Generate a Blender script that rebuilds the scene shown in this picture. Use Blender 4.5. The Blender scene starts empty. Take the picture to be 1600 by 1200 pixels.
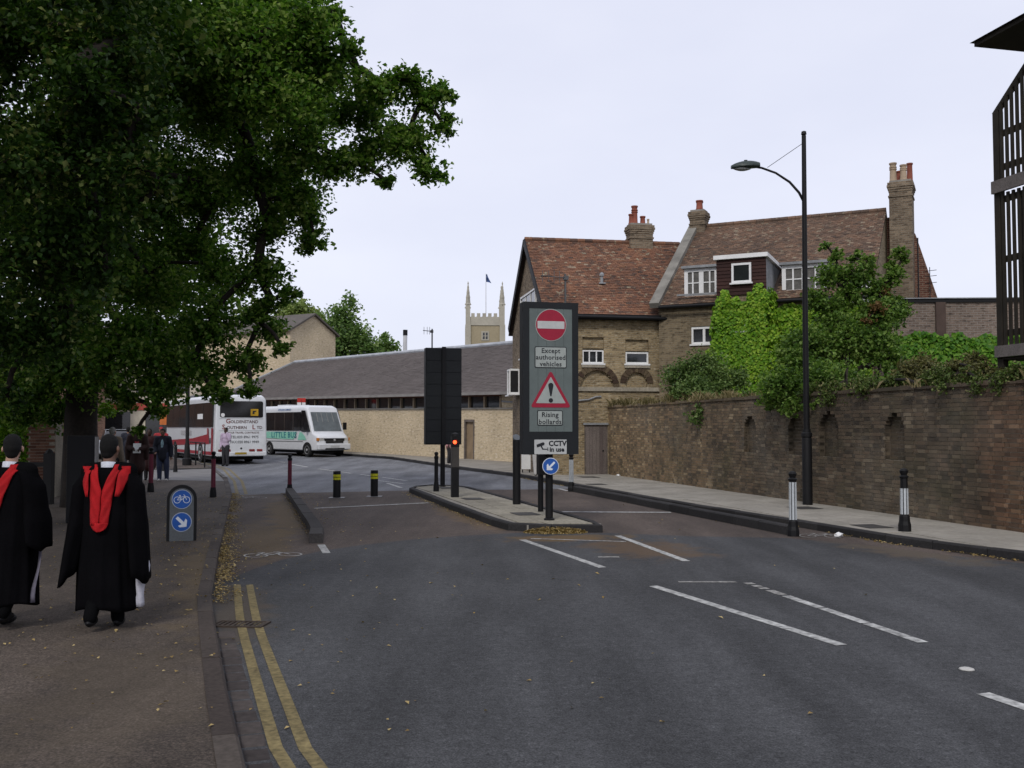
import bpy, bmesh, math, random
import numpy as np
from mathutils import Vector, Matrix, noise as mnoise
R = math.radians
rng = random.Random(7)
nrng = np.random.default_rng(11)
scene = bpy.context.scene
col = scene.collection

# ------------------------------------------------------------------ camera, sky, sun, exposure
cam_d = bpy.data.cameras.new("camera")
cam_d.sensor_width = 36.0
cam_d.lens = 36.0 * 1555.0 / 1600.0
cam_d.clip_start = 0.05
cam_d.clip_end = 3000.0
cam = bpy.data.objects.new("camera", cam_d)
col.objects.link(cam)
cam.location = (0.0, 0.0, 1.77)
cam.rotation_euler = (R(90) + math.atan(68 / 1555), 0, 0)
scene.camera = cam

SUN_EL, SUN_AZ = 42.0, 194.0        # azimuth clockwise from +Y: behind the camera and a little to its left
world = bpy.data.worlds.new("World")
scene.world = world
world.use_nodes = True
wn, wl = world.node_tree.nodes, world.node_tree.links
wn.clear()
sky = wn.new('ShaderNodeTexSky'); sky.sky_type = 'NISHITA'; sky.sun_disc = False
sky.sun_elevation = R(SUN_EL); sky.sun_rotation = R(SUN_AZ)
bg_sky = wn.new('ShaderNodeBackground'); bg_sky.inputs[1].default_value = 0.09
wl.new(sky.outputs[0], bg_sky.inputs[0])
tc = wn.new('ShaderNodeTexCoord')
mp = wn.new('ShaderNodeMapping'); mp.inputs['Scale'].default_value = (1.2, 1.2, 3.0)
wl.new(tc.outputs['Generated'], mp.inputs[0])
nz = wn.new('ShaderNodeTexNoise'); nz.inputs['Scale'].default_value = 1.6; nz.inputs['Detail'].default_value = 5
wl.new(mp.outputs[0], nz.inputs['Vector'])
cr = wn.new('ShaderNodeValToRGB')
cr.color_ramp.elements[0].position = 0.3; cr.color_ramp.elements[0].color = (0.675, 0.70, 0.84, 1)
cr.color_ramp.elements[1].position = 0.75; cr.color_ramp.elements[1].color = (0.81, 0.825, 0.935, 1)
wl.new(nz.outputs[0], cr.inputs[0])
bg_cl = wn.new('ShaderNodeBackground'); bg_cl.inputs[1].default_value = 1.0
wl.new(cr.outputs[0], bg_cl.inputs[0])
mx = wn.new('ShaderNodeMixShader'); mx.inputs[0].default_value = 0.9
wl.new(bg_sky.outputs[0], mx.inputs[1]); wl.new(bg_cl.outputs[0], mx.inputs[2])
wo = wn.new('ShaderNodeOutputWorld'); wl.new(mx.outputs[0], wo.inputs[0])

sun_d = bpy.data.lights.new("sun", 'SUN'); sun_d.energy = 1.5; sun_d.angle = R(12); sun_d.color = (1.0, 0.96, 0.9)
sun = bpy.data.objects.new("sun", sun_d); col.objects.link(sun)
sd = Vector((math.sin(R(SUN_AZ)) * math.cos(R(SUN_EL)), math.cos(R(SUN_AZ)) * math.cos(R(SUN_EL)), math.sin(R(SUN_EL))))
sun.rotation_euler = (-sd).to_track_quat('-Z', 'Y').to_euler()
sun.location = (0, -20, 60)
vs = scene.view_settings
vs.view_transform = 'Standard'; vs.look = 'None'; vs.exposure = 0.2; vs.gamma = 1.0; vs.use_curve_mapping = False
scene.cycles.max_bounces = 6; scene.cycles.diffuse_bounces = 3; scene.cycles.transparent_max_bounces = 6

# ------------------------------------------------------------------ materials
MATS = {}
def nodes_of(name):
    m = bpy.data.materials.new(name); m.use_nodes = True
    t = m.node_tree; n = t.nodes; l = t.links
    b = n['Principled BSDF']
    return m, n, l, b
def mixc(n, l, fac, a, b, mode='MIX'):
    x = n.new('ShaderNodeMix'); x.data_type = 'RGBA'; x.blend_type = mode
    for sock, v in ((x.inputs[0], fac), (x.inputs[6], a), (x.inputs[7], b)):
        if hasattr(v, 'is_linked'): l.new(v, sock)
        else: sock.default_value = v if not isinstance(v, tuple) else (v + (1,))[:4]
    return x.outputs[2]
def ramp(n, l, src, stops):
    r = n.new('ShaderNodeValToRGB'); e = r.color_ramp.elements
    while len(e) < len(stops): e.new(0.5)
    for el, (p, c) in zip(e, stops):
        el.position = p; el.color = (c if isinstance(c, tuple) else (c, c, c)) + (1,)
    l.new(src, r.inputs[0]); return r.outputs[0]
def tnoise(n, l, vec, scale, detail=4, rough=0.55):
    t = n.new('ShaderNodeTexNoise'); t.inputs['Scale'].default_value = scale
    t.inputs['Detail'].default_value = detail; t.inputs['Roughness'].default_value = rough
    l.new(vec, t.inputs['Vector']); return t.outputs[0]
def pos(n): return n.new('ShaderNodeNewGeometry').outputs['Position']
def mathn(n, l, op, a, b=None):
    m = n.new('ShaderNodeMath'); m.operation = op
    for s, v in ((m.inputs[0], a), (m.inputs[1], b)):
        if v is None: continue
        if hasattr(v, 'is_linked'): l.new(v, s)
        else: s.default_value = v
    return m.outputs[0]
def bump(n, l, b, h, strength=0.3, dist=0.02):
    x = n.new('ShaderNodeBump'); x.inputs['Strength'].default_value = strength; x.inputs['Distance'].default_value = dist
    l.new(h, x.inputs['Height']); l.new(x.outputs[0], b.inputs['Normal'])
def mul(c, k): return tuple(min(1, x * k) for x in c)

def M(name, c, rough=0.7, var=0.2, scale=2.0, fine=40.0, fvar=0.12, bmp=0.15, metal=0.0, spec=0.3, coat=0.0, emit=None):
    if name in MATS: return MATS[name]
    m, n, l, b = nodes_of(name)
    p = pos(n)
    o = mixc(n, l, ramp(n, l, tnoise(n, l, p, scale, 5), [(0.3, 0.0), (0.7, 1.0)]), mul(c, 1 - var), mul(c, 1 + var))
    f = tnoise(n, l, p, fine, 3)
    o = mixc(n, l, 1.0, o, ramp(n, l, f, [(0.25, 1 - fvar * 2), (0.75, 1.0)]), 'MULTIPLY')
    l.new(o, b.inputs['Base Color'])
    b.inputs['Roughness'].default_value = rough; b.inputs['Metallic'].default_value = metal
    b.inputs['Specular IOR Level'].default_value = spec; b.inputs['Coat Weight'].default_value = coat
    if bmp: bump(n, l, b, f, bmp, 0.01)
    if emit:
        b.inputs['Emission Color'].default_value = emit[0] + (1,); b.inputs['Emission Strength'].default_value = emit[1]
    MATS[name] = m; return m

def tone_src(n, single):
    if single: return n.new('ShaderNodeObjectInfo').outputs['Random']
    a = n.new('ShaderNodeAttribute'); a.attribute_name = 'tone'; return a.outputs['Fac']

def M_tone(name, stops, single=False, rough=0.85, nscale=0.8, nvar=0.3, fine=30, fvar=0.2, bmp=0.25, shift=0.0, spots=None):
    """each piece (brick, tile, slab, leaf) takes a colour of its own from the ramp; weather noise over it"""
    key = name + ('_single' if single else '')
    if key in MATS: return MATS[key]
    m, n, l, b = nodes_of(key)
    p = pos(n)
    t = tone_src(n, single)
    big = tnoise(n, l, p, nscale, 4)
    if shift: t = mathn(n, l, 'ADD', t, mathn(n, l, 'MULTIPLY', mathn(n, l, 'SUBTRACT', big, 0.5), shift))
    o = ramp(n, l, t, stops)
    o = mixc(n, l, 1.0, o, ramp(n, l, big, [(0.3, 1 - nvar), (0.7, 1.0)]), 'MULTIPLY')
    f = tnoise(n, l, p, fine, 4)
    o = mixc(n, l, 1.0, o, ramp(n, l, f, [(0.3, 1 - fvar * 2), (0.7, 1.0)]), 'MULTIPLY')
    if spots:
        s = ramp(n, l, tnoise(n, l, p, spots[0], 3), [(spots[1], 0.0), (spots[1] + 0.06, 1.0)])
        o = mixc(n, l, s, o, spots[2])
    l.new(o, b.inputs['Base Color']); b.inputs['Roughness'].default_value = rough
    b.inputs['Specular IOR Level'].default_value = 0.2
    if bmp: bump(n, l, b, f, bmp, 0.01)
    MATS[key] = m; return m

def M_leaf(name, stops, trans=0.35, rough=0.55):
    if name in MATS: return MATS[name]
    m, n, l, b = nodes_of(name)
    p = pos(n)
    t = tone_src(n, False)
    t = mathn(n, l, 'ADD', t, mathn(n, l, 'MULTIPLY', mathn(n, l, 'SUBTRACT', tnoise(n, l, p, 0.9, 3), 0.5), 0.9))
    o = ramp(n, l, t, stops)
    l.new(o, b.inputs['Base Color']); b.inputs['Roughness'].default_value = rough
    b.inputs['Specular IOR Level'].default_value = 0.25
    tr = n.new('ShaderNodeBsdfTranslucent'); l.new(mixc(n, l, 0.5, o, mixc(n, l, 1.0, o, (1.0, 1.2, 0.35), 'MULTIPLY')), tr.inputs[0])
    mxs = n.new('ShaderNodeMixShader'); mxs.inputs[0].default_value = trans
    l.new(b.outputs[0], mxs.inputs[1]); l.new(tr.outputs[0], mxs.inputs[2])
    l.new(mxs.outputs[0], n['Material Output'].inputs[0])
    MATS[name] = m; return m

def M_brick(name, c1, c2, mortar, dark=0.35, speck=None, blot=0.45, scale=1.0, rough=0.9, bw=0.225, bh=0.075):
    """brickwork too far off to tell the bricks apart: coordinates run in the wall's own frame"""
    if name in MATS: return MATS[name]
    m, n, l, b = nodes_of(name)
    tcn = n.new('ShaderNodeTexCoord'); sep = n.new('ShaderNodeSeparateXYZ'); l.new(tcn.outputs['Object'], sep.inputs[0])
    cmb = n.new('ShaderNodeCombineXYZ'); l.new(mathn(n, l, 'ADD', sep.outputs[0], sep.outputs[1]), cmb.inputs[0]); l.new(sep.outputs[2], cmb.inputs[1])
    br = n.new('ShaderNodeTexBrick'); l.new(cmb.outputs[0], br.inputs['Vector'])
    br.inputs['Scale'].default_value = scale; br.inputs['Brick Width'].default_value = bw; br.inputs['Row Height'].default_value = bh
    br.inputs['Mortar Size'].default_value = 0.009; br.inputs['Mortar Smooth'].default_value = 0.2; br.inputs['Bias'].default_value = 0.0
    br.inputs['Color1'].default_value = c1 + (1,); br.inputs['Color2'].default_value = c2 + (1,); br.inputs['Mortar'].default_value = mortar + (1,)
    p = pos(n)
    o = br.outputs['Color']
    big = tnoise(n, l, p, 0.55, 5, 0.6)
    o = mixc(n, l, 1.0, o, ramp(n, l, big, [(0.3, 1 - dark), (0.7, 1.05)]), 'MULTIPLY')
    # brick-sized blotches: single dark or pale bricks
    sc = n.new('ShaderNodeVectorMath'); sc.operation = 'MULTIPLY'; sc.inputs[1].default_value = (5.0, 13.0, 1.0); l.new(cmb.outputs[0], sc.inputs[0])
    bl = tnoise(n, l, sc.outputs[0], 1.0, 2)
    o = mixc(n, l, 1.0, o, ramp(n, l, bl, [(0.32, blot), (0.45, 1.0)]), 'MULTIPLY')
    if speck: o = mixc(n, l, ramp(n, l, bl, [(0.62, 0.0), (0.68, 0.8)]), o, speck)
    f = tnoise(n, l, p, 25, 3)
    o = mixc(n, l, 1.0, o, ramp(n, l, f, [(0.3, 0.75), (0.7, 1.0)]), 'MULTIPLY')
    l.new(o, b.inputs['Base Color']); b.inputs['Roughness'].default_value = rough; b.inputs['Specular IOR Level'].default_value = 0.15
    bump(n, l, b, mathn(n, l, 'SUBTRACT', f, br.outputs['Fac']), 0.5, 0.012)
    MATS[name] = m; return m

# ------------------------------------------------------------------ mesh helpers
def tag(o, label=None, cat=None, group=None, kind=None):
    if label: o['label'] = label
    if cat: o['category'] = cat
    if group: o['group'] = group
    if kind: o['kind'] = kind
    return o
def thing(name, label, cat, loc=(0, 0, 0), rot=0.0, group=None):
    o = bpy.data.objects.new(name, None); col.objects.link(o)
    o.location = loc; o.rotation_euler = (0, 0, rot); o.empty_display_size = 0.2
    return tag(o, label, cat, group)
def link(name, me, parent=None, loc=None, rot=None):
    o = bpy.data.objects.new(name, me); col.objects.link(o)
    if parent: o.parent = parent
    if loc is not None: o.location = loc
    if rot is not None: o.rotation_euler = rot
    return o
def copy_tree(o, parent=None):
    c = o.copy(); col.objects.link(c); c.parent = parent
    for ch in list(o.children): copy_tree(ch, c)
    return c

class MB:
    def __init__(s): s.v = []; s.f = []; s.mi = []; s.t = []
    def add(s, vs_, fs, mi=0, tone=None):
        k = len(s.v); s.v += [tuple(v) for v in vs_]
        for f in fs:
            s.f.append(tuple(i + k for i in f)); s.mi.append(mi); s.t.append(0.5 if tone is None else tone)
        return s
    def quad(s, a, b, c, d, mi=0, tone=None): return s.add([a, b, c, d], [(0, 1, 2, 3)], mi, tone)
    def box(s, x0, x1, y0, y1, z0, z1, mi=0, tone=None):
        v = [(x, y, z) for z in (z0, z1) for y in (y0, y1) for x in (x0, x1)]
        return s.add(v, [(0, 2, 3, 1), (4, 5, 7, 6), (0, 1, 5, 4), (2, 6, 7, 3), (0, 4, 6, 2), (1, 3, 7, 5)], mi, tone)
    def beam(s, a, b, w, h, up=(0, 0, 1), mi=0, tone=None):
        """rectangular bar from a to b, w across, h along up"""
        a, b, up = Vector(a), Vector(b), Vector(up)
        d = (b - a).normalized(); x = d.cross(up).normalized() * (w / 2); z = x.cross(d).normalized() * (h / 2)
        v = [p + sx * x + sz * z for p in (a, b) for sz in (-1, 1) for sx in (-1, 1)]
        return s.add(v, [(0, 2, 3, 1), (4, 5, 7, 6), (0, 1, 5, 4), (2, 6, 7, 3), (0, 4, 6, 2), (1, 3, 7, 5)], mi, tone)
    def prism(s, poly, z0, z1, mi=0, tone=None):
        n = len(poly); v = [(p[0], p[1], z0) for p in poly] + [(p[0], p[1], z1) for p in poly]
        fs = [tuple(range(n))[::-1], tuple(range(n, 2 * n))] + [(i, (i + 1) % n, n + (i + 1) % n, n + i) for i in range(n)]
        return s.add(v, fs, mi, tone)
    def plate(s, poly, y0, y1, mi=0, tone=None):
        """outline in x,z given counter-clockwise as seen from -y; y0 is the front"""
        n = len(poly); v = [(p[0], y0, p[1]) for p in poly] + [(p[0], y1, p[1]) for p in poly]
        fs = [tuple(range(n)), tuple(range(n, 2 * n))[::-1]] + [(i, n + i, n + (i + 1) % n, (i + 1) % n) for i in range(n)]
        return s.add(v, fs, mi, tone)
    def rings(s, R_, closed=True, cap=True, mi=0, tone=None):
        n = len(R_[0]); v = [p for r in R_ for p in r]; fs = []
        m = n if closed else n - 1
        for i in range(len(R_) - 1):
            for j in range(m):
                k = (j + 1) % n
                fs.append((i * n + j, i * n + k, (i + 1) * n + k, (i + 1) * n + j))
        if cap and closed:
            fs.append(tuple(range(n))[::-1]); fs.append(tuple((len(R_) - 1) * n + j for j in range(n)))
        return s.add(v, fs, mi, tone)
    def tube(s, pts, rad, n=8, mi=0, cap=True, tone=None):
        pts = [Vector(p) for p in pts]
        if not hasattr(rad, '__len__'): rad = [rad] * len(pts)
        out = []; ref = None
        for i, p in enumerate(pts):
            d = (pts[min(i + 1, len(pts) - 1)] - pts[max(i - 1, 0)])
            if d.length < 1e-9: d = Vector((0, 0, 1))
            d.normalize()
            if ref is None: ref = Vector((1, 0, 0)) if abs(d.x) < 0.9 else Vector((0, 1, 0))
            x = (ref - d * ref.dot(d)).normalized(); y = d.cross(x); ref = x
            out.append([p + (x * math.cos(2 * math.pi * k / n) + y * math.sin(2 * math.pi * k / n)) * rad[i] for k in range(n)])
        return s.rings(out, True, cap, mi, tone)
    def lathe(s, prof, c=(0, 0, 0), n=16, mi=0, tone=None):
        out = [[(c[0] + r * math.cos(2 * math.pi * k / n), c[1] + r * math.sin(2 * math.pi * k / n), c[2] + z) for k in range(n)] for r, z in prof]
        return s.rings(out, True, True, mi, tone)
    def build(s, name, mats, parent=None, smooth=False, loc=None, rot=None, kind=None, bevel=0, autosmooth=None):
        me = bpy.data.meshes.new(name)
        me.from_pydata(s.v, [], s.f)
        if not isinstance(mats, (list, tuple)): mats = [mats]
        for m in mats: me.materials.append(m)
        if len(mats) > 1: me.polygons.foreach_set('material_index', s.mi)
        if any(t != 0.5 for t in s.t):
            a = me.attributes.new('tone', 'FLOAT', 'FACE'); a.data.foreach_set('value', s.t)
        if smooth:
            me.shade_smooth()
            if autosmooth: me.set_sharp_from_angle(angle=R(autosmooth))
        me.update()
        o = link(name, me, parent, loc, rot)
        if kind: o['kind'] = kind
        if bevel:
            b = o.modifiers.new('bevel', 'BEVEL'); b.width = bevel; b.segments = 2; b.limit_method = 'ANGLE'
        return o

def circle2(cx, cz, r, n=32, a0=0.0, a1=2 * math.pi):
    return [(cx + r * math.cos(a0 + (a1 - a0) * i / (n if a1 - a0 > 6.28 else n - 1)), cz + r * math.sin(a0 + (a1 - a0) * i / (n if a1 - a0 > 6.28 else n - 1))) for i in range(n)]
def rrect(x0, x1, z0, z1, r, n=5):
    P = []
    for cx, cz, a in ((x1 - r, z0 + r, -90), (x1 - r, z1 - r, 0), (x0 + r, z1 - r, 90), (x0 + r, z0 + r, 180)):
        for i in range(n + 1):
            t = R(a + 90 * i / n); P.append((cx + r * math.cos(t), cz + r * math.sin(t)))
    return P

_text_cache = {}
def lettering(body, size, loc, rot, mat, parent, align='CENTER', name='lettering', sx=1.0, bold=0.0, spacing=1.0):
    cu = bpy.data.curves.new('t', 'FONT'); cu.body = body; cu.size = size; cu.align_x = align; cu.align_y = 'CENTER'
    cu.extrude = 0.0015; cu.offset = bold; cu.resolution_u = 2; cu.space_line = 0.95; cu.space_character = spacing
    tmp = bpy.data.objects.new('t', cu); col.objects.link(tmp)
    dg = bpy.context.evaluated_depsgraph_get(); me = bpy.data.meshes.new_from_object(tmp.evaluated_get(dg))
    bpy.data.objects.remove(tmp); bpy.data.curves.remove(cu)
    me.name = name; me.materials.clear(); me.materials.append(mat)
    o = link(name, me, parent, loc, rot); o.scale = (sx, 1, 1)
    return o

# ground height: level by the camera, the road climbs gently beyond 42 m
def gz(y): return 0.015 * min(max(0.0, y - 42.0), 70.0)

# flat sheet draped on the ground from an outline (ear-clipped and cut into strips along y)
def sheet(name, poly, dz, mat, parent=None, kind=None, step=6.0):
    bm = bmesh.new(); vs_ = [bm.verts.new((p[0], p[1], 0)) for p in poly]; bm.faces.new(vs_)
    y0, y1 = min(p[1] for p in poly), max(p[1] for p in poly)
    if y1 > 42:
        y = 42.0
        while y < min(y1, 112.5):
            bmesh.ops.bisect_plane(bm, geom=bm.verts[:] + bm.edges[:] + bm.faces[:], plane_co=(0, y, 0), plane_no=(0, 1, 0)); y += step
    bmesh.ops.triangulate(bm, faces=bm.faces[:])
    for v in bm.verts: v.co.z = gz(v.co.y) + dz
    bmesh.ops.recalc_face_normals(bm, faces=bm.faces[:])
    if sum(f.normal.z for f in bm.faces) < 0: bmesh.ops.reverse_faces(bm, faces=bm.faces[:])
    me = bpy.data.meshes.new(name); bm.to_mesh(me); bm.free(); me.materials.append(mat)
    o = link(name, me, parent)
    if kind: o['kind'] = kind
    return o

def resample(pts, step):
    P = [Vector(p) for p in pts]; out = []; carry = 0.0
    L = [0.0]
    for a, b in zip(P, P[1:]): L.append(L[-1] + (b - a).length)
    n = max(1, int(L[-1] / step)); st = L[-1] / n
    j = 0
    for i in range(n + 1):
        d = min(i * st, L[-1])
        while j < len(L) - 2 and L[j + 1] < d: j += 1
        t = (d - L[j]) / max(1e-9, L[j + 1] - L[j]); out.append(P[j].lerp(P[j + 1], t))
    return out

def kerb_run(name, pts, width, dz0, dz1, step, mats, parent, gap=0.012, jit=0.004):
    """one stone after another along a line; width is measured to the left of the direction of travel"""
    P = resample(pts, step)
    for i in range(len(P) - 1):
        a, b = P[i], P[i + 1]; d = (b - a).normalized()
        na = (P[min(i + 1, len(P) - 1)] - P[max(i - 1, 0)]).normalized(); nb = (P[min(i + 2, len(P) - 1)] - P[i]).normalized()
        a = a + d * gap / 2; b = b - d * gap / 2
        la = Vector((-na.y, na.x)) * width; lb = Vector((-nb.y, nb.x)) * width
        z = rng.uniform(-jit, jit); g = gz((a.y + b.y) / 2)
        mb = MB(); c = 0.02 * (1 if width > 0 else -1)
        # chamfered front arris
        q0 = [a, b, b + lb, a + la]
        fr0 = a + Vector((-na.y, na.x)) * c; fr1 = b + Vector((-nb.y, nb.x)) * c
        z0, z1 = dz0 + g, dz1 + g + z
        v = [(a.x, a.y, z0), (b.x, b.y, z0), (b.x + lb.x, b.y + lb.y, z0), (a.x + la.x, a.y + la.y, z0),
             (a.x, a.y, z1 - 0.02), (b.x, b.y, z1 - 0.02), (b.x + lb.x, b.y + lb.y, z1), (a.x + la.x, a.y + la.y, z1), (fr0.x, fr0.y, z1), (fr1.x, fr1.y, z1)]
        fs = [(0, 1, 5, 4), (4, 5, 9, 8), (8, 9, 6, 7), (2, 3, 7, 6), (1, 2, 6, 9, 5), (3, 0, 4, 8, 7)]
        if width < 0: fs = [f[::-1] for f in fs]
        mb.add(v, fs); mb.build(name, mats, parent)

def join_np(name, V, F, mat, parent=None, tone=None, kind=None):
    me = bpy.data.meshes.new(name)
    nv, nf = len(V), len(F); k = F.shape[1]
    me.vertices.add(nv); me.vertices.foreach_set('co', V.astype(np.float32).ravel())
    me.loops.add(nf * k); me.loops.foreach_set('vertex_index', F.astype(np.int32).ravel())
    me.polygons.add(nf); me.polygons.foreach_set('loop_start', np.arange(0, nf * k, k, dtype=np.int32))
    me.update(calc_edges=True)
    if tone is not None:
        a = me.attributes.new('tone', 'FLOAT', 'FACE'); a.data.foreach_set('value', tone.astype(np.float32))
    me.materials.append(mat)
    o = link(name, me, parent)
    if kind: o['kind'] = kind
    return o

# ------------------------------------------------------------------ foliage
def unit(v): return v / np.maximum(1e-9, np.linalg.norm(v, axis=-1, keepdims=True))
def leaf_mesh(name, P, size, mat, parent=None, droop=0.35, aspect=0.75, normal=None, tilt=0.7, kind=None, tone=None):
    n = len(P); size = np.asarray(size).reshape(-1, 1) * nrng.uniform(0.7, 1.25, (n, 1))
    N = (np.array([[0, 0, 1.0]]) if normal is None else normal) + nrng.normal(0, tilt, (n, 3)); N = unit(N)
    A = nrng.normal(0, 1, (n, 3)); A[:, 2] -= droop * 2; A = unit(A - N * np.sum(A * N, 1, keepdims=True))
    B = np.cross(N, A)
    w = size * aspect * 0.5
    base = P - A * size * 0.5; tip = P + A * size * 0.55 - N * size * 0.1
    l = P + B * w - A * size * 0.08 + N * size * 0.12; r = P - B * w - A * size * 0.08 + N * size * 0.12
    V = np.stack([base, r, tip, l], 1).reshape(-1, 3)
    i = np.arange(n)[:, None] * 4
    F = np.concatenate([i + np.array([[0, 1, 2]]), i + np.array([[0, 2, 3]])], 1).reshape(-1, 3)
    t = nrng.uniform(0, 1, n) if tone is None else tone
    return join_np(name, V, F, mat, parent, np.repeat(t, 2), kind)

def spray_clumps(clumps, twigs_per_m2, leaves_per_twig, size, spread=0.1, squash=0.8, sag=0.25, knots=0):
    """twigs radiating through each bough's volume, leaves along the outer part of each twig"""
    LP = []; TW = []
    for (x, y, z, r) in clumps:
        n = max(6, int(twigs_per_m2 * 4 * math.pi * r * r))
        d = unit(nrng.normal(0, 1, (n, 3)))
        if knots:      # leaves gather in tufts with gaps between them
            K = max(7, int(knots * r * r)); kd = unit(nrng.normal(0, 1, (K, 3))); pick = nrng.integers(0, K, n); kr = nrng.uniform(0.75, 1.1, (K, 1))
            d = unit(kd[pick] + nrng.normal(0, 0.2 / max(0.6, r), (n, 3))) * kr[pick]
        rr = r * (0.55 + 0.6 * nrng.random((n, 1)) ** 0.7)
        end = d * rr * np.array([[1, 1, squash]]); end[:, 2] -= sag * r * (np.abs(d[:, 0]) + np.abs(d[:, 1])) * 0.5
        st = d * r * 0.12 * nrng.random((n, 1)) + nrng.normal(0, 0.05 * r, (n, 3))
        c = np.array([[x, y, z]])
        TW.append((c + st, c + end))
        k = leaves_per_twig
        t = 0.3 + 0.75 * nrng.random((n, k, 1)) ** 0.8
        p = st[:, None] * (1 - t) + end[:, None] * t + nrng.normal(0, spread, (n, k, 3)) * min(1.0, r)
        LP.append((c[:, None] + p).reshape(-1, 3))
    return np.concatenate(LP), TW
def twig_mesh(name, TW, r0, mat, parent, every=3):
    S = np.concatenate([a for a, b in TW])[::every]; E = np.concatenate([b for a, b in TW])[::every]
    n = len(S); d = unit(E - S); x = unit(np.cross(d, np.array([[0.3, 0.2, 1.0]]))); y = np.cross(d, x)
    V = []
    for k in range(3):
        a = 2 * math.pi * k / 3
        V.append(S + (x * math.cos(a) + y * math.sin(a)) * r0)
    for k in range(3):
        a = 2 * math.pi * k / 3
        V.append(E + (x * math.cos(a) + y * math.sin(a)) * r0 * 0.3)
    V = np.stack(V, 1).reshape(-1, 3); i = np.arange(n)[:, None] * 6
    F = np.concatenate([i + np.array([[k, (k + 1) % 3, 3 + (k + 1) % 3, 3 + k]]) for k in range(3)], 0)
    return join_np(name, V, F, mat, parent, None, 'stuff')
def limbs(mb, trunk_pts, clumps, r_tip=0.015, gain=0.011, sag=0.12):
    """boughs grown out from the trunk: every clump hangs on the nearest point already reached"""
    nodes = [(Vector(p), -1) for p in trunk_pts]
    top = nodes[-1][0]
    order = sorted(clumps, key=lambda c: (Vector(c[:3]) - top).length)
    paths = []
    for c in order:
        p = Vector(c[:3]); best = min(range(len(nodes)), key=lambda i: (nodes[i][0] - p).length + 0.25 * (nodes[i][0] - top).length + (3.0 if nodes[i][0].z > p.z + 1.5 else 0))
        a = nodes[best][0]; L = (p - a).length
        m1 = a.lerp(p, 0.35) + Vector((rng.uniform(-.1, .1), rng.uniform(-.1, .1), sag)) * L; m2 = a.lerp(p, 0.7) + Vector((rng.uniform(-.06, .06), rng.uniform(-.06, .06), sag * 0.8)) * L
        ids = []; par = best
        for q in (m1, m2, p):
            nodes.append((q, par)); par = len(nodes) - 1; ids.append(par)
        paths.append((best, ids))
    cnt = [0] * len(nodes)
    for best, ids in paths:
        k = ids[-1]
        while k >= 0: cnt[k] += 1; k = nodes[k][1]
    rad = lambda k: r_tip + gain * math.sqrt(max(1, cnt[k])) * 2.2
    for best, ids in paths:
        ks = [best] + ids
        r = [min(rad(ids[0]), rad(k)) if i == 0 else rad(k) for i, k in enumerate(ks)]
        mb.tube([nodes[k][0] for k in ks], r, 6)

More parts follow.
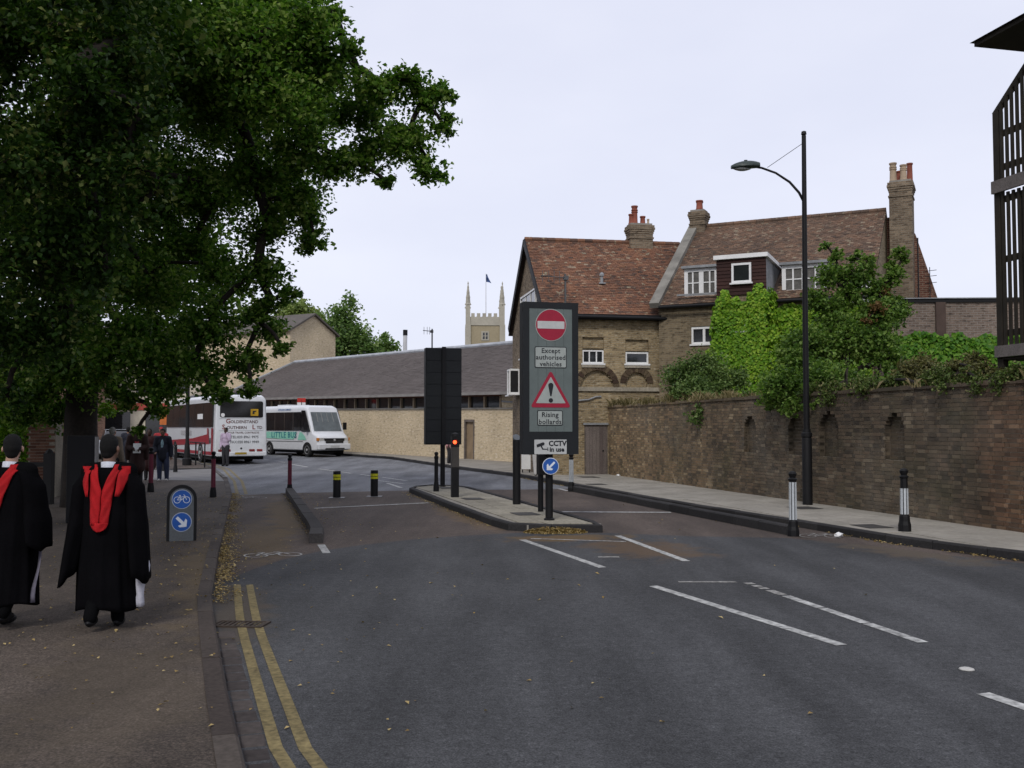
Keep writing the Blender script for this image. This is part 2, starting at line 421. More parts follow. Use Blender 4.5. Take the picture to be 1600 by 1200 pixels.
# ------------------------------------------------------------------ ground, road, pavements
LK = [(3.2, -12), (1.4, -4), (0.1, 1.0), (-0.75, 3.4), (-1.49, 5.52), (-1.87, 6.61), (-2.64, 8.92), (-3.02, 10.07), (-4.05, 13.8), (-5.22, 18.22), (-7.46, 26.59), (-9.6, 33.7), (-12.75, 42.6), (-14.3, 45.8), (-16.5, 49.5), (-20.0, 55.5), (-27, 66), (-42, 85)]
RK = [(24, -12), (14, 2), (9.4, 9.0), (6.75, 13.21), (5.81, 15.15), (5.0, 17.98), (3.77, 21.79), (1.79, 29.41), (0.1, 35.89), (-2.4, 42.5), (-6.3, 51.5), (-11.2, 57.8), (-20, 69.1), (-34, 87)]
def asphalt(name, c, dirt=None, fine=90):
    m, n, l, b = nodes_of(name); p = pos(n)
    big = tnoise(n, l, p, 0.35, 5, 0.6)
    o = mixc(n, l, ramp(n, l, big, [(0.3, 0.0), (0.7, 1.0)]), mul(c, 0.8), mul(c, 1.2))
    # traffic polish and seams: long streaks
    st = n.new('ShaderNodeVectorMath'); st.operation = 'MULTIPLY'; st.inputs[1].default_value = (1.6, 0.25, 1); l.new(p, st.inputs[0])
    o = mixc(n, l, 1.0, o, ramp(n, l, tnoise(n, l, st.outputs[0], 0.9, 4), [(0.35, 0.68), (0.65, 1.12)]), 'MULTIPLY')
    f = tnoise(n, l, p, fine, 2, 0.7)
    o = mixc(n, l, 1.0, o, ramp(n, l, f, [(0.3, 0.45), (0.5, 0.95), (0.72, 1.7)]), 'MULTIPLY')
    o = mixc(n, l, 1.0, o, ramp(n, l, tnoise(n, l, p, 9, 3, 0.7), [(0.3, 0.8), (0.7, 1.15)]), 'MULTIPLY')
    o = mixc(n, l, 1.0, o, ramp(n, l, tnoise(n, l, p, 26, 2, 0.8), [(0.28, 0.5), (0.42, 0.95), (0.58, 1.0), (0.72, 1.5)]), 'MULTIPLY')
    v = n.new('ShaderNodeTexVoronoi'); v.inputs['Scale'].default_value = 30; l.new(p, v.inputs['Vector'])
    o = mixc(n, l, ramp(n, l, v.outputs['Distance'], [(0.05, 0.5), (0.13, 0.0)]), o, mul(c, 2.6))
    if dirt:
        for (cx, cy, sx, sy, colr, amt) in dirt:
            q = n.new('ShaderNodeMapping'); q.vector_type = 'TEXTURE'; q.inputs['Location'].default_value = (cx, cy, 0); q.inputs['Scale'].default_value = (sx, sy, 1); q.inputs['Rotation'].default_value = (0, 0, R(15)); l.new(p, q.inputs[0])
            ln = n.new('ShaderNodeVectorMath'); ln.operation = 'LENGTH'; l.new(q.outputs[0], ln.inputs[0])
            k = mathn(n, l, 'ADD', ln.outputs['Value'], mathn(n, l, 'MULTIPLY', mathn(n, l, 'SUBTRACT', tnoise(n, l, p, 2.2, 5, 0.65), 0.5), 2.2))
            o = mixc(n, l, ramp(n, l, k, [(0.5, amt), (1.0, 0.0)]), o, colr)
    l.new(o, b.inputs['Base Color']); b.inputs['Roughness'].default_value = 0.85; b.inputs['Specular IOR Level'].default_value = 0.25
    bump(n, l, b, f, 0.5, 0.008); MATS[name] = m; return m

m_earth = M('earth', (0.10, 0.09, 0.06), 0.95, 0.3)
m_road_far = asphalt('worn_grey_asphalt', (0.155, 0.16, 0.172))
m_road_near = asphalt('dark_asphalt', (0.060, 0.0612, 0.064), [(1.9, 14.6, 0.9, 1.5, (0.115, 0.07, 0.035), 0.65), (0.9, 16.0, 1.3, 0.5, (0.13, 0.08, 0.03), 0.8), (5.6, 14.6, 0.7, 2.2, (0.10, 0.075, 0.05), 0.7), (-2.6, 9.6, 0.35, 2.0, (0.08, 0.06, 0.04), 0.6)])
m_brown = asphalt('brown_asphalt', (0.090, 0.070, 0.059), [(-3.9, 15.8, 0.5, 3.5, (0.13, 0.09, 0.04), 0.5), (-4.7, 20.5, 0.4, 5.5, (0.15, 0.10, 0.04), 0.5), (-0.9, 19.5, 0.35, 3.2, (0.14, 0.09, 0.04), 0.5)])
m_pave_left = asphalt('brown_footway', (0.078, 0.062, 0.050), [(-3.6, 12.5, 0.7, 4.5, (0.14, 0.10, 0.05), 0.5), (-4.2, 17, 0.8, 2.0, (0.14, 0.10, 0.05), 0.45), (-2.6, 6.6, 0.8, 2.0, (0.09, 0.07, 0.045), 0.3)], 60)
m_mark = M('white_road_paint', (0.56, 0.56, 0.54), 0.75, 0.22, 2.0, 16, 0.4)
m_mark_worn = M('worn_road_paint', (0.36, 0.35, 0.33), 0.8, 0.3, 3.0, 22, 0.4)
m_yellow = M('yellow_road_paint', (0.24, 0.19, 0.085), 0.8, 0.2, 2.0, 25, 0.35)

sheet('ground', [(-700, -300), (700, -300), (700, 900), (-700, 900)], -0.06, m_earth, kind='structure', step=12)
road = sheet('road', LK + RK[::-1], 0.0, m_road_far, kind='structure')
def lerp2(pts, y):
    for a, b in zip(pts, pts[1:]):
        if min(a[1], b[1]) <= y <= max(a[1], b[1]) and a[1] != b[1]:
            t = (y - a[1]) / (b[1] - a[1]); return a[0] + t * (b[0] - a[0])
near_edge = [(-3.35, 11.2), (-3.22, 12.5), (-3.07, 13.34), (-2.74, 14.29), (-2.3, 14.98), (-1.61, 15.75), (-0.83, 16.3), (0.1, 16.75), (1.6, 16.75), (2.9, 16.25), (4.35, 16.0), (5.25, 15.1), (6.2, 13.6), (6.95, 12.6)]
brown_poly = [p for p in LK if 11.5 < p[1] < 26] + [(-7.3, 26.0), (-6.0, 26.95), (-4.4, 27.5), (-2.9, 28.1), (1.0, 28.6), (1.9, 29.0)] + [p for p in RK[::-1] if 12.7 < p[1] < 29] + near_edge[::-1]
sheet('brown_surfacing', brown_poly, 0.004, m_brown, road)
near_poly = [p for p in LK if p[1] < 10.5] + near_edge + [p for p in RK[::-1] if p[1] < 12.5]
sheet('dark_surfacing', near_poly, 0.008, m_road_near, road)

def line(name, pts, w, mat, dz=0.012, dash=None):
    P = [Vector(p) for p in pts]; Lf = []; Rt = []
    for i, p in enumerate(P):
        d = (P[min(i + 1, len(P) - 1)] - P[max(i - 1, 0)]).normalized(); nn = Vector((-d.y, d.x)) * w / 2
        Lf.append((p + nn)); Rt.append((p - nn))
    mb = MB()
    for i in range(len(P) - 1):
        q = [Rt[i], Rt[i + 1], Lf[i + 1], Lf[i]]
        mb.add([(v.x, v.y, gz(v.y) + dz) for v in q], [(0, 1, 2, 3)])
    return mb.build(name, mat, road)
def smooth_pts(pts, step=0.7): return [tuple(p) for p in resample(pts, step)]
line('yellow_line', smooth_pts([(0.55, 1.5), (-0.35, 3.6), (-1.2, 5.26), (-1.6, 6.46), (-2.15, 8.14), (-2.36, 8.78), (-2.54, 9.36), (-3.08, 11.24)]), 0.075, m_yellow)
line('yellow_line', smooth_pts([(0.75, 1.5), (-0.15, 3.6), (-1.04, 5.26), (-1.44, 6.46), (-2.0, 8.14), (-2.21, 8.78), (-2.39, 9.36), (-2.94, 11.24)]), 0.075, m_yellow)
line('yellow_line', smooth_pts([(-7.3, 26.55), (-9.15, 32.9), (-12.2, 42.2), (-13.8, 45.6), (-16.1, 49.4)]), 0.09, m_yellow, 0.006)
line('yellow_line', smooth_pts([(-7.05, 26.5), (-8.9, 32.9), (-11.95, 42.2), (-13.55, 45.6), (-15.9, 49.5)]), 0.09, m_yellow, 0.006)
for a, b in (((0.16, 15.72), (1.14, 12.61)), ((1.72, 16.3), (2.3, 13.21)), ((1.57, 11.15), (2.67, 8.14)), ((3.12, 6.68), (4.2, 3.4)), ((0.3, 15.88), (1.76, 15.46)), ((-2.87, 15.05), (-2.6, 14.05))):
    line('lane_line', [a, b], 0.11 if a[0] != 0.3 else 0.07, m_mark)
line('lane_line', [(1.9, 11.44), (2.56, 11.44)], 0.09, m_mark_worn)
line('lane_line', [(1.17, 13.63), (1.46, 13.63)], 0.13, m_mark_worn)
worn = [(2.67, 11.38), (3.37, 8.24)]
for t0, t1 in ((0.0, .035), (.06, .09), (.11, .14), (.165, .26), (.28, .5), (.51, .74), (.75, 1.0)):
    a, b = Vector(worn[0]), Vector(worn[1]); line('lane_line', [a.lerp(b, t0), a.lerp(b, t1)], 0.105, m_mark_worn if t0 < .17 else m_mark)
line('lane_line', [(-4.32, 21.79), (-1.95, 23.4)], 0.16, m_mark)
line('stop_line', [(1.0, 20.9), (3.3, 20.75)], 0.18, m_mark)
for a, b in (((-10.4, 46.6), (-9.0, 43.9)), ((-8.23, 42.5), (-6.2, 38.5)), ((-5.7, 37.6), (-5.2, 36.6)), ((-4.6, 35.4), (-3.5, 33.2)), ((-3.97, 31.77), (-3.25, 29.3)), ((-14.1, 53.6), (-12.3, 50.5)), ((-11.6, 49.3), (-10.9, 48.0)), ((-4.5, 33.3), (-3.4, 31.4)), ((1.55, 27.9), (1.35, 28.9))):
    line('lane_line', [a, b], 0.12, m_mark, 0.006)
def bike2(r=0.34):
    """strokes of a bicycle, wheelbase one metre: list of (polyline, width)"""
    W = 0.055
    ring = lambda cx: circle2(cx, r, r, 28) + [(cx + r, r)]
    bb, seat, head, bar = (-0.02, r), (-0.2, 0.78), (0.34, 0.74), (0.28, 0.92)
    return [(ring(-0.52), W), (ring(0.52), W), ([(-0.52, r), seat], W), ([(-0.52, r), bb, head], W), ([(-0.17, 0.68), head], W), ([bb, (-0.22, 0.86)], W), ([(0.52, r), bar, (0.16, 0.95)], W), ([(-0.34, 0.87), (-0.12, 0.87)], W * 1.2)]
def strokes_mesh(mb, strokes, fn, mi=0):
    for pts, w in strokes:
        P = [Vector(p) for p in pts]
        Lr = []
        for i, p in enumerate(P):
            d = (P[min(i + 1, len(P) - 1)] - P[max(i - 1, 0)])
            if (P[0] - P[-1]).length < 1e-6 and i in (0, len(P) - 1): d = P[1] - P[-2]
            d.normalize(); nn = Vector((-d.y, d.x)) * w / 2; Lr.append((p + nn, p - nn))
        for (a, b), (c, d) in zip(Lr, Lr[1:]):
            mb.add([fn(b), fn(d), fn(c), fn(a)], [(0, 1, 2, 3)], mi)
for (cx, cy, ux, uy, vx, vy, mt) in ((-3.22, 13.66, 0.68, 0.22, -0.30, 0.66, m_mark), (-6.45, 24.75, 0.72, 0.24, -0.45, 1.0, m_mark_worn), (4.95, 16.0, 0.6, -0.1, 0.2, 0.9, m_mark_worn)):
    mb = MB(); dz = 0.014
    strokes_mesh(mb, bike2(), lambda p: (cx + ux * p.x * 0.62 + vx * p.y * 0.8, cy + uy * p.x * 0.62 + vy * p.y * 0.8, gz(cy) + dz))
    mb.build('bicycle_symbol', mt, road)
mb = MB(); mb.lathe([(0.0, 0.008), (0.055, 0.010), (0.05, 0.018), (0.03, 0.024), (0.0, 0.025)], (3.31, 7.33, 0.0), 20); mb.build('road_stud', M('pale_stud', (0.5, 0.49, 0.46), 0.6), road, True)

# left footway with its kerb, gutter setts and a crossing
lp = [p for p in LK]
left_pave = sheet('left_pavement', [(-40, -12)] + [(p[0] - 0.13, p[1]) for p in lp] + [(-60, 85)], 0.07, m_pave_left, kind='structure')
m_kerb_l = M_tone('brown_kerb', [(0.0, (0.07, 0.055, 0.048)), (1.0, (0.12, 0.10, 0.085))], True, nvar=0.35)
m_kerb_d = M_tone('dark_kerb', [(0.0, (0.028, 0.027, 0.028)), (1.0, (0.052, 0.05, 0.05))], True, nvar=0.3)
m_kerb_g = M_tone('grey_kerb', [(0.0, (0.10, 0.095, 0.09)), (1.0, (0.16, 0.15, 0.14))], True, nvar=0.3)
kerb_run('kerb_stone', [(p[0], p[1]) for p in LK[2:12]], 0.14, -0.02, 0.078, 0.95, m_kerb_l, left_pave)
kerb_run('kerb_stone', [(p[0], p[1]) for p in LK[11:16]], 0.14, -0.02, 0.095, 0.95, m_kerb_g, left_pave)
m_sett = M_tone('gutter_sett', [(0.0, (0.055, 0.046, 0.044)), (1.0, (0.105, 0.088, 0.08))], True, nvar=0.3, fine=18)
sett_me = MB(); sett_me.box(-0.117, 0.117, -0.075, 0.075, -0.03, 0.010)
g0 = resample([(0.1, 1.0), (-0.75, 3.4), (-1.49, 5.52), (-1.87, 6.61), (-2.55, 8.65)], 0.25)
so = None
for row in range(1):
    for i in range(len(g0) - 1):
        d = (g0[i + 1] - g0[i]).normalized(); nn = Vector((d.y, -d.x))
        p = g0[i].lerp(g0[i + 1], 0.5 + (0.5 if row else 0)) + nn * 0.082
        if so is None: so = sett_me.build('sett', m_sett, road, bevel=0.012); o = so
        else: o = so.copy(); col.objects.link(o)
        o.location = (p.x, p.y, rng.uniform(-0.002, 0.006)); o.rotation_euler = (0, 0, math.atan2(d.y, d.x) + rng.uniform(-.04, .04)); o.scale = (rng.uniform(.92, 1.03), rng.uniform(.9, 1.03), 1)
sheet('crossing', [(-9.1, 31.6), (-12.3, 41.0), (-16.5, 40.2), (-15.5, 33.5)], 0.076, M('pale_crossing', (0.17, 0.165, 0.16), 0.85), left_pave)
kerb_run('kerb_stone', [(-12.4, 41.1), (-14.2, 39.9), (-17.5, 39.4)], 0.12, 0.0, 0.12, 0.9, m_kerb_g, left_pave)
drain = thing('gully_grate', 'long rusty drain grate across the gutter and double yellow lines', 'drain', (-2.43, 8.98, 0.0), R(-6))
mb = MB()
for x0, x1, y0, y1 in ((-0.24, 0.24, -0.13, -0.10), (-0.24, 0.24, 0.10, 0.13), (-0.24, -0.21, -0.10, 0.10), (0.21, 0.24, -0.10, 0.10)): mb.box(x0, x1, y0, y1, 0.0, 0.022)
m_iron = M('rusty_iron', (0.06, 0.045, 0.035), 0.7, 0.4, 8, metal=0.3); mb.build('frame', m_iron, drain)
for i in range(9):
    mb = MB(); x = -0.19 + i * 0.0475; mb.box(x - 0.014, x + 0.014, -0.098, 0.098, 0.0, 0.018); mb.build('bar', m_iron, drain)

# right footway
WA = math.atan2(-0.9733, 0.2298); W0 = Vector((3.33, 35.78)); WD = Vector((0.2298, -0.9733)); WN = Vector((-0.9733, -0.2298))
def wallpt(t, off=0.0): p = W0 + WD * t + WN * off; return (p.x, p.y)
m_flag_base = M('footway_bed', (0.27, 0.25, 0.215), 0.9)
right_pave = sheet('right_pavement', [(p[0] + 0.1, p[1]) for p in RK] + [(-20, 92), (8, 60), (1.4, 40), wallpt(0, 0), wallpt(26, 0), (14, -12 + 4), (32, -12)], 0.105, m_flag_base, kind='structure')
kerb_run('kerb_stone', RK[2:12], -0.13, -0.02, 0.125, 0.92, m_kerb_d, right_pave)
m_flag = M_tone('paving_flag', [(0.0, (0.30, 0.28, 0.24)), (1.0, (0.37, 0.345, 0.30))], True, nvar=0.25, fine=12, fvar=0.1)
flag = MB(); flag.box(-0.295, 0.295, -0.215, 0.215, -0.03, 0.0); fo = None; nfl = 0
for row in range(8):
    off = 0.235 + row * 0.445
    for i in range(40):
        t = 0.4 + i * 0.605 + (0.3 if row % 2 else 0)
        if t > 24.5: continue
        x, y = wallpt(t, off); kx = lerp2(RK, y)
        if kx is None or x < kx + 0.36: continue
        if nfl >= 285: continue
        if fo is None: fo = flag.build('paving_slab', m_flag, right_pave, bevel=0.006); o = fo
        else: o = fo.copy(); col.objects.link(o)
        nfl += 1
        o.location = (x, y, 0.118 + rng.uniform(-0.002, 0.003)); o.rotation_euler = (rng.uniform(-.003, .003), rng.uniform(-.003, .003), WA)

m_dark_plate = M('dark_plate_grey', (0.05, 0.047, 0.043), 0.7, 0.3, 6)  # thin dark rectangles laid flat on the right pavement and the island
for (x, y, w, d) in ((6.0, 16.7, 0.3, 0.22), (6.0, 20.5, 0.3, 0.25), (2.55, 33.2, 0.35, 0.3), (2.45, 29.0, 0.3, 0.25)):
    mb = MB(); mb.box(-w, w, -d, d, 0, 0.005); mb.build('dark_plate', m_dark_plate, right_pave, loc=(x, y, 0.123), rot=(0, 0, WA))
# traffic island
isl = [(-2.80, 27.2), (-1.42, 21.8), (-0.62, 18.9), (-0.30, 17.75), (-0.17, 17.35), (0.02, 17.02), (0.3, 16.86), (0.8, 16.83), (1.45, 16.81), (1.58, 16.84), (1.60, 17.1), (0.55, 21.2), (-1.1, 27.4), (-1.35, 28.15), (-1.75, 28.7), (-2.3, 28.8), (-2.7, 28.2), (-2.82, 27.6)]
island = thing('traffic_island', 'raised paved traffic island with dark kerb carrying the signs in mid road', 'traffic island', (0, 0, 0))
ctr = Vector((-0.5, 22.0))
core = [((Vector(p) - ctr) * 0.97 + ctr) for p in isl]
mb = MB(); mb.prism([(p.x, p.y) for p in core], 0.0, 0.112); mb.build('bed', m_flag_base, island)
kerb_run('kerb_stone', isl + [isl[0]], 0.13, -0.01, 0.135, 0.85, m_kerb_d, island)
def inside(p, poly):
    c = False; j = len(poly) - 1
    for i in range(len(poly)):
        if (poly[i][1] > p[1]) != (poly[j][1] > p[1]) and p[0] < (poly[j][0] - poly[i][0]) * (p[1] - poly[i][1]) / (poly[j][1] - poly[i][1]) + poly[i][0]: c = not c
        j = i
    return c
IA = math.atan2(10.5, -2.85)
idir = Vector((math.cos(IA), math.sin(IA))); inrm = Vector((-idir.y, idir.x))
blk = MB(); blk.box(-0.195, 0.195, -0.195, 0.195, -0.02, 0.0); bo = None
m_block = M_tone('island_slab', [(0.0, (0.31, 0.285, 0.225)), (1.0, (0.38, 0.35, 0.28))], True, nvar=0.25, fine=14)
for i in range(-16, 22):
    for j in range(-5, 6):
        p = Vector((-0.6, 22.3)) + idir * (i * 0.4) + inrm * (j * 0.4)
        if not all(inside((p.x + dx, p.y + dy), isl) for dx in (-.3, .3) for dy in (-.3, .3)): continue
        if bo is None: bo = blk.build('paving_slab', m_block, island, bevel=0.006); o = bo
        else: o = bo.copy(); col.objects.link(o)
        o.location = (p.x, p.y, 0.128 + rng.uniform(-0.002, 0.003)); o.rotation_euler = (0, 0, IA)

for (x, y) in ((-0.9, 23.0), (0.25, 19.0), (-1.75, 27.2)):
    mb = MB(); mb.box(-0.3, 0.3, -0.22, 0.22, 0, 0.005); mb.build('dark_plate', m_dark_plate, island, loc=(x, y, 0.132), rot=(0, 0, IA))
sepl = thing('lane_kerb', 'dark raised kerb dividing the cycle lane from the rising bollards', 'kerb', (0, 0, 0), 0)
kerb_run('kerb_stone', [(-2.89, 15.3), (-3.1, 16.5), (-5.85, 26.75)], 0.21, -0.01, 0.15, 0.92, M_tone('separator_kerb', [(0.0, (0.05, 0.045, 0.043)), (1.0, (0.085, 0.078, 0.075))], True), sepl)
sepr = thing('lane_kerb', 'long dark raised kerb beside the narrow bypass along the right pavement', 'kerb', (0, 0, 0), 0)
kerb_run('kerb_stone', [(1.67, 27.5), (3.2, 21.5), (4.52, 16.45)], 0.17, -0.01, 0.16, 0.92, m_kerb_d, sepr)

# ------------------------------------------------------------------ retaining wall of single bricks
wall = thing('retaining_wall', 'old brown brick retaining wall with arched niches along the right pavement', 'wall', (W0.x, W0.y, 0.0), WA)
BST = [(0.0, (0.070, 0.057, 0.044)), (0.3, (0.108, 0.084, 0.060)), (0.6, (0.132, 0.102, 0.070)), (0.8, (0.155, 0.112, 0.077)), (0.95, (0.178, 0.143, 0.098)), (1.0, (0.23, 0.185, 0.13))]
def wall_brick_mat(single):
    m = M_tone('wall_brick', BST, single, nscale=0.7, nvar=0.32, fine=35, fvar=0.15, shift=0.35)
    n, l = m.node_tree.nodes, m.node_tree.links; b = n['Principled BSDF']
    src = b.inputs['Base Color'].links[0].from_socket
    p = pos(n); dt = n.new('ShaderNodeVectorMath'); dt.operation = 'DOT_PRODUCT'; dt.inputs[1].default_value = (WD.x, WD.y, 0); l.new(p, dt.inputs[0])
    t = mathn(n, l, 'SUBTRACT', dt.outputs['Value'], W0.x * WD.x + W0.y * WD.y)
    w = mathn(n, l, 'ADD', t, mathn(n, l, 'MULTIPLY', mathn(n, l, 'SUBTRACT', tnoise(n, l, p, 1.1, 4, 0.6), 0.5), 9.0))
    # yellower brick towards the old house, a patch repaired in red brick at the near end
    o = mixc(n, l, ramp(n, l, mathn(n, l, 'DIVIDE', w, 20.0), [(0.2, 0.85), (0.62, 0.0)]), src, mixc(n, l, 1.0, src, (2.7, 2.5, 2.1), 'MULTIPLY'))
    o = mixc(n, l, ramp(n, l, mathn(n, l, 'DIVIDE', w, 26.0), [(0.72, 0.0), (0.80, 0.75)]), o, mixc(n, l, 1.0, src, (1.35, 0.92, 0.74), 'MULTIPLY'))
    moss = ramp(n, l, tnoise(n, l, p, 0.9, 5, 0.6), [(0.5, 0.0), (0.68, 0.45)])
    o = mixc(n, l, moss, o, (0.055, 0.055, 0.028))
    pale = ramp(n, l, tnoise(n, l, p, 0.55, 6, 0.7), [(0.5, 0.0), (0.66, 0.5)])
    o = mixc(n, l, pale, o, mixc(n, l, 0.5, mixc(n, l, 1.0, src, (1.9, 1.85, 1.75), 'MULTIPLY'), (0.19, 0.175, 0.145)))
    l.new(o, b.inputs['Base Color']); return m
m_wb1, m_wb = wall_brick_mat(True), wall_brick_mat(False)
m_mortar = M('lime_mortar', (0.33, 0.295, 0.235), 0.95, 0.4, 0.7, 30, 0.25)
NICHES = [(10.95, 11.6), (13.2, 13.87), (14.55, 15.3), (16.94, 17.55)]
ZN0, ZSP = 1.13, 1.72
def wall_gaps(z):
    if z < ZN0: return []
    g = []
    for a, b in NICHES:
        r = (b - a) / 2; c = (a + b) / 2
        if z <= ZSP: g.append((a, b))
        elif z < ZSP + r:
            h = math.sqrt(r * r - (z - ZSP) ** 2); g.append((c - h, c + h))
    return g
def solid(x0, x1, gaps):
    out = []; x = x0
    for a, b in gaps:
        if a > x: out.append((x, min(a, x1)))
        x = max(x, b)
    if x < x1: out.append((x, x1))
    return out
WL, WH, CH = 26.0, 2.42, 0.075
core = MB(); stuff = MB(); singles = []
for c in range(int(WH / CH)):
    z0, z1 = c * CH + 0.1, (c + 1) * CH + 0.1; zc = (z0 + z1) / 2; gaps = wall_gaps(zc)
    for a, b in solid(0, WL, gaps): core.quad((a, 0.012, z0), (b, 0.012, z0), (b, 0.012, z1), (a, 0.012, z1))
    for a, b in gaps:
        core.quad((a, 0.13, z0), (b, 0.13, z0), (b, 0.13, z1), (a, 0.13, z1))
        tn = rng.random() * 0.4; stuff.quad((a, 0.0, z0), (a, 0.13, z0), (a, 0.13, z1), (a, 0.0, z1), 0, tn); stuff.quad((b, 0.13, z0), (b, 0.0, z0), (b, 0.0, z1), (b, 0.13, z1), 0, tn)
    x = -0.06 if c % 2 else -0.12; k = c % 2
    while x < WL:
        L = 0.215 if k % 2 else 0.1025; k += 1
        x0, x1 = max(0, x), min(WL, x + L); x += L + 0.0105
        if x1 - x0 < 0.03: continue
        for a, b in solid(x0, x1, gaps):
            if b - a < 0.02: continue
            pr = rng.uniform(-0.006, 0.004)
            singles.append((a, b, z0 + 0.006, z1 - 0.006, pr, b - a, False))
    for a, b in gaps:
        x = a
        while x < b - 0.02:
            L = min(rng.choice((0.215, 0.1025)), b - x); stuff.box(x + 0.004, x + L - 0.004, 0.122, 0.15, z0 + 0.005, z1 - 0.005, 0, rng.random() * 0.6); x += L
seen = sorted([s for s in singles if s[1] < 20.3 and s[2] < 2.2 and s[5] > 0.2], key=lambda s: -s[0])[:270]
ids = set(id(s) for s in seen)
for s in singles:
    if id(s) not in ids: stuff.box(s[0], s[1], s[4], 0.1, s[2], s[3], 0, rng.random())
core.box(0, WL, 0.16, 0.5, 0.05, WH + 0.05); core.build('mortar_core', m_mortar, wall)
stuff.build('brickwork', m_wb, wall, kind='stuff')
bm1 = MB(); bm1.box(-0.1075, 0.1075, 0, 0.1, -0.0325, 0.0325); base = None
for s in seen:
    if base is None: base = bm1.build('brick', m_wb1, wall); o = base
    else: o = base.copy(); col.objects.link(o)
    o.location = ((s[0] + s[1]) / 2, s[4], (s[2] + s[3]) / 2); o.scale = ((s[1] - s[0]) / 0.215, 1, 1)
mb = MB(); x = 0.0
while x < WL:
    L = rng.uniform(0.2, 0.24); mb.box(x, x + L - 0.01, -0.035 + rng.uniform(-.01, .01), 0.5, WH + 0.052, WH + 0.11 + rng.uniform(-.02, .03), 0, rng.random() * 0.5); x += L
mb.build('coping', m_wb, wall, kind='stuff')
# garden bank held up by the wall
gp_ = [wallpt(0.3, -0.45), wallpt(26, -0.45), (40, 4), (60, 60), (14, 60), (6.2, 37.5)]
mbk = MB(); mbk.prism(gp_, 0.0, 2.05); mbk.build('garden_bank', m_earth, kind='structure')

# ------------------------------------------------------------------ building helpers
def wall_open(mb, x0, x1, z0, z1, ops, y=0.0, depth=0.12, back=True, mi=0, axis='x', bmi=None):
    """wall panel in x,z at y facing -y (or, axis 'y', along y at x facing -x) with recessed openings (xa,xb,za,zb)"""
    xs = sorted({x0, x1} | {v for o in ops for v in o[:2] if x0 < v < x1}); zs = sorted({z0, z1} | {v for o in ops for v in o[2:4] if z0 < v < z1})
    op = lambda i, j: 0 <= i < len(xs) - 1 and 0 <= j < len(zs) - 1 and any(o[0] - 1e-6 <= xs[i] and xs[i + 1] <= o[1] + 1e-6 and o[2] - 1e-6 <= zs[j] and zs[j + 1] <= o[3] + 1e-6 for o in ops)
    T = (lambda x, d, z: (x, y + d, z)) if axis == 'x' else (lambda x, d, z: (y + d, -x, z))
    for i in range(len(xs) - 1):
        for j in range(len(zs) - 1):
            a, b, c, d = xs[i], xs[i + 1], zs[j], zs[j + 1]
            if not op(i, j): mb.quad(T(a, 0, c), T(b, 0, c), T(b, 0, d), T(a, 0, d), mi); continue
            if back: mb.quad(T(a, depth, c), T(b, depth, c), T(b, depth, d), T(a, depth, d), mi if bmi is None else bmi)
            if not op(i - 1, j): mb.quad(T(a, 0, c), T(a, depth, c), T(a, depth, d), T(a, 0, d), mi)
            if not op(i + 1, j): mb.quad(T(b, depth, c), T(b, 0, c), T(b, 0, d), T(b, depth, d), mi)
            if not op(i, j - 1): mb.quad(T(a, 0, c), T(b, 0, c), T(b, depth, c), T(a, depth, c), mi)
            if not op(i, j + 1): mb.quad(T(a, depth, d), T(b, depth, d), T(b, 0, d), T(a, 0, d), mi)
def arch_ops(xa, xb, za, zs, n=14):
    r = (xb - xa) / 2; c = (xa + xb) / 2; out = []
    for i in range(n):
        a = xa + (xb - xa) * i / n; b = xa + (xb - xa) * (i + 1) / n; m = (a + b) / 2 - c
        out.append((a, b, za, round(zs + math.sqrt(max(0, r * r - m * m)), 3)))
    return out
m_white = M('white_paint', (0.74, 0.74, 0.73), 0.5, 0.06, 2, 20, 0.06, 0.02)
m_glass = M('window_glass', (0.02, 0.022, 0.024), 0.06, 0.2, 1.0, 4, 0.1, 0.0, spec=0.6)
m_curtain = M('net_curtain', (0.13, 0.125, 0.115), 0.8, 0.3, 6, 30, 0.2)
m_black = M('black_paint', (0.007, 0.007, 0.008), 0.6, 0.2, 2, 30, 0.1, 0.03, spec=0.25)
m_lead = M('lead_flashing', (0.27, 0.28, 0.29), 0.6, 0.25, 2, 20, 0.15)
m_stone = M('pale_stone', (0.36, 0.32, 0.25), 0.85, 0.25, 1.5, 15, 0.2)
def window(parent, x, z, w, h, y=0.0, panes=(1, 1), fr=0.06, d=0.07, rot=None, sill=True, mat=None, bars=0.028, glass=None, name='window'):
    """painted casement: frame (a part) with glass, glazing bars and sill under it; centre of its foot at x, facing -y"""
    mat = mat or m_white
    mb = MB()
    mb.box(-w / 2, -w / 2 + fr, 0, d, 0, h); mb.box(w / 2 - fr, w / 2, 0, d, 0, h)
    mb.box(-w / 2 + fr, w / 2 - fr, 0.002, d, 0, fr); mb.box(-w / 2 + fr, w / 2 - fr, 0.002, d, h - fr, h)
    f = mb.build(name, mat, parent, loc=(x, y, z), rot=rot)
    g = MB(); g.box(-w / 2 + fr, w / 2 - fr, d * 0.5, d * 0.8, fr, h - fr); g.build('pane', glass or m_glass, f)
    nb = MB(); any_ = False
    for i in range(1, panes[0]):
        cx = -w / 2 + w * i / panes[0]; bw = bars * (3.2 if panes[0] == 4 and i == 2 else 1.0); nb.box(cx - bw, cx + bw, d * 0.15, d * 0.5 - 0.002, fr, h - fr); any_ = True
    for j in range(1, panes[1]):
        cz = h * j / panes[1]; nb.box(-w / 2 + fr, w / 2 - fr, d * 0.2, d * 0.5 - 0.003, cz - bars * .7, cz + bars * .7); any_ = True
    if any_: nb.build('glazing_bar', mat, f)
    if sill:
        s = MB(); s.box(-w / 2 - 0.05, w / 2 + 0.05, -0.07, d, -0.055, -0.002); s.build('sill', mat, f)
    return f
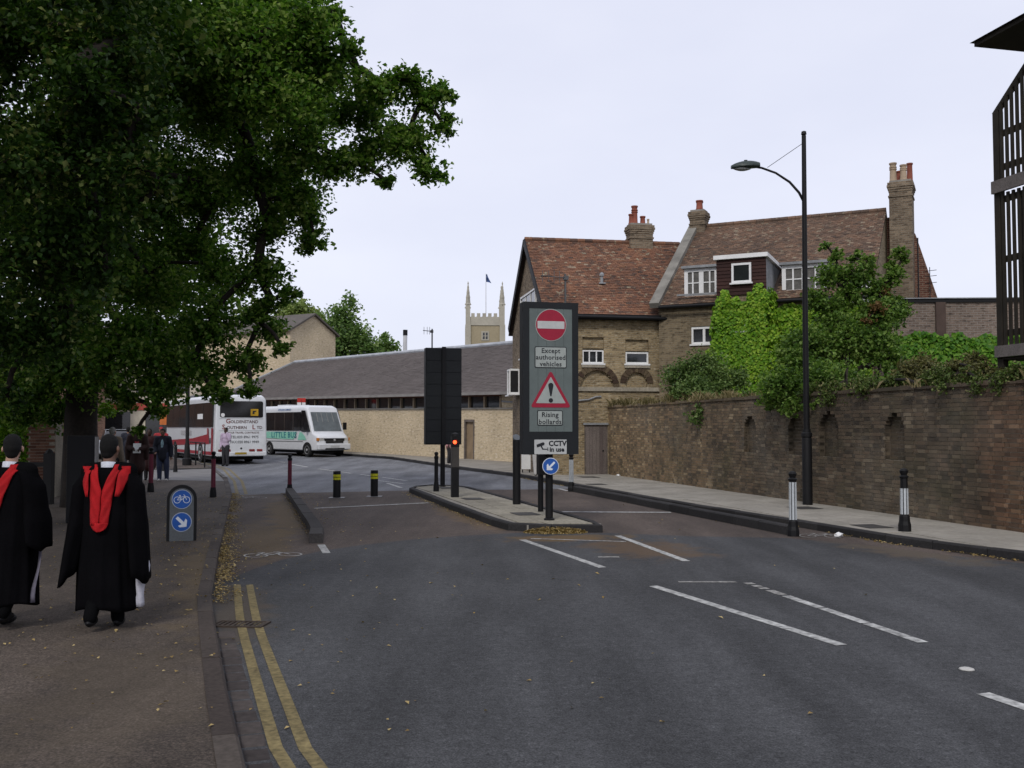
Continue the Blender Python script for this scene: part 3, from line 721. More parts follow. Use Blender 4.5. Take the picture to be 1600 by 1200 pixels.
TILE = [(0.0, (0.085, 0.06, 0.05)), (0.25, (0.15, 0.092, 0.068)), (0.5, (0.23, 0.112, 0.07)), (0.75, (0.29, 0.145, 0.085)), (1.0, (0.36, 0.28, 0.20))]
TILE_B = [(0.0, (0.085, 0.064, 0.052)), (0.35, (0.155, 0.106, 0.078)), (0.7, (0.225, 0.136, 0.09)), (1.0, (0.34, 0.27, 0.195))]
def tiles(name, parent, o, ux, us, L, S, mat, tw=0.17, gauge=0.11, holes=(), lift=0.014, skip=None, sag=0.0):
    """courses of single tiles from eave (o) up the slope us; ux runs along the eave"""
    o, ux, us = Vector(o), Vector(ux).normalized(), Vector(us).normalized(); nn = ux.cross(us)
    if nn.z < 0: nn = -nn
    mb = MB(); rows = int(S / gauge)
    for r in range(rows):
        s0 = r * gauge; x = -tw * (0.5 if r % 2 else 0.0)
        while x < L:
            a, b = max(0, x) + 0.004, min(L, x + tw) - 0.004; x += tw
            if b - a < 0.03: continue
            c, s = (a + b) / 2, s0 + gauge / 2
            if any(h[0] < c < h[1] and h[2] < s < h[3] for h in holes): continue
            if skip and skip(c, s): continue
            j = rng.uniform(-0.006, 0.008); dz = -sag * math.sin(math.pi * c / L) * math.sin(math.pi * s / S)
            P = lambda t, q, h: o + ux * t + us * q + nn * (h + dz)
            lo = lift * 1.6 + j
            v = [P(a, s0, lo), P(b, s0, lo + rng.uniform(-.003, .003)), P(b, s0 + gauge * 1.15, lift * 0.5), P(a, s0 + gauge * 1.15, lift * 0.5), P(a, s0, lo - 0.016), P(b, s0, lo - 0.016)]
            mb.add(v, [(0, 1, 2, 3), (4, 5, 1, 0)], 0, min(1, max(0, rng.gauss(0.5, 0.17))))
    return mb.build(name, mat, parent, kind='stuff')
def chimney(parent, x, y, z0, z1, w, d, mat, pots, capm=None, rot=0.0, name='chimney'):
    c = MB()
    c.box(-w / 2, w / 2, -d / 2, d / 2, z0, z1 - 0.42)
    c.box(-w / 2 - .03, w / 2 + .03, -d / 2 - .03, d / 2 + .03, z1 - 0.62, z1 - 0.56)
    for i, e in enumerate((0.02, 0.045, 0.07)): c.box(-w / 2 - e, w / 2 + e, -d / 2 - e, d / 2 + e, z1 - 0.42 + i * 0.08, z1 - 0.34 + i * 0.08 - 0.001)
    c.box(-w / 2 - .05, w / 2 + .05, -d / 2 - .05, d / 2 + .05, z1 - 0.18, z1 - 0.08)
    st = c.build(name, mat, parent, loc=(x, y, 0), rot=(0, 0, rot))
    fl = MB(); fl.box(-w / 2 + .02, w / 2 - .02, -d / 2 + .02, d / 2 - .02, z1 - 0.079, z1); fl.build('mortar_flaunching', M('flaunching', (0.25, 0.23, 0.2), 0.9), st)
    for (px_, py_, r, h, mt, ribs) in pots:
        p = MB(); prof = [(r * 1.08, 0), (r * 1.08, 0.06), (r * 0.95, 0.08), (r * 0.85, h * 0.8)]
        for k in range(ribs): zz = h * (0.62 + 0.1 * k); prof += [(r * 0.86, zz), (r * 1.02, zz + 0.02), (r * 1.02, zz + 0.05), (r * 0.86, zz + 0.07)]
        if ribs: prof = [q for i, q in enumerate(prof) if i != 3]
        prof += [(r * 0.86, h - 0.07), (r * 1.05, h - 0.05), (r * 1.05, h), (r * 0.7, h), (r * 0.7, h - 0.2)]
        p.lathe(prof, (px_, py_, z1 - 0.02), 14); p.build('chimney_pot', mt, st, True, autosmooth=40)
    return st
m_pot = M('red_terracotta', (0.23, 0.07, 0.045), 0.8, 0.25, 3)
m_potb = M('buff_terracotta', (0.38, 0.29, 0.20), 0.8, 0.25, 3)

# ------------------------------------------------------------------ house A: gable end to the street, roof slope facing the camera
HA = R(10)
ha = thing('brick_house', 'stock brick house with red tiled roof and blind arches behind the no entry sign', 'house', (1.24, 35.0, 0.0), HA)
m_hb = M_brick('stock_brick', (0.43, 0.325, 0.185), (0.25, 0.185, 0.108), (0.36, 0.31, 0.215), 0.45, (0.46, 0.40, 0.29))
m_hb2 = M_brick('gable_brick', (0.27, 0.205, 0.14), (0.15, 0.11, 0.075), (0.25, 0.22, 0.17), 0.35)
LA, DA, ZE, ZR = 6.3, 7.0, 5.9, 9.05
ops = [(1.28, 2.06, 4.03, 4.58), (1.28, 2.06, 4.6, 4.98), (2.86, 3.72, 4.03, 4.5), (2.86, 3.72, 4.52, 4.92), (1.34, 2.2, 0.1, 1.86)]
ops += arch_ops(1.2, 2.4, 3.22, 3.2) + arch_ops(2.88, 3.66, 3.22, 3.35)
wl_ = MB()
wall_open(wl_, 0, LA, -0.1, ZE, ops, 0.0, 0.09)
wl_.quad((LA, 0, 0), (LA, DA, 0), (LA, DA, ZE), (LA, 0, ZE)); wl_.quad((LA, DA, 0), (0, DA, 0), (0, DA, ZE), (LA, DA, ZE))
wl_.build('wall', m_hb, ha)
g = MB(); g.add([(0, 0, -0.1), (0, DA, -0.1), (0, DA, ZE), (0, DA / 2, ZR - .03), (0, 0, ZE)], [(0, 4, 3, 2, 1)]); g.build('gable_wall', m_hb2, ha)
window(ha, 1.67, 4.05, 0.78, 0.47, 0.03, (3, 1), 0.05, bars=0.022)
window(ha, 3.29, 4.05, 0.86, 0.42, 0.03, (1, 1), 0.06)
for xa, xb in ((1.24, 2.1), (2.82, 3.76)):
    s = MB(); s.box(xa, xb, -0.06, -0.001, 3.9, 3.98); s.build('stone_sill', m_stone, ha)
s = MB(); s.box(1.0, 4.25, -0.07, -0.001, 3.06, 3.2); s.build('string_course', m_stone, ha)
for (c, r, zs) in ((1.8, 0.6, 3.2), (3.27, 0.39, 3.35)):
    n = 17 if r > .5 else 13
    for i in range(n):
        a = math.pi * (i + 0.5) / n; mb = MB(); d = Vector((math.cos(a), 0, math.sin(a))); t = Vector((-d.z, 0, d.x))
        w = math.pi * (r + 0.1) / n * 0.42
        v = [(Vector((c, y, zs)) + d * q + t * w * k * (q / (r + .1))) for y in (-0.03, 0.0) for q in (r + 0.005, r + 0.22) for k in (-1, 1)]
        mb.add(v, [(0, 2, 3, 1), (4, 5, 7, 6), (0, 1, 5, 4), (2, 6, 7, 3), (0, 4, 6, 2), (1, 3, 7, 5)]); mb.build('arch_brick', M_tone('arch_brick', [(0, (0.08, 0.05, 0.035)), (1, (0.2, 0.15, 0.09))], True), ha)
m_oldwood = M('weathered_wood', (0.17, 0.14, 0.12), 0.85, 0.3, 4, 50, 0.3)
dr = MB(); dr.box(1.34, 2.2, 0.04, 0.085, 0.1, 1.86); door = dr.build('door', m_oldwood, ha)
for i in range(6):
    mb = MB(); x = 1.40 + i * 0.125; mb.box(x, x + 0.119, 0.015 + rng.uniform(-.004, .004), 0.039, 0.12, 1.80); mb.build('plank', M_tone('door_plank', [(0, (0.15, 0.12, 0.11)), (1, (0.22, 0.185, 0.165))], True), door)
mb = MB(); mb.box(1.3, 2.25, -0.03, 0.05, 1.865, 1.93); mb.build('door_hood', m_lead, door)
mb = MB(); mb.lathe([(0.0, 0), (0.03, 0.0), (0.03, 0.02), (0.0, 0.03)], (0, 0, 0), 10); mb.build('handle', m_black, door, loc=(2.02, 0.014, 0.95), rot=(R(90), 0, 0))
mb = MB(); mb.tube([(1.1, -0.05, 2.72), (1.5, -0.05, 2.76), (1.75, -0.05, 2.86), (1.95, -0.04, 2.87)], 0.03, 6); mb.build('wall_pipe', m_lead, ha)
SL = math.hypot(DA / 2, ZR - ZE); us = Vector((0, DA / 2, ZR - ZE)).normalized()
ov = 0.32
m_tileA = M_tone('clay_tile', TILE, nscale=0.55, nvar=0.32, fine=22, fvar=0.18, shift=0.65, spots=(5.0, 0.62, (0.25, 0.215, 0.15)))
r_ = MB(); e0 = Vector((-0.14, 0, ZE)) - us * ov + Vector((0, 0, 0.02))
for k, (y0, sgn) in enumerate(((0, 1), (DA, -1))):
    u = Vector((0, us.y * sgn, us.z)); e = Vector((0, y0, ZE)) - u * ov; t = Vector((0, DA / 2, ZR))
    dn = Vector((0, -sgn * us.z, us.y)) * 0.06
    v = [Vector((x, p.y, p.z)) + q for x in (-0.14, LA) for p in (e, t) for q in (Vector((0, 0, 0)), -dn)]
    r_.add(v, [(0, 2, 6, 4), (1, 5, 7, 3), (0, 4, 5, 1), (0, 1, 3, 2), (4, 6, 7, 5)])
roofA = r_.build('roof', M('roof_felt', (0.05, 0.035, 0.03), 0.9), ha)
tiles('roof_tiles', roofA, e0, (1, 0, 0), us, LA + 0.14, SL + ov, m_tileA, holes=((5.02, 5.55, 0.95, 1.6),), sag=0.0)
rd = MB()
for i in range(21): rd.tube([(-0.14 + i * 0.3, DA / 2, ZR + 0.03), (-0.14 + i * 0.3 + 0.29, DA / 2, ZR + 0.035)], 0.1, 8, tone=rng.random() * 0.6 + .2)
rd.build('ridge_tiles', m_tileA, roofA, kind='stuff')
for sgn in (1, -1):
    b = MB(); u = Vector((0, us.y * sgn, us.z)); y0 = 0 if sgn > 0 else DA; a = Vector((-0.17, y0, ZE)) - u * (0.4 if sgn > 0 else -0.05); t = Vector((-0.17, DA / 2, ZR + 0.02))
    b.beam(a + Vector((0, 0, -0.08)), t + Vector((0, 0, -0.08)), 0.05, 0.26); b.build('bargeboard', m_black, roofA)
gt = MB(); gt.tube([(-0.2, -0.33, ZE - 0.22), (4.45, -0.33, ZE - 0.25)], 0.06, 8); gt.build('gutter', m_black, roofA); gt = MB(); gt.box(-0.14, 4.45, -0.26, -0.23, ZE - 0.32, ZE - 0.12); gt.build('fascia_board', m_black, roofA)
for (x, pts) in ((4.3, [(4.35, -0.3, 5.45), (4.25, -0.15, 5.2), (4.18, -0.09, 5.0), (4.18, -0.09, 2.5)]), (4.5, [(4.5, -0.1, 5.9), (4.48, -0.1, 4.9), (4.3, -0.1, 4.85), (4.3, -0.1, 2.5)])):
    p = MB(); p.tube(pts, 0.05, 8); p.build('drainpipe', m_black, ha)
vp = MB(); vp.box(-0.12, 0.12, -0.12, 0.1, -0.02, 0.03); vp.tube([(0, 0, 0), (0, 0, 0.3)], 0.055, 10); vp.lathe([(0.09, 0.28), (0.09, 0.36), (0.02, 0.42)], (0, 0, 0), 10)
y = 1.3; vp.build('roof_vent', m_lead, roofA, True, loc=(2.35, y, ZE + y * us.z / us.y + 0.03), autosmooth=30)
y = 0.62; sk = MB(); sk.box(-0.3, 0.3, -0.02, 0.03, 0, 0.06); sk.box(-0.3, -0.25, 0, 0.62, 0, 0.06); sk.box(0.25, 0.3, 0, 0.62, 0, 0.06)
skl = sk.build('skylight', m_white, roofA, loc=(5.05 - .02, y, ZE + y * us.z / us.y + 0.03), rot=(math.atan2(us.z, us.y), 0, 0))
sg = MB(); sg.box(-0.27, 0.27, 0, 0.5, 0, 0.03); sg.build('pane', m_glass, skl, loc=(0, 0.1, 0.06), rot=(R(-14), 0, 0))
sf = MB(); sf.box(-0.3, 0.3, 0, 0.05, 0, 0.045); sf.box(-0.3, -0.26, 0.05, 0.55, 0, 0.045); sf.box(0.26, 0.3, 0.05, 0.55, 0, 0.045); sf.box(-0.26, 0.26, 0.5, 0.55, 0, 0.045); sf.build('sash', M('pale_green_paint', (0.45, 0.5, 0.46), 0.5), skl, loc=(0, 0.08, 0.08), rot=(R(22), 0, 0))
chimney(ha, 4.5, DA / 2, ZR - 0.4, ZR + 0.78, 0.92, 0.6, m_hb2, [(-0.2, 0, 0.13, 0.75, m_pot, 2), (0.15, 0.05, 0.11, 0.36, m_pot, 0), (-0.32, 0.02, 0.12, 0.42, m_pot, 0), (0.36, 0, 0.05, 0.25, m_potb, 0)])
# windows on the gable end: tall white bay and small oriel
for (yy, z, w, h, dd) in ((3.2, 4.5, 3.0, 2.45, 0.1), (5.8, 3.1, 0.75, 1.05, 0.38)):
    fr = window(ha, -dd, z, w, h, yy, (3, 2) if w > 1 else (2, 1), 0.07, 0.08, rot=(0, 0, R(-90)), name='bay_window')
    bx = MB(); bx.box(-w / 2, w / 2, 0.081, dd, 0.001, h - 0.001) if dd > .12 else None
    if dd > .12:
        bx.build('bay_side', m_white, fr)
        window(ha, -dd / 2 - 0.02, z + 0.04, dd + 0.06, h - 0.06, yy - w / 2 - 0.03, (1, 1), 0.06, 0.03, name='bay_window')

# ------------------------------------------------------------------ house B: long roof with dormers, ivy on the front
HBa = math.atan2(-0.44, 0.9)
hb = thing('brick_house', 'ivy clad house with dormers and tall chimneys above the wall on the right', 'house', (5.26, 35.5, 0.0), HBa)
m_hbB = M_brick('dark_stock_brick', (0.31, 0.24, 0.15), (0.19, 0.145, 0.094), (0.28, 0.245, 0.175), 0.35)
LB, DB, ZEB, ZRB = 7.25, 10.0, 6.28, 9.85
usB = Vector((0, DB / 2, ZRB - ZEB)).normalized(); SB = math.hypot(DB / 2, ZRB - ZEB)
w2 = MB(); wall_open(w2, 0, LB, 0, ZEB, [(1.18, 2.08, 4.68, 5.32)], 0.0, 0.1)
w2.quad((LB, DB, 0), (0, DB, 0), (0, DB, ZEB), (LB, DB, ZEB))
w2.add([(0, 0, 0), (0, DB, 0), (0, DB, ZEB), (0, DB / 2, ZRB), (0, 0, ZEB)], [(0, 4, 3, 2, 1)])
w2.add([(LB, 0, 0), (LB, DB, 0), (LB, DB, ZEB), (LB, DB / 2, ZRB), (LB, 0, ZEB)], [(0, 1, 2, 3, 4)])
w2.build('wall', m_hbB, hb)
window(hb, 1.63, 4.7, 0.9, 0.6, 0.02, (2, 1), 0.07, bars=0.045)
r_ = MB()
for y0, sgn in ((0, 1), (DB, -1)):
    u = Vector((0, usB.y * sgn, usB.z)); e = Vector((0, y0, ZEB)) - u * 0.3; t = Vector((0, DB / 2, ZRB)); dn = Vector((0, -sgn * usB.z, usB.y)) * 0.06
    v = [Vector((x, p.y, p.z)) + q for x in (0.0, LB) for p in (e, t) for q in (Vector((0, 0, 0)), -dn)]
    r_.add(v, [(0, 2, 6, 4), (1, 5, 7, 3), (0, 4, 5, 1), (0, 1, 3, 2), (4, 6, 7, 5)])
roofB = r_.build('roof', MATS['roof_felt'], hb)
m_tileB = M_tone('mossy_tile', TILE_B, nscale=0.5, nvar=0.28, fine=22, fvar=0.18, shift=0.55, spots=(5.0, 0.62, (0.23, 0.20, 0.14)))
hol = ((0.85, 2.12, 0.5, 1.8), (2.38, 4.02, -1, 2.2), (4.28, 5.82, 0.5, 1.8))
tiles('roof_tiles', roofB, Vector((0.12, 0, ZEB)) - usB * 0.3, (1, 0, 0), usB, LB - 0.12, SB + 0.3, m_tileB, holes=hol, sag=0.0)
rd = MB()
for i in range(24): rd.tube([(0.05 + i * 0.3, DB / 2, ZRB + 0.02), (0.05 + i * 0.3 + 0.29, DB / 2, ZRB + 0.025)], 0.1, 8, tone=rng.random() * 0.5 + .2)
rd.build('ridge_tiles', m_tileB, roofB, kind='stuff')
cp = MB()
for sgn in (1, -1):
    y0 = 0 if sgn > 0 else DB; u = Vector((0, usB.y * sgn, usB.z)); a = Vector((-0.05, y0, ZEB)) - u * 0.45; t = Vector((-0.05, DB / 2, ZRB))
    cp.beam(a + Vector((0, 0, 0.08)), t + Vector((0, 0, 0.1)), 0.36, 0.2)
cp.build('gable_coping', M('grey_coping', (0.21, 0.2, 0.175), 0.9, 0.3), hb)
gt = MB(); gt.tube([(0.1, -0.32, ZEB - 0.25), (2.3, -0.32, ZEB - 0.25)], 0.06, 8); gt.build('gutter', m_black, roofB); gt = MB(); gt.tube([(4.05, -0.32, ZEB - 0.25), (LB, -0.32, ZEB - 0.27)], 0.06, 8); gt.build('gutter', m_black, roofB)
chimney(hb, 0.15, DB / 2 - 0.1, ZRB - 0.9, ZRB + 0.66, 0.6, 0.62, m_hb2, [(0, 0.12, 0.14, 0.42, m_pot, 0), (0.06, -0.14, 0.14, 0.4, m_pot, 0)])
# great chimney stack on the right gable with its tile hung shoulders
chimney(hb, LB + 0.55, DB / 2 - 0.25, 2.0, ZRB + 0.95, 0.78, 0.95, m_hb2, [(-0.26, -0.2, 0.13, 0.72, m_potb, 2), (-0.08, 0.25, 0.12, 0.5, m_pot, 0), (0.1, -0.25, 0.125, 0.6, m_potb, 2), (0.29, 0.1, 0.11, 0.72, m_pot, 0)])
sh = MB(); sh.plate([(LB - 0.1, 6.2), (LB + 1.78, 6.2), (LB + 0.98, 8.9), (LB + 0.5, 9.6), (LB - 0.1, 9.6)], DB / 2 + 0.05, DB / 2 + 0.35); sh.build('gable_return', M_brick('red_gable_brick', (0.17, 0.075, 0.05), (0.11, 0.05, 0.035), (0.26, 0.2, 0.15), 0.3), hb)
# dormers with white casements
for (xa, xb, z0, z1) in ((0.88, 2.1, 6.38, 7.42), (4.3, 5.78, 6.32, 7.3)):
    w = xb - xa; y0 = 0.22
    d = MB(); d.box(xa + 0.02, xb - 0.02, y0 + 0.09, 2.3, z0, z1); d.box(xa - 0.08, xb + 0.08, y0 - 0.12, 2.4, z1 + 0.001, z1 + 0.09)
    dm = d.build('dormer', m_lead, hb)
    window(dm, (xa + xb) / 2, z0, w, z1 - z0, y0, (4, 2), 0.13, 0.085, sill=True, glass=m_curtain, bars=0.026, name='casement')
fl = MB(); fl.box(0.7, 2.3, -0.12, -0.02, ZEB + 0.14, ZEB + 0.2); fl.build('lead_apron', m_lead, roofB)
# the boarded stair box over the ivy tower
TX0, TX1, TP = 2.38, 4.0, 1.0
tb = MB(); tb.box(TX0, TX1, -TP, 2.6, 6.22, 7.42); box = tb.build('stair_box', m_lead, hb)
tw = MB(); tw.box(TX0 + 0.02, TX1 - 0.02, -TP + 0.03, 0, 0, 6.21); tw.build('stair_tower', m_hbB, hb)
m_board = M_tone('brown_board', [(0.0, (0.040, 0.016, 0.013)), (1.0, (0.062, 0.026, 0.02))], True, 0.7, fine=40)
for i in range(10):
    z = 6.22 + i * 0.12; mb = MB(); zt = z + 0.125
    mb.add([(TX0 - 0.02, -TP - 0.035, z), (TX1 + 0.03, -TP - 0.035, z), (TX1 + 0.03, -TP - 0.012, zt), (TX0 - 0.02, -TP - 0.012, zt), (TX0 - 0.02, -TP - 0.002, z), (TX1 + 0.03, -TP - 0.002, z)], [(0, 1, 2, 3), (4, 5, 1, 0)])
    mb.add([(TX0 - 0.035, -TP, z), (TX0 - 0.012, -TP, zt), (TX0 - 0.012, 1.0, zt), (TX0 - 0.035, 1.0, z)], [(0, 1, 2, 3)])
    if i < 9 or True: mb.build('weatherboard', m_board, box)
window(box, TX0 + 0.83, 6.62, 0.66, 0.66, -TP - 0.07, (1, 1), 0.07, 0.06)
rf = MB(); rf.add([(TX0 - .1, -TP - .12, 7.44), (TX1 + .1, -TP - .12, 7.44), (TX1 + .1, 2.7, 7.3), (TX0 - .1, 2.7, 7.5), (TX0 - .1, -TP - .12, 7.58), (TX1 + .1, -TP - .12, 7.58), (TX1 + .1, 2.7, 7.42), (TX0 - .1, 2.7, 7.62)], [(0, 3, 2, 1), (4, 5, 6, 7), (0, 1, 5, 4), (1, 2, 6, 5), (2, 3, 7, 6), (3, 0, 4, 7)]); rf.build('fascia_roof', m_white, box)
window(hb, TX0 + 0.75, 5.0, 0.42, 0.5, -TP - 0.08, (1, 1), 0.06)
window(hb, LB + 0.05 - 0.35, 5.9, 0.5, 0.95, -0.1, (2, 4), 0.05)

# flat roofed brick range to the right
fb = thing('flat_roofed_building', 'low flat roofed brick range with dark coping right of the tall chimney', 'building', (11.75, 31.4, 0.0), R(-3))
mb = MB(); mb.box(0, 12, 0, 6, 1.0, 5.72); mb.build('wall', M_brick('grey_brown_brick', (0.26, 0.195, 0.155), (0.18, 0.135, 0.11), (0.3, 0.27, 0.235), 0.25), fb)
mb = MB(); mb.box(-0.06, 12.1, -0.06, 6.1, 5.721, 5.83); mb.build('coping', m_black, fb)
mb = MB(); mb.box(-0.1, 12.1, -0.1, 6.1, 5.831, 5.86); mb.build('lead_edge', m_lead, fb)
mb = MB(); mb.box(1.62, 1.92, -0.09, -0.002, 1.0, 5.72); mb.build('pier', M('dark_brick_pier', (0.08, 0.055, 0.045), 0.9), fb)
mast = MB(); mast.tube([(13.55, 33.0, 5.83), (13.55, 33.0, 8.1)], 0.025, 6); tag(mast.build('mast', m_black), 'thin grey mast standing on the flat roof beside the chimney', 'mast')
ae = thing('aerial', 'small spindly aerial on a little stack far behind the flat roof', 'aerial', (15.2, 36.0, 0.0))
mb = MB(); mb.tube([(0, 0, 6.2), (0, 0, 7.6)], 0.015, 5); mb.build('pole', m_black, ae)
mb = MB()
for z in (7.0, 7.25, 7.45): mb.tube([(-0.18, 0, z), (0.25, 0, z + .05)], 0.01, 4)
mb.build('element', m_black, ae)
mb = MB(); mb.box(-0.35, 0.35, -0.2, 0.2, 5.0, 6.2); mb.build('stack', m_pot, ae)

# ------------------------------------------------------------------ timber stair tower at the right edge
tt = thing('timber_stair_tower', 'dark slatted timber stair tower with overhanging roof behind the wall', 'stair tower', (8.55, 17.5, 0.0), WA)
m_tim = M('dark_timber', (0.026, 0.021, 0.014), 0.85, 0.35, 3, 40, 0.25)
m_timp = M('grey_timber', (0.17, 0.15, 0.14), 0.85, 0.3, 3, 40, 0.25)
TL, TD = 3.6, 2.0
for (x, y, h) in ((0.07, 0.06, 7.36), (TL, 0.06, 8.3), (0.07, TD, 7.36), (TL, TD, 8.3), (1.5, 0.06, 8.3), (1.8, TD, 8.3)):
    p = MB(); p.box(x - 0.07, x + 0.07, y - 0.06, y + 0.06, 1.8, h); p.build('post', m_tim, tt, bevel=0.01)
for z0, z1 in ((3.0, 3.2), (5.9, 6.12)):
    b = MB(); b.box(0.0, TL, -0.055, -0.001, z0, z1); b.build('beam', m_timp, tt); b = MB(); b.box(0.001, TL, TD + 0.06, TD + 0.12, z0, z1); b.build('beam', m_timp, tt)
    f = MB(); f.box(0.0, TL, 0.0, TD, z0 - 0.05 if z0 < 4 else z0 + 0.03, z0 - 0.001 if z0 < 4 else z1 - 0.05)
    if z0 < 4: f.build('platform', m_tim, tt)
for z in (3.42, 4.72, 5.78, 6.35, 6.95):
    for y in (0.06, TD):
        b = MB(); b.beam((0.1, y, z), (TL, y, z), 0.05, 0.11); b.build('rail', m_tim, tt)
slope = 0.78
b = MB(); b.beam((0.0, 0.06, 7.33), (1.25, 0.06, 7.33 + 1.25 * slope), 0.08, 0.09); b.build('handrail', m_tim, tt)
for k in range(26):
    x = 0.2 + k * 0.13
    for y, stepk in ((0.02, 1), (TD, 2)):
        if k % stepk: continue
        s = MB(); s.box(x - 0.028, x + 0.028, y - 0.018, y + 0.018, 3.201, 5.88); s.build('slat', m_tim, tt)
        s = MB(); s.box(x - 0.028, x + 0.028, y - 0.018, y + 0.018, 6.125, min(8.25, 7.34 + x * slope)); s.build('slat', m_tim, tt)
for i in range(7):
    s = MB(); s.box(0.1 + i * 0.0, 0.14, 0.2 + i * 0.27, 0.25 + i * 0.27, 3.2, 5.88)
    if i in (1, 4): s.build('slat', m_tim, tt)
rf = MB(); rf.box(0.03, TL + 0.8, -0.36, TD + 0.6, 8.52, 8.6); rf.add([(-0.02, -0.42, 8.6), (TL + .85, -0.42, 8.6), (TL + .85, TD + .65, 8.6), (-0.02, TD + .65, 8.6), (1.6, .9, 9.0), (2.4, .9, 9.0)], [(0, 1, 5, 4), (1, 2, 5), (2, 3, 4, 5), (3, 0, 4), (0, 3, 2, 1)]); rf.build('roof', m_tim, tt)

# ------------------------------------------------------------------ long low range, taller block, church tower
LW = math.atan2(-0.788, 0.616)      # local x from the far end towards the camera
la = thing('low_building', 'long single storey cream brick building with grey roof and clerestory strip', 'building', (0.3, 46.2, 0.0), LW)
m_cream = M_brick('cream_brick', (0.68, 0.55, 0.37), (0.58, 0.465, 0.305), (0.62, 0.53, 0.385), 0.16, (0.74, 0.68, 0.56), 0.66)
LL = 36.0
la.rotation_euler = (0, R(0.7), LW)
mb = MB(); wall_open(mb, -LL, 2.2, 0.0, 2.62, [(-4.3, -3.55, 0.1, 2.02)], 0.0, 0.14); mb.build('wall', m_cream, la)
mb = MB(); mb.box(-4.27, -3.58, 0.09, 0.13, 0.12, 2.0); dd = mb.build('door', M('tan_door', (0.25, 0.18, 0.11), 0.8), la)
mb = MB(); mb.box(-4.36, -4.27, -0.02, 0.09, 0.1, 2.12); mb.box(-3.58, -3.5, -0.02, 0.09, 0.1, 2.12); mb.box(-4.27, -3.58, -0.02, 0.09, 2.0, 2.12); mb.build('door_frame', m_oldwood, la)
mb = MB(); mb.box(-LL, 2.2, -0.06, 0.3, 2.621, 2.70); mb.build('sill', M('grey_sill', (0.22, 0.205, 0.18), 0.8), la)
mb = MB(); mb.box(-LL, -1.4, 0.12, 0.2, 2.70, 3.3); mb.build('clerestory_glass', m_glass, la)
mw = M('pale_mullion', (0.30, 0.235, 0.16), 0.7); ml = MB(); ml.box(-0.05, 0.05, 0.0, 0.118, 2.702, 3.25); first = None
for i in range(27):
    x = -1.45 - i * 1.28
    if first is None: first = ml.build('mullion', mw, la, loc=(x, 0, 0))
    else:
        o = first.copy(); col.objects.link(o); o.location = (x, 0, 0)
mb = MB(); mb.box(-LL, -1.4, -0.02, 0.11, 3.251, 3.42); mb.build('red_lintel', M('red_brown_board', (0.14, 0.055, 0.035), 0.8), la)
mb = MB(); wall_open(mb, -1.4, 2.2, 2.7, 3.45, [], 0.05); mb.build('wall_end', m_cream, la)
RB = 6.0
rise0 = 3.0; usL = Vector((0, RB + 0.5, rise0)).normalized(); SLL = math.hypot(RB + 0.5, rise0)
mb = MB(); mb.add([(-LL, -0.5, 3.38), (0.6, -0.5, 3.38), (0.6 + 3, RB, 6.38), (-LL, RB, 6.38), (-LL, 2 * RB + .5, 3.42), (3, 2 * RB + .5, 3.42)], [(0, 1, 2, 3), (3, 2, 5, 4)])
mb.add([(-LL, -0.5, 3.38), (-LL, RB, 6.38), (-LL, 2 * RB + .5, 3.42), (-LL, 2 * RB, 0), (-LL, 0, 0)], [(0, 1, 2, 3, 4)])
rl = mb.build('roof', M('slate_grey', (0.10, 0.09, 0.088), 0.75, 0.15, 0.4, 8, 0.1), la)
m_slate = M_tone('grey_brown_slate', [(0.0, (0.088, 0.074, 0.068)), (1.0, (0.130, 0.111, 0.103))], nscale=0.25, nvar=0.18, fine=9, fvar=0.05, bmp=0, shift=0.4)
tiles('slates', rl, (-LL, -0.52, 3.43), (1, 0, 0), usL, LL + 3.6, SLL - 0.02, m_slate, 0.3, 0.2, lift=0.012, skip=lambda c, s: c > LL + 0.6 + 3.0 * s / SLL)
mb = MB(); mb.box(-LL, 0.6, -0.62, -0.5, 3.3, 3.44); mb.build('fascia', M('grey_gutter', (0.24, 0.225, 0.21), 0.6), la)
mb = MB(); mb.tube([(-LL, RB, 6.47), (3.5, RB, 6.47)], 0.13, 8); mb.build('ridge_capping', M('pale_lead', (0.40, 0.42, 0.45), 0.55, 0.2), la)
mb = MB(); mb.beam((-LL - 0.02, -0.55, 3.46), (-LL - 0.02, RB, 6.5), 0.4, 0.1); mb.build('verge_flashing', m_lead, la)
mb = MB(); mb.tube([(-1.2, -0.07, 3.0), (0.6, -0.07, 2.9), (1.6, -0.07, 2.86)], 0.05, 6); mb.build('wall_pipe', m_lead, la)
fl = MB(); fl.tube([(-24.5, 9.0, 5.0), (-24.5, 9.0, 8.05)], 0.15, 14, 0); fl.tube([(-24.5, 9.0, 8.05), (-24.5, 9.0, 8.45)], 0.165, 14, 1)
fl.build('metal_flue', [M('bright_steel', (0.62, 0.62, 0.62), 0.35, 0.1, metal=0.4), m_black], la)
tb_ = thing('tall_brick_block', 'taller cream brick gabled block rising behind the far end of the grey roof', 'building', (-17.9, 80.0, 0.5), math.atan2(0.866, 0.5))
TBL, TBW, TE, TA = 5.6, 10.0, 9.15, 10.6
mb = MB(); mb.quad((0, 0, -1), (TBL, 0, -1), (TBL, 0, TE), (0, 0, TE)); mb.add([(0, 0, TE), (TBL, 0, TE), (TBL / 2, 0, TA)], [(0, 1, 2)])
mb.quad((0, TBW, -1), (0, 0, -1), (0, 0, TE), (0, TBW, TE)); mb.quad((TBL, 0, -1), (TBL, TBW, -1), (TBL, TBW, TE), (TBL, 0, TE)); mb.build('wall', m_cream, tb_)
mb = MB()
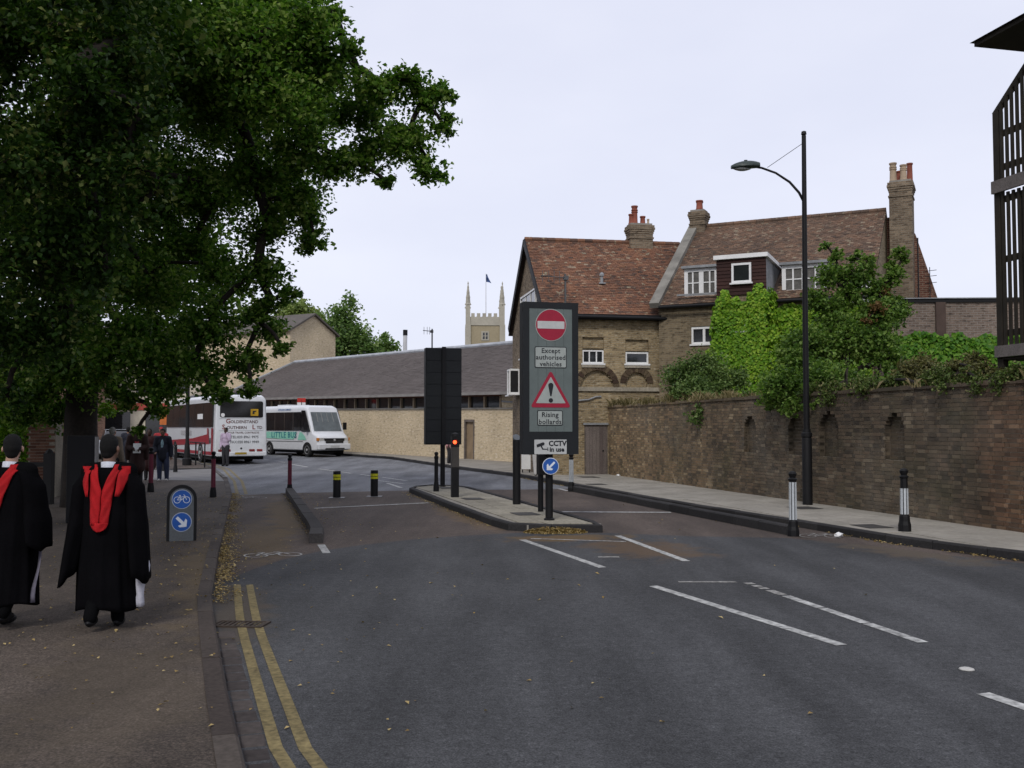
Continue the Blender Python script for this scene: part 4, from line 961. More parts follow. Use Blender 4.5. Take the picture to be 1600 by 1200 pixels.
for s in (0, 1):
    x0 = -0.3 if s == 0 else TBL + 0.3; dx = (TA - TE) / (TBL / 2)
    z0 = TE - 0.3 * dx
    v = [(x0, -0.25, z0), (TBL / 2, -0.25, TA), (TBL / 2, TBW, TA), (x0, TBW, z0)]; v += [(a, b, c + 0.16) for a, b, c in v]
    mb.add(v, [(0, 3, 2, 1), (4, 5, 6, 7), (0, 1, 5, 4), (0, 4, 7, 3)])
mb.build('roof', M('brown_slate', (0.105, 0.092, 0.08), 0.8, 0.2), tb_)
ct = thing('church_tower', 'distant pale stone church tower with corner pinnacles and battlements', 'church tower', (-4.05, 150.0, 0.0), R(3))
m_cst = M('church_stone', (0.40, 0.375, 0.31), 0.9, 0.12, 0.5, 5, 0.1); m_crd = M('tower_render', (0.33, 0.28, 0.185), 0.9, 0.08, 0.6, 6, 0.08)
mb = MB(); mb.box(-2.3, 2.3, 0, 4.6, 0, 17.2); mb.build('tower_wall', m_crd, ct)
mb = MB(); mb.box(-2.75, 2.75, -0.12, 4.7, 17.2, 17.75); mb.box(-2.6, 2.6, -0.05, 4.65, 17.751, 18.5); mb.build('parapet', m_cst, ct)
for i in range(5):
    for y0 in (-0.05, 4.3):
        x = -1.85 + i * 0.85; mb = MB(); mb.box(x - 0.26, x + 0.26, y0, y0 + 0.35, 18.5 if i % 1 == 0 else 18.5, 19.05); mb.build('merlon', m_cst, ct)
for sx in (-1, 1):
    for y in (0.1, 4.5):
        mb = MB(); mb.box(sx * 2.6 - 0.42, sx * 2.6 + 0.42, y - 0.42, y + 0.42, 0, 17.3); mb.box(sx * 2.6 - 0.34, sx * 2.6 + 0.34, y - 0.34, y + 0.34, 17.3, 20.3); mb.build('buttress', m_cst, ct)
        mb = MB(); mb.lathe([(0.46, 20.3), (0.5, 20.4), (0.36, 20.6), (0.3, 21.3), (0.34, 21.4), (0.22, 22.0), (0.25, 22.1), (0.13, 22.9), (0.16, 23.0), (0.05, 23.4), (0.12, 23.55), (0.02, 23.9)], (sx * 2.6, y, 0), 4); mb.build('pinnacle', m_cst, ct)
for (z0, z1) in ((14.9, 16.3), (12.2, 13.6)):
    window(ct, 0.0, z0, 1.15, z1 - z0, -0.1, (2, 2), 0.2, 0.1, sill=False, mat=m_cst, bars=0.07)
fp = thing('flagpole', 'thin flagpole with drooping blue flag on top of the church tower', 'flag', (-4.0, 152.0, 18.3))
mb = MB(); mb.tube([(0, 0, -0.8), (0, 0, 7.1)], [0.06, 0.035], 6); mb.build('pole', M('pale_pole', (0.5, 0.5, 0.5), 0.5), fp)
fv = MB(); n = 8
rows_ = [[(0.03 + (0.12 + 0.5 * (i / n) ** 1.3) * t * 1.3, 0.18 * math.sin(t * 5 + i), 7.0 - 1.15 * i / n - 0.25 * t * (i / n)) for t in (0, .25, .5, .75, 1)] for i in range(n + 1)]
fv.rings(rows_, False, False); fv.build('flag', M('blue_flag_cloth', (0.05, 0.09, 0.22), 0.8), fp, True)
sh_ = MB(); sh_.add([(-9.2, 149, 0), (-6.9, 149, 0), (-6.9, 149, 13.6), (-9.2, 149, 11.9), (-9.2, 155, 0), (-6.9, 155, 0), (-6.9, 155, 13.6), (-9.2, 155, 11.9)], [(0, 1, 2, 3), (3, 2, 6, 7), (4, 0, 3, 7)])
tag(sh_.build('church_annex', m_cst), 'small sloping roofed stone annex beside the foot of the church tower', 'building')
# far street at the left end of the road
sb = thing('shop_building', 'pale shop building with orange sign far up the street beneath the trees', 'building', (-36.0, 84.0, 0.5), R(12))
mb = MB(); wall_open(mb, 0, 16, 0, 9.5, [(1 + 3 * i, 2.2 + 3 * i, z, z + 1.5) for i in range(5) for z in (4.2, 7.0)] + [(0.8 + 4 * i, 3.6 + 4 * i, 0.4, 2.6) for i in range(4)], 0, 0.15, True, 0, 'x', 1)
mb.box(0, 16, 0.2, 8, 0, 9.4); mb.build('wall', [M('cream_render', (0.55, 0.50, 0.40), 0.9), m_glass], sb)
mb = MB(); mb.box(0, 16, -0.08, -0.001, 2.75, 3.35); mb.build('shop_fascia', M('red_fascia', (0.4, 0.07, 0.05), 0.6), sb)
mb = MB(); mb.box(6.0, 8.0, -0.14, -0.081, 1.5, 2.7); mb.build('orange_sign', M('orange_panel', (0.6, 0.17, 0.04), 0.6), sb)
mb = MB(); mb.box(-.3, 16.3, -.3, 8.3, 9.5, 9.8); mb.build('roof', MATS['slate_grey'], sb)
tr = thing('terrace_building', 'long dim brick terrace closing the street behind the hedge on the left', 'building', (-75, 62, 0.0), R(24))
mb = MB(); wall_open(mb, 0, 46, 0, 7.5, [(2 + 3.2 * i, 3.2 + 3.2 * i, z, z + 1.6) for i in range(13) for z in (1.0, 4.5)], 0, 0.15, True, 0, 'x', 1); mb.box(0, 46, 0.2, 8, 0, 7.45); mb.build('wall', [M_brick('red_terrace_brick', (0.16, 0.08, 0.055), (0.11, 0.055, 0.04), (0.2, 0.16, 0.13)), m_glass], tr)
mb = MB(); mb.add([(-.3, -.3, 7.5), (46.3, -.3, 7.5), (46.3, 4, 10.2), (-.3, 4, 10.2), (46.3, 8.3, 7.5), (-.3, 8.3, 7.5)], [(0, 1, 2, 3), (3, 2, 4, 5), (0, 3, 5), (1, 4, 2)]); mb.build('roof', MATS['slate_grey'], tr)

# ------------------------------------------------------------------ signs, posts, bollards, lamps
SA = R(14.6)
m_housing = M('dark_green_black_housing', (0.010, 0.012, 0.014), 0.6, 0.15, 2, 20, 0.08, 0.03)
m_face = M('grey_sign_face', (0.12, 0.145, 0.14), 0.55, 0.08, 2, 12, 0.05, 0.02)
m_red = M('sign_red', (0.30, 0.012, 0.035), 0.5, 0.06, 3, 12, 0.05, 0.0)
m_plate = M('sign_plate_grey', (0.33, 0.36, 0.34), 0.55, 0.06, 3, 12, 0.05, 0.0)
m_plate_w = M('sign_white', (0.47, 0.48, 0.47), 0.5, 0.05, 3, 12, 0.05, 0.0)
m_ink = M('sign_ink', (0.014, 0.016, 0.02), 0.6, 0.05, 3, 12, 0.05, 0.0)
m_blue = M('sign_blue', (0.016, 0.085, 0.34), 0.45, 0.08, 3, 12, 0.05, 0.0)
m_symbol = M('symbol_white', (0.62, 0.66, 0.72), 0.5, 0.05, 3, 12, 0.05, 0.0)
F_ = (R(90), 0, 0)
def big_sign(loc, rot, label, front):
    t = thing('road_sign', label, 'road sign', loc, rot)
    z0, z1, w, d = 1.17, 3.87, 0.51, 0.13
    h = MB(); h.box(-w, w, -d + 0.03, d, z0, z1)
    hs = h.build('housing', m_housing, t, bevel=0.012)
    f = MB()
    for q in ((-w, -0.40, z0, z1), (0.40, w, z0, z1), (-0.40, 0.40, z1 - 0.11, z1), (-0.40, 0.40, z0, z0 + 0.40)): f.box(q[0], q[1], -d, -d + 0.03, q[2], q[3])
    f.build('frame', m_housing, t)
    for i in range(5):
        m = MB(); x = -0.398 + i * 0.1592; m.box(x + 0.0015, x + 0.1577, -d + 0.008, -d + 0.029, z0 + 0.402, z1 - 0.112); m.build('prism_strip', m_face, t)
    # the rear is a cabinet of ribbed panels either side of a spine
    for i in range(8):
        for s in (0, 1):
            m = MB(); xa, xb = ((-w + 0.02, -0.06), (0.06, w - 0.02))[s]; dz = (z1 - z0 - 0.06) / 8
            m.box(xa, xb, d + 0.001, d + 0.014, z0 + 0.03 + i * dz + 0.008, z0 + 0.03 + (i + 1) * dz - 0.008); m.build('back_panel', m_housing, t)
    m = MB(); m.box(-0.055, 0.055, d + 0.001, d + 0.06, z0 - 0.02, z1 + 0.03); m.build('spine', m_black, t)
    m = MB(); m.tube([(0, 0.0, -0.02), (0, 0.0, z0 + 0.05)], 0.068, 14); m.lathe([(0.095, 0.0), (0.095, 0.03), (0.07, 0.05)], (0, 0, 0), 14); m.build('post', m_black, t, True, autosmooth=40)
    if front:
        Y = -d + 0.004
        cz = z1 - 0.405
        m = MB(); m.plate(circle2(0, cz, 0.288, 48), Y - 0.002, Y + 0.004); m.build('disc_rim', m_plate, t)
        m = MB(); m.plate(circle2(0, cz, 0.275, 48), Y - 0.005, Y - 0.002); m.build('no_entry_disc', m_red, t)
        m = MB(); m.plate(rrect(-0.25, 0.25, cz - 0.065, cz + 0.068, 0.012), Y - 0.008, Y - 0.005); m.build('white_bar', m_plate_w, t)
        def plate(x0, x1, za, zb, lines, size):
            m = MB(); m.plate(rrect(x0, x1, za, zb, 0.025), Y - 0.002, Y + 0.004); p = m.build('plate_border', m_ink, t)
            m = MB(); m.plate(rrect(x0 + .014, x1 - .014, za + .014, zb - .014, 0.018), Y - 0.005, Y - 0.002); m.build('plate', m_plate, p)
            n = len(lines)
            for i, s in enumerate(lines):
                lettering(s, size, ((x0 + x1) / 2, Y - 0.007, zb - (zb - za) * (i + 0.55) / n * 0.93 - 0.012), F_, m_ink, p, bold=0.0015, sx=1.02, spacing=1.06)
        plate(-0.30, 0.29, z1 - 1.17, z1 - 0.79, ["Except", "authorised", "vehicles"], 0.118)
        plate(-0.255, 0.215, z1 - 2.19, z1 - 1.92, ["Rising", "bollards"], 0.122)
        ax, az0, az1 = -0.005, z1 - 1.85, z1 - 1.24
        def rtri(hw, za, zb, r=0.03): 
            P = []
            for (vx, vz), (a0, a1) in (((ax - hw, za), (150, 270)), ((ax + hw, za), (270, 390)), ((ax, zb), (30, 150))):
                c = Vector((ax, (za * 2 + zb) / 3)); v = Vector((vx, vz)); k = v + (c - v).normalized() * r * 2
                P += [(k.x + r * math.cos(R(a0 + (a1 - a0) * i / 6)), k.y + r * math.sin(R(a0 + (a1 - a0) * i / 6))) for i in range(7)]
            return P
        m = MB(); m.plate(rtri(0.375, az0 - 0.02, az1 + 0.03), Y - 0.002, Y + 0.004); wt = m.build('warning_triangle', m_red, t)
        m = MB(); m.plate(rtri(0.275, az0 + 0.055, az1 - 0.085, 0.008), Y - 0.005, Y - 0.002); m.build('triangle_field', m_plate, wt)
        zb = az0 + 0.105
        m = MB(); m.plate(circle2(ax, zb, 0.04, 24), Y - 0.008, Y - 0.005); m.plate([(ax - 0.012, zb + 0.075), (ax + 0.012, zb + 0.075)] + circle2(ax, zb + 0.265, 0.047, 16, R(-10), R(190)), Y - 0.008, Y - 0.005); m.build('exclamation_mark', m_ink, wt)
        m = MB(); m.plate(rrect(-0.31, 0.285, z0 + 0.006, z0 + 0.262, 0.01), -d - 0.006, -d - 0.0005); c = m.build('cctv_plate', m_plate_w, t)
        y = -d - 0.008
        lettering("CCTV", 0.125, (0.115, y, z0 + 0.19), F_, m_ink, c, bold=0.005); lettering("in use", 0.115, (0.105, y, z0 + 0.085), F_, m_ink, c, bold=0.004)
        m = MB(); m.plate([(-0.265, z0 + 0.125), (-0.13, z0 + 0.165), (-0.125, z0 + 0.2), (-0.15, z0 + 0.218), (-0.27, z0 + 0.175)], y - 0.002, y + 0.002); m.plate([(-0.2, z0 + 0.15), (-0.175, z0 + 0.155), (-0.15, z0 + 0.105), (-0.07, z0 + 0.1), (-0.07, z0 + 0.085), (-0.165, z0 + 0.085)], y - 0.002, y + 0.002); m.plate([(-0.07, z0 + 0.065), (-0.058, z0 + 0.065), (-0.058, z0 + 0.125), (-0.07, z0 + 0.125)], y - 0.002, y + 0.002); m.build('camera_symbol', m_ink, c)
    # radio aerial on top
    a = MB(); a.tube([(0.31, 0, z1 - 0.05), (0.31, 0, z1 + 0.54)], 0.02, 8); ae_x = (-0.12, 0.0, 0.1, 0.2) if front else (0.38, 0.45, 0.54)
    a.tube([(0.33, 0, z1 + 0.47), (-0.15 if front else 0.57, 0, z1 + 0.49)], 0.011, 6)
    for x in ae_x: a.tube([(x, 0, z1 + 0.38), (x, 0, z1 + 0.59)], 0.006, 5)
    a.box(0.28, 0.36, -0.04, 0.04, z1 + 0.43, z1 + 0.5)
    a.build('aerial', M('dull_metal', (0.1, 0.1, 0.1), 0.5, 0.2, metal=0.3), t)
    return t
sgn = big_sign((0.66, 17.75, 0.125), SA, 'tall black framed no entry sign with warning triangle facing the camera on the island', True)
ksn = thing('keep_left_sign', 'small round blue sign with white arrow on the post below the no entry sign', 'sign', (0.66, 17.6, 0.0), R(8))
m = MB(); m.plate(circle2(0.02, 1.09, 0.147, 40), -0.012, 0.0); m.build('rim', m_symbol, ksn)
m = MB(); m.plate(circle2(0.02, 1.09, 0.136, 40), -0.016, -0.012); kd = m.build('disc', m_blue, ksn)
def arrow2(ang, L=0.2, w=0.04, hw=0.075):
    P = [(-L / 2, -w / 2), (L * 0.12, -w / 2), (L * 0.02, -hw), (L * 0.18, -hw), (L / 2, 0), (L * 0.18, hw), (L * 0.02, hw), (L * 0.12, w / 2), (-L / 2, w / 2)]
    c, s = math.cos(ang), math.sin(ang); return [(x * c - y * s, x * s + y * c) for x, y in P]
m = MB(); m.plate([(x + 0.02, z + 1.09) for x, z in arrow2(R(225), 0.2, 0.035, 0.065)], -0.02, -0.016); m.build('arrow', m_symbol, kd)
m = MB(); m.box(-0.05, 0.09, 0.0, 0.06, 0.95, 1.12); m.build('bracket', m_black, ksn)
sg2 = big_sign((-1.94, 27.9, 0.125), SA + R(180), 'back of a tall black sign cabinet at the far end of the island', False)
def post(name, label, cat, loc, parts, group=None, rot=0):
    t = thing(name, label, cat, loc, rot, group)
    for nm, prof, mt, n in parts:
        m = MB(); m.lathe(prof, (0, 0, 0), n); m.build(nm, mt, t, True, autosmooth=35)
    return t
m_maroon = M('maroon_paint', (0.13, 0.008, 0.028), 0.45, 0.15, 3, 20, 0.1, 0.02, spec=0.4)
def slim_post(label, loc, h, body, r=0.055, group=None):
    return post('post', label, 'bollard', loc, [
        ('base', [(r * 1.5, 0), (r * 1.5, 0.12), (r * 1.2, 0.2), (r * 1.2, 0.24)], m_black, 12),
        ('shaft', [(r * 1.02, 0.235), (r * 0.98, h - 0.17)], body, 12),
        ('finial', [(r * 1.05, h - 0.18), (r * 1.15, h - 0.15), (r * 1.15, h - 0.12), (r * 0.7, h - 0.1), (r * 0.9, h - 0.075), (r * 1.1, h - 0.04), (r * 0.8, h - 0.01), (0.01, h)], m_black, 12)], group)
G = 'maroon posts by the cycle lane'
slim_post('maroon post with black ball top at the far end of the cycle lane kerb', (-6.0, 26.95, 0.0), 1.06, m_maroon, group=G)
slim_post('maroon post with black ball top standing behind the cycle sign near the yellow lines', (-7.3, 24.4, 0.07), 1.12, m_maroon, group=G)
slim_post('maroon post in front of the man in navy jacket and jeans', (-9.55, 26.4, 0.07), 1.18, m_maroon, 0.06, group=G)
slim_post('plain black post at the far end of the island beside the sign back', (-1.95, 25.7, 0.125), 1.02, m_black, 0.05)
slim_post('short black post on the far pavement corner near the lamp column base', (-12.75, 37.8, 0.09), 1.05, m_black, 0.055)
m_bstrip = M('reflective_strip', (0.5, 0.53, 0.55), 0.5, 0.08)
def striped(label, loc, h, zlo, zhi):
    t = thing('striped_bollard', label, 'bollard', loc, R(12), 'black and white bollards on the right')
    r = 0.062
    m = MB(); m.lathe([(0.10, 0), (0.10, 0.1), (0.085, 0.16), (0.08, 0.24), (0.07, 0.255)], (0, 0, 0), 8); m.build('base', m_black, t)
    m = MB(); m.lathe([(r, 0.25), (r * 0.92, h - 0.15)], (0, 0, 0), 8); m.build('shaft', m_black, t)
    m = MB(); m.lathe([(r * 1.05, h - 0.155), (r * 1.2, h - 0.13), (r * 0.75, h - 0.105), (r * 1.0, h - 0.07), (r * 1.12, h - 0.04), (r * 0.7, h - 0.008), (0.005, h)], (0, 0, 0), 14); m.build('finial', m_black, t, True, autosmooth=30)
    for k in range(8):
        a = R(22.5 + 45 * k); c = math.cos(a); s = math.sin(a); m = MB(); rr = r * math.cos(R(22.5))
        P = lambda w, z, e: (c * (rr * (1.0 - 0.08 * (z - .25) / (h - .4)) + e) - s * w, s * (rr * (1.0 - 0.08 * (z - .25) / (h - .4)) + e) + c * w, z)
        m.add([P(-0.017, zlo, .002), P(0.017, zlo, .002), P(0.017, zhi, .002), P(-0.017, zhi, .002), P(-0.017, zlo, .006), P(0.017, zlo, .006), P(0.017, zhi, .006), P(-0.017, zhi, .006)], [(4, 5, 6, 7), (0, 4, 7, 3), (1, 2, 6, 5), (0, 1, 5, 4), (3, 7, 6, 2)]); m.build('white_strip', m_bstrip, t)
    return t
striped('black and white bollard at the near end of the long dark kerb', (4.58, 16.3, 0.0), 1.06, 0.27, 0.88)
striped('black and white bollard on the right pavement before the brick wall', (6.26, 15.95, 0.12), 1.0, 0.27, 0.68)
striped('black and white bollard at the far end of the dark kerb, half behind the sign', (1.64, 27.6, 0.0), 1.06, 0.27, 0.88)
for x, y, lb in ((-4.41, 25.15, 'left rising bollard, black with two yellow bands, nearer the cycle lane'), (-3.53, 25.6, 'right rising bollard, black with two yellow bands, nearer the island')):
    t = thing('rising_bollard', lb, 'bollard', (x, y, 0.0), 0, 'rising bollards across the road')
    m = MB(); m.lathe([(0.095, 0), (0.095, 0.66), (0.09, 0.675), (0.0, 0.68)], (0, 0, 0), 24); m.build('column', m_black, t, True, autosmooth=40)
    for z in (0.56, 0.485):
        m = MB(); m.lathe([(0.0975, z - 0.03), (0.0975, z + 0.03)], (0, 0, 0), 24); m.build('yellow_band', M('yellow_reflective', (0.62, 0.60, 0.02), 0.5, 0.08), t, True, autosmooth=40)
    m = MB(); m.box(-0.19, 0.19, -0.16, 0.16, 0.0, 0.014); m.build('base_plate', M('steel_plate', (0.25, 0.25, 0.25), 0.5, 0.2), t)
tp = thing('thick_post', 'thick black post with a slanted cap left of the no entry sign', 'bollard', (0.1, 21.45, 0.125), R(14))
m = MB(); m.lathe([(0.085, 0), (0.085, 1.38)], (0, 0, 0), 18); m.build('column', m_black, tp, True, autosmooth=40)
m = MB(); m.rings([[(0.085 * math.cos(a), 0.085 * math.sin(a), 1.381) for a in [2 * math.pi * i / 18 for i in range(18)]], [(0.085 * math.cos(a), 0.085 * math.sin(a), 1.44 + 0.06 * math.sin(a)) for a in [2 * math.pi * i / 18 for i in range(18)]]]); m.build('cap', M('grey_cap', (0.09, 0.1, 0.11), 0.4), tp, True, autosmooth=40)
tp2 = thing('box_post', 'black post with control box just behind the no entry sign post', 'post', (0.56, 19.55, 0.125), R(14))
m = MB(); m.lathe([(0.055, 0), (0.055, 1.2)], (0, 0, 0), 12); m.build('column', m_black, tp2); m = MB(); m.box(-0.06, 0.22, -0.1, 0.1, 0.72, 1.2); m.build('control_box', m_black, tp2, bevel=0.01)
rs = thing('signal_bollard', 'square dark bollard showing a lit red light on the island', 'traffic light', (-1.35, 23.6, 0.125), R(14))
m_sig = M('grey_brown_paint', (0.055, 0.05, 0.045), 0.5, 0.15)
m = MB(); m.box(-0.085, 0.085, -0.085, 0.085, 0, 0.7); m.build('column', m_black, rs, bevel=0.012)
m = MB(); m.box(-0.087, 0.087, -0.087, 0.087, 0.701, 1.18); m.build('shaft', m_sig, rs, bevel=0.012)
m = MB(); m.box(-0.09, 0.09, -0.09, 0.09, 1.181, 1.44); m.lathe([(0.09, 1.44), (0.08, 1.5), (0.0, 1.53)], (0, 0, 0), 16); m.build('head', m_black, rs)
m = MB(); m.lathe([(0.045, 0), (0.04, 0.015), (0.0, 0.02)], (0, 0, 0), 16); m.build('red_lens', M('lit_red_lens', (0.6, 0.02, 0.01), 0.3, emit=((1.0, 0.07, 0.02), 4.0)), rs, True, loc=(-0.02, -0.092, 1.3), rot=(R(90), 0, 0))
m = MB(); m.rings([[(0.06 * math.cos(a) - 0.02, -0.09 - d, 1.3 + 0.06 * math.sin(a)) for a in [R(-10 + 200 * i / 10) for i in range(11)]] for d in (0, 0.08)], False, False); m.build('hood', m_black, rs)

# cycle route sign
cs = thing('cycle_sign', 'round topped black sign with blue bicycle disc and blue arrow disc on the footway', 'sign', (-4.97, 15.05, 0.07), R(17))
arch = lambda hw, zt: [(-hw, 0), (hw, 0)] + circle2(0, zt - hw, hw, 20, 0, math.pi)
m = MB(); m.plate(arch(0.215, 0.84), -0.05, 0.05); m.build('casing', m_black, cs, bevel=0.006)
m = MB(); m.plate(arch(0.172, 0.79), -0.058, -0.051); m.build('face', M('mid_grey_face', (0.105, 0.115, 0.12), 0.5, 0.08), cs)
for z, kind in ((0.625, 'bike'), (0.285, 'arrow')):
    m = MB(); m.plate(circle2(0, z, 0.145, 40), -0.062, -0.058); rim = m.build('disc_rim', M('dim_white', (0.42, 0.46, 0.52), 0.5), cs)
    m = MB(); m.plate(circle2(0, z, 0.135, 40), -0.065, -0.062); m.build('blue_disc', m_blue, rim)
    m = MB()
    if kind == 'bike': strokes_mesh(m, [(p, w * 1.25) for p, w in bike2(0.36)], lambda p: (p.x * 0.128, -0.067, z - 0.055 + p.y * 0.128)); m.build('bicycle_symbol', m_symbol, rim)
    else: m.plate([(x, q + z) for x, q in arrow2(R(-45), 0.2, 0.045, 0.075)], -0.068, -0.065); m.build('arrow', m_symbol, rim)

# lamp columns
lc = thing('street_lamp', 'tall black lamp column with curved arm and lantern on the right pavement', 'street lamp', (6.33, 21.4, 0.115), 0)
m = MB(); m.lathe([(0.105, 0), (0.105, 1.42), (0.1, 1.44)], (0, 0, 0), 18); m.build('base_column', m_black, lc, True, autosmooth=40)
m = MB(); m.lathe([(0.075, 1.43), (0.115, 1.46), (0.115, 1.53), (0.085, 1.56), (0.08, 1.62)], (0, 0, 0), 18); m.build('collar', m_black, lc, True, autosmooth=30)
m = MB(); m.tube([(0, 0, 1.6), (0, 0, 4.0), (0.02, 0, 8.0)], [0.066, 0.06, 0.048], 14); m.lathe([(0.03, 8.0), (0.06, 8.03), (0.05, 8.09), (0.0, 8.11)], (0.02, 0, 0), 12); m.build('pole', m_black, lc, True, autosmooth=40)
m = MB(); m.tube([(0, 0, 6.55), (-0.1, 0, 6.75), (-0.3, 0, 6.98), (-0.6, 0, 7.18), (-0.9, 0, 7.29), (-1.02, 0, 7.31)], [0.03, 0.03, 0.028, 0.025, 0.025, 0.025], 8); m.build('arm', m_black, lc, True)
m = MB(); m_lant = M('dark_grey_green', (0.035, 0.048, 0.045), 0.45)
R_ = []
for i in range(9):
    t = i / 8; x = -0.95 - 0.62 * t; w = 0.14 * math.sin(math.pi * (0.12 + 0.83 * t)) ** 0.7; hh = 0.13 * math.sin(math.pi * (0.15 + 0.8 * t)) ** 0.6
    R_.append([(x, w * math.cos(a), 7.30 + 0.03 * (1 - t) + (hh * math.sin(a) if math.sin(a) > 0 else 0.035 * math.sin(a))) for a in [2 * math.pi * k / 14 for k in range(14)]])
m.rings(R_); m.lathe([(0.04, 0), (0.04, 0.06), (0.0, 0.07)], (-1.25, 0, 7.4), 10); m.build('lantern', m_lant, lc, True, autosmooth=50)
R_ = [[(-1.15 - 0.36 * i / 5, 0.10 * math.cos(a) * math.sin(math.pi * (0.1 + 0.8 * i / 5)), 7.272 + 0.05 * math.sin(a) * math.sin(math.pi * (.1 + .8 * i / 5))) for a in [math.pi + math.pi * k / 8 for k in range(9)]] for i in range(6)]
m = MB(); m.rings(R_, False, False); m.build('lens', M('pale_lens', (0.3, 0.31, 0.31), 0.25), lc, True)
m = MB(); m.tube([(0.02, 0, 7.85), (-0.78, 0, 7.3)], 0.006, 4); m.build('stay_wire', m_black, lc)
lc2 = thing('lamp_column', 'black lamp column rising into the leaves beside the white coach', 'street lamp', (-14.4, 44.2, gz(44.2) + 0.07), 0)
m = MB(); m.lathe([(0.2, 0), (0.2, 0.28), (0.14, 0.34), (0.11, 0.9), (0.08, 1.0), (0.075, 5.6)], (0, 0, 0), 14); m.build('pole', m_black, lc2, True, autosmooth=40)
m = MB(); m.lathe([(0.12, 5.6), (0.25, 5.9), (0.22, 6.3), (0.05, 6.45)], (0, 0, 0), 8); m.build('lantern', m_black, lc2)
m = MB(); m.lathe([(0.12, 0.3), (0.13, 0.36), (0.12, 0.4)], (0, 0, 0), 14); m.build('collar', m_black, lc2)
gr_ = thing('guard_rail', 'thin black guard rail along the far kerb beside the coach', 'railing', (-13.0, 42.2, 0.08), math.atan2(4.3, -2.2))
for x in (0, 2.2, 4.4):
    m = MB(); m.tube([(x, 0, 0), (x, 0, 1.05)], 0.03, 8); m.build('upright', m_black, gr_)
m = MB(); m.tube([(0, 0, 1.03), (4.4, 0, 1.03)], 0.025, 8); m.build('rail', m_black, gr_)
cb = thing('street_cabinet', 'tall black street cabinet with a grey side in front of the trunk', 'cabinet', (-7.75, 18.0, 0.07), R(14))
m = MB(); m.box(-0.23, 0.23, -0.2, 0.2, 0, 1.55); m.build('body', m_black, cb, bevel=0.01)
m = MB(); m.box(0.231, 0.245, -0.19, 0.19, 0.02, 1.53); m.build('side_panel', M('cabinet_grey', (0.26, 0.255, 0.25), 0.6), cb)
m = MB(); m.box(-0.2, 0.2, -0.213, -0.201, 0.06, 1.47); m.build('door', m_black, cb)
ab = thing('notice_board', 'small white notice board standing at the foot of the house gable', 'sign', (0.52, 37.0, 0.105), R(10))
m = MB(); m.box(-0.17, 0.17, -0.02, 0.02, 0.12, 0.78); m.build('board', m_white, ab); m = MB(); m.box(-0.15, -0.11, -0.01, 0.01, 0, 0.119); m.box(0.11, 0.15, -0.01, 0.01, 0, 0.119); m.build('feet', m_black, ab)
bs = thing('bus_stop_flag', 'red and white bus stop flag on a pole behind the little bus', 'bus stop', (-12.4, 58.6, gz(58.6) + 0.1), R(30))
m = MB(); m.tube([(0, 0, 0), (0, 0, 3.05)], 0.04, 8); m.build('pole', m_black, bs); m = MB(); m.box(-0.24, 0.24, -0.03, 0.03, 2.55, 2.9); m.build('flag_panel', m_white, bs); m = MB(); m.box(-0.24, 0.24, -0.035, 0.035, 2.901, 3.15); m.build('red_top', M('bus_stop_red', (0.5, 0.04, 0.03), 0.5), bs)
for i, (x, y, n, lb) in enumerate(((5.27, 16.15, 10, 'crumpled white paper litter by the kerb near the striped bollard'), (3.62, 33.9, 8, 'scrap of white litter on the pavement near the old door'))):
    bm = bmesh.new(); bmesh.ops.create_icosphere(bm, subdivisions=2, radius=0.075)
    for v in bm.verts: v.co *= rng.uniform(0.7, 1.25); v.co.z *= 0.55
    me = bpy.data.meshes.new('litter'); bm.to_mesh(me); bm.free(); me.materials.append(m_white); tag(link('litter', me, None, (x, y, 0.04 if i == 0 else 0.14)), lb, 'litter')

# ------------------------------------------------------------------ vehicles
m_vw = M('white_coachwork', (0.62, 0.635, 0.65), 0.3, 0.05, 1.0, 6, 0.05, 0.0, spec=0.5, coat=0.3)
m_vdark = M('dark_bus_glass', (0.016, 0.015, 0.016), 0.08, 0.3, 0.8, 3, 0.2, 0.0, spec=0.6)
m_tyre = M('tyre_rubber', (0.014, 0.014, 0.014), 0.85)
m_rim = M('wheel_grey', (0.36, 0.36, 0.36), 0.45)
m_vred = M('coach_red', (0.33, 0.02, 0.035), 0.35, 0.06, coat=0.3)
m_under = M('underbody', (0.012, 0.012, 0.012), 0.9)
def section(w, z0, z1, rt, rb, taper=0.0, n=5):
    """rounded coach cross section in x,z, a little narrower at the roof"""
    P = []
    for cx, cz, a0, r in ((w / 2 - rb, z0 + rb, -90, rb), (w / 2 - taper - rt, z1 - rt, 0, rt), (-w / 2 + taper + rt, z1 - rt, 90, rt), (-w / 2 + rb, z0 + rb, 180, rb)):
        P += [(cx + r * math.cos(R(a0 + 90 * i / n)), cz + r * math.sin(R(a0 + 90 * i / n))) for i in range(n + 1)]
    return P
def loft(secs):
    m = MB(); m.rings([[(x, y, z) for x, z in P] for y, P in secs]); return m
def wheel(parent, x, y, r, w, out):
    t = MB(); t.lathe([(r * 0.62, -w / 2), (r * 0.95, -w / 2), (r, -w / 2 + .03), (r, w / 2 - .03), (r * 0.95, w / 2), (r * 0.62, w / 2)], (0, 0, 0), 24)
    wh = t.build('wheel', m_tyre, parent, True, loc=(x, y, r), rot=(0, R(90), 0), autosmooth=40)
    h = MB(); zz = w / 2 * out; h.lathe([(r * 0.62, zz - .02 * out), (r * 0.6, zz + .012 * out), (r * 0.45, zz - 0.03 * out), (r * 0.2, zz - 0.03 * out), (r * 0.17, zz + 0.03 * out), (0.0, zz + 0.03 * out)], (0, 0, 0), 20); h.build('rim', m_rim, wh, True, autosmooth=40)
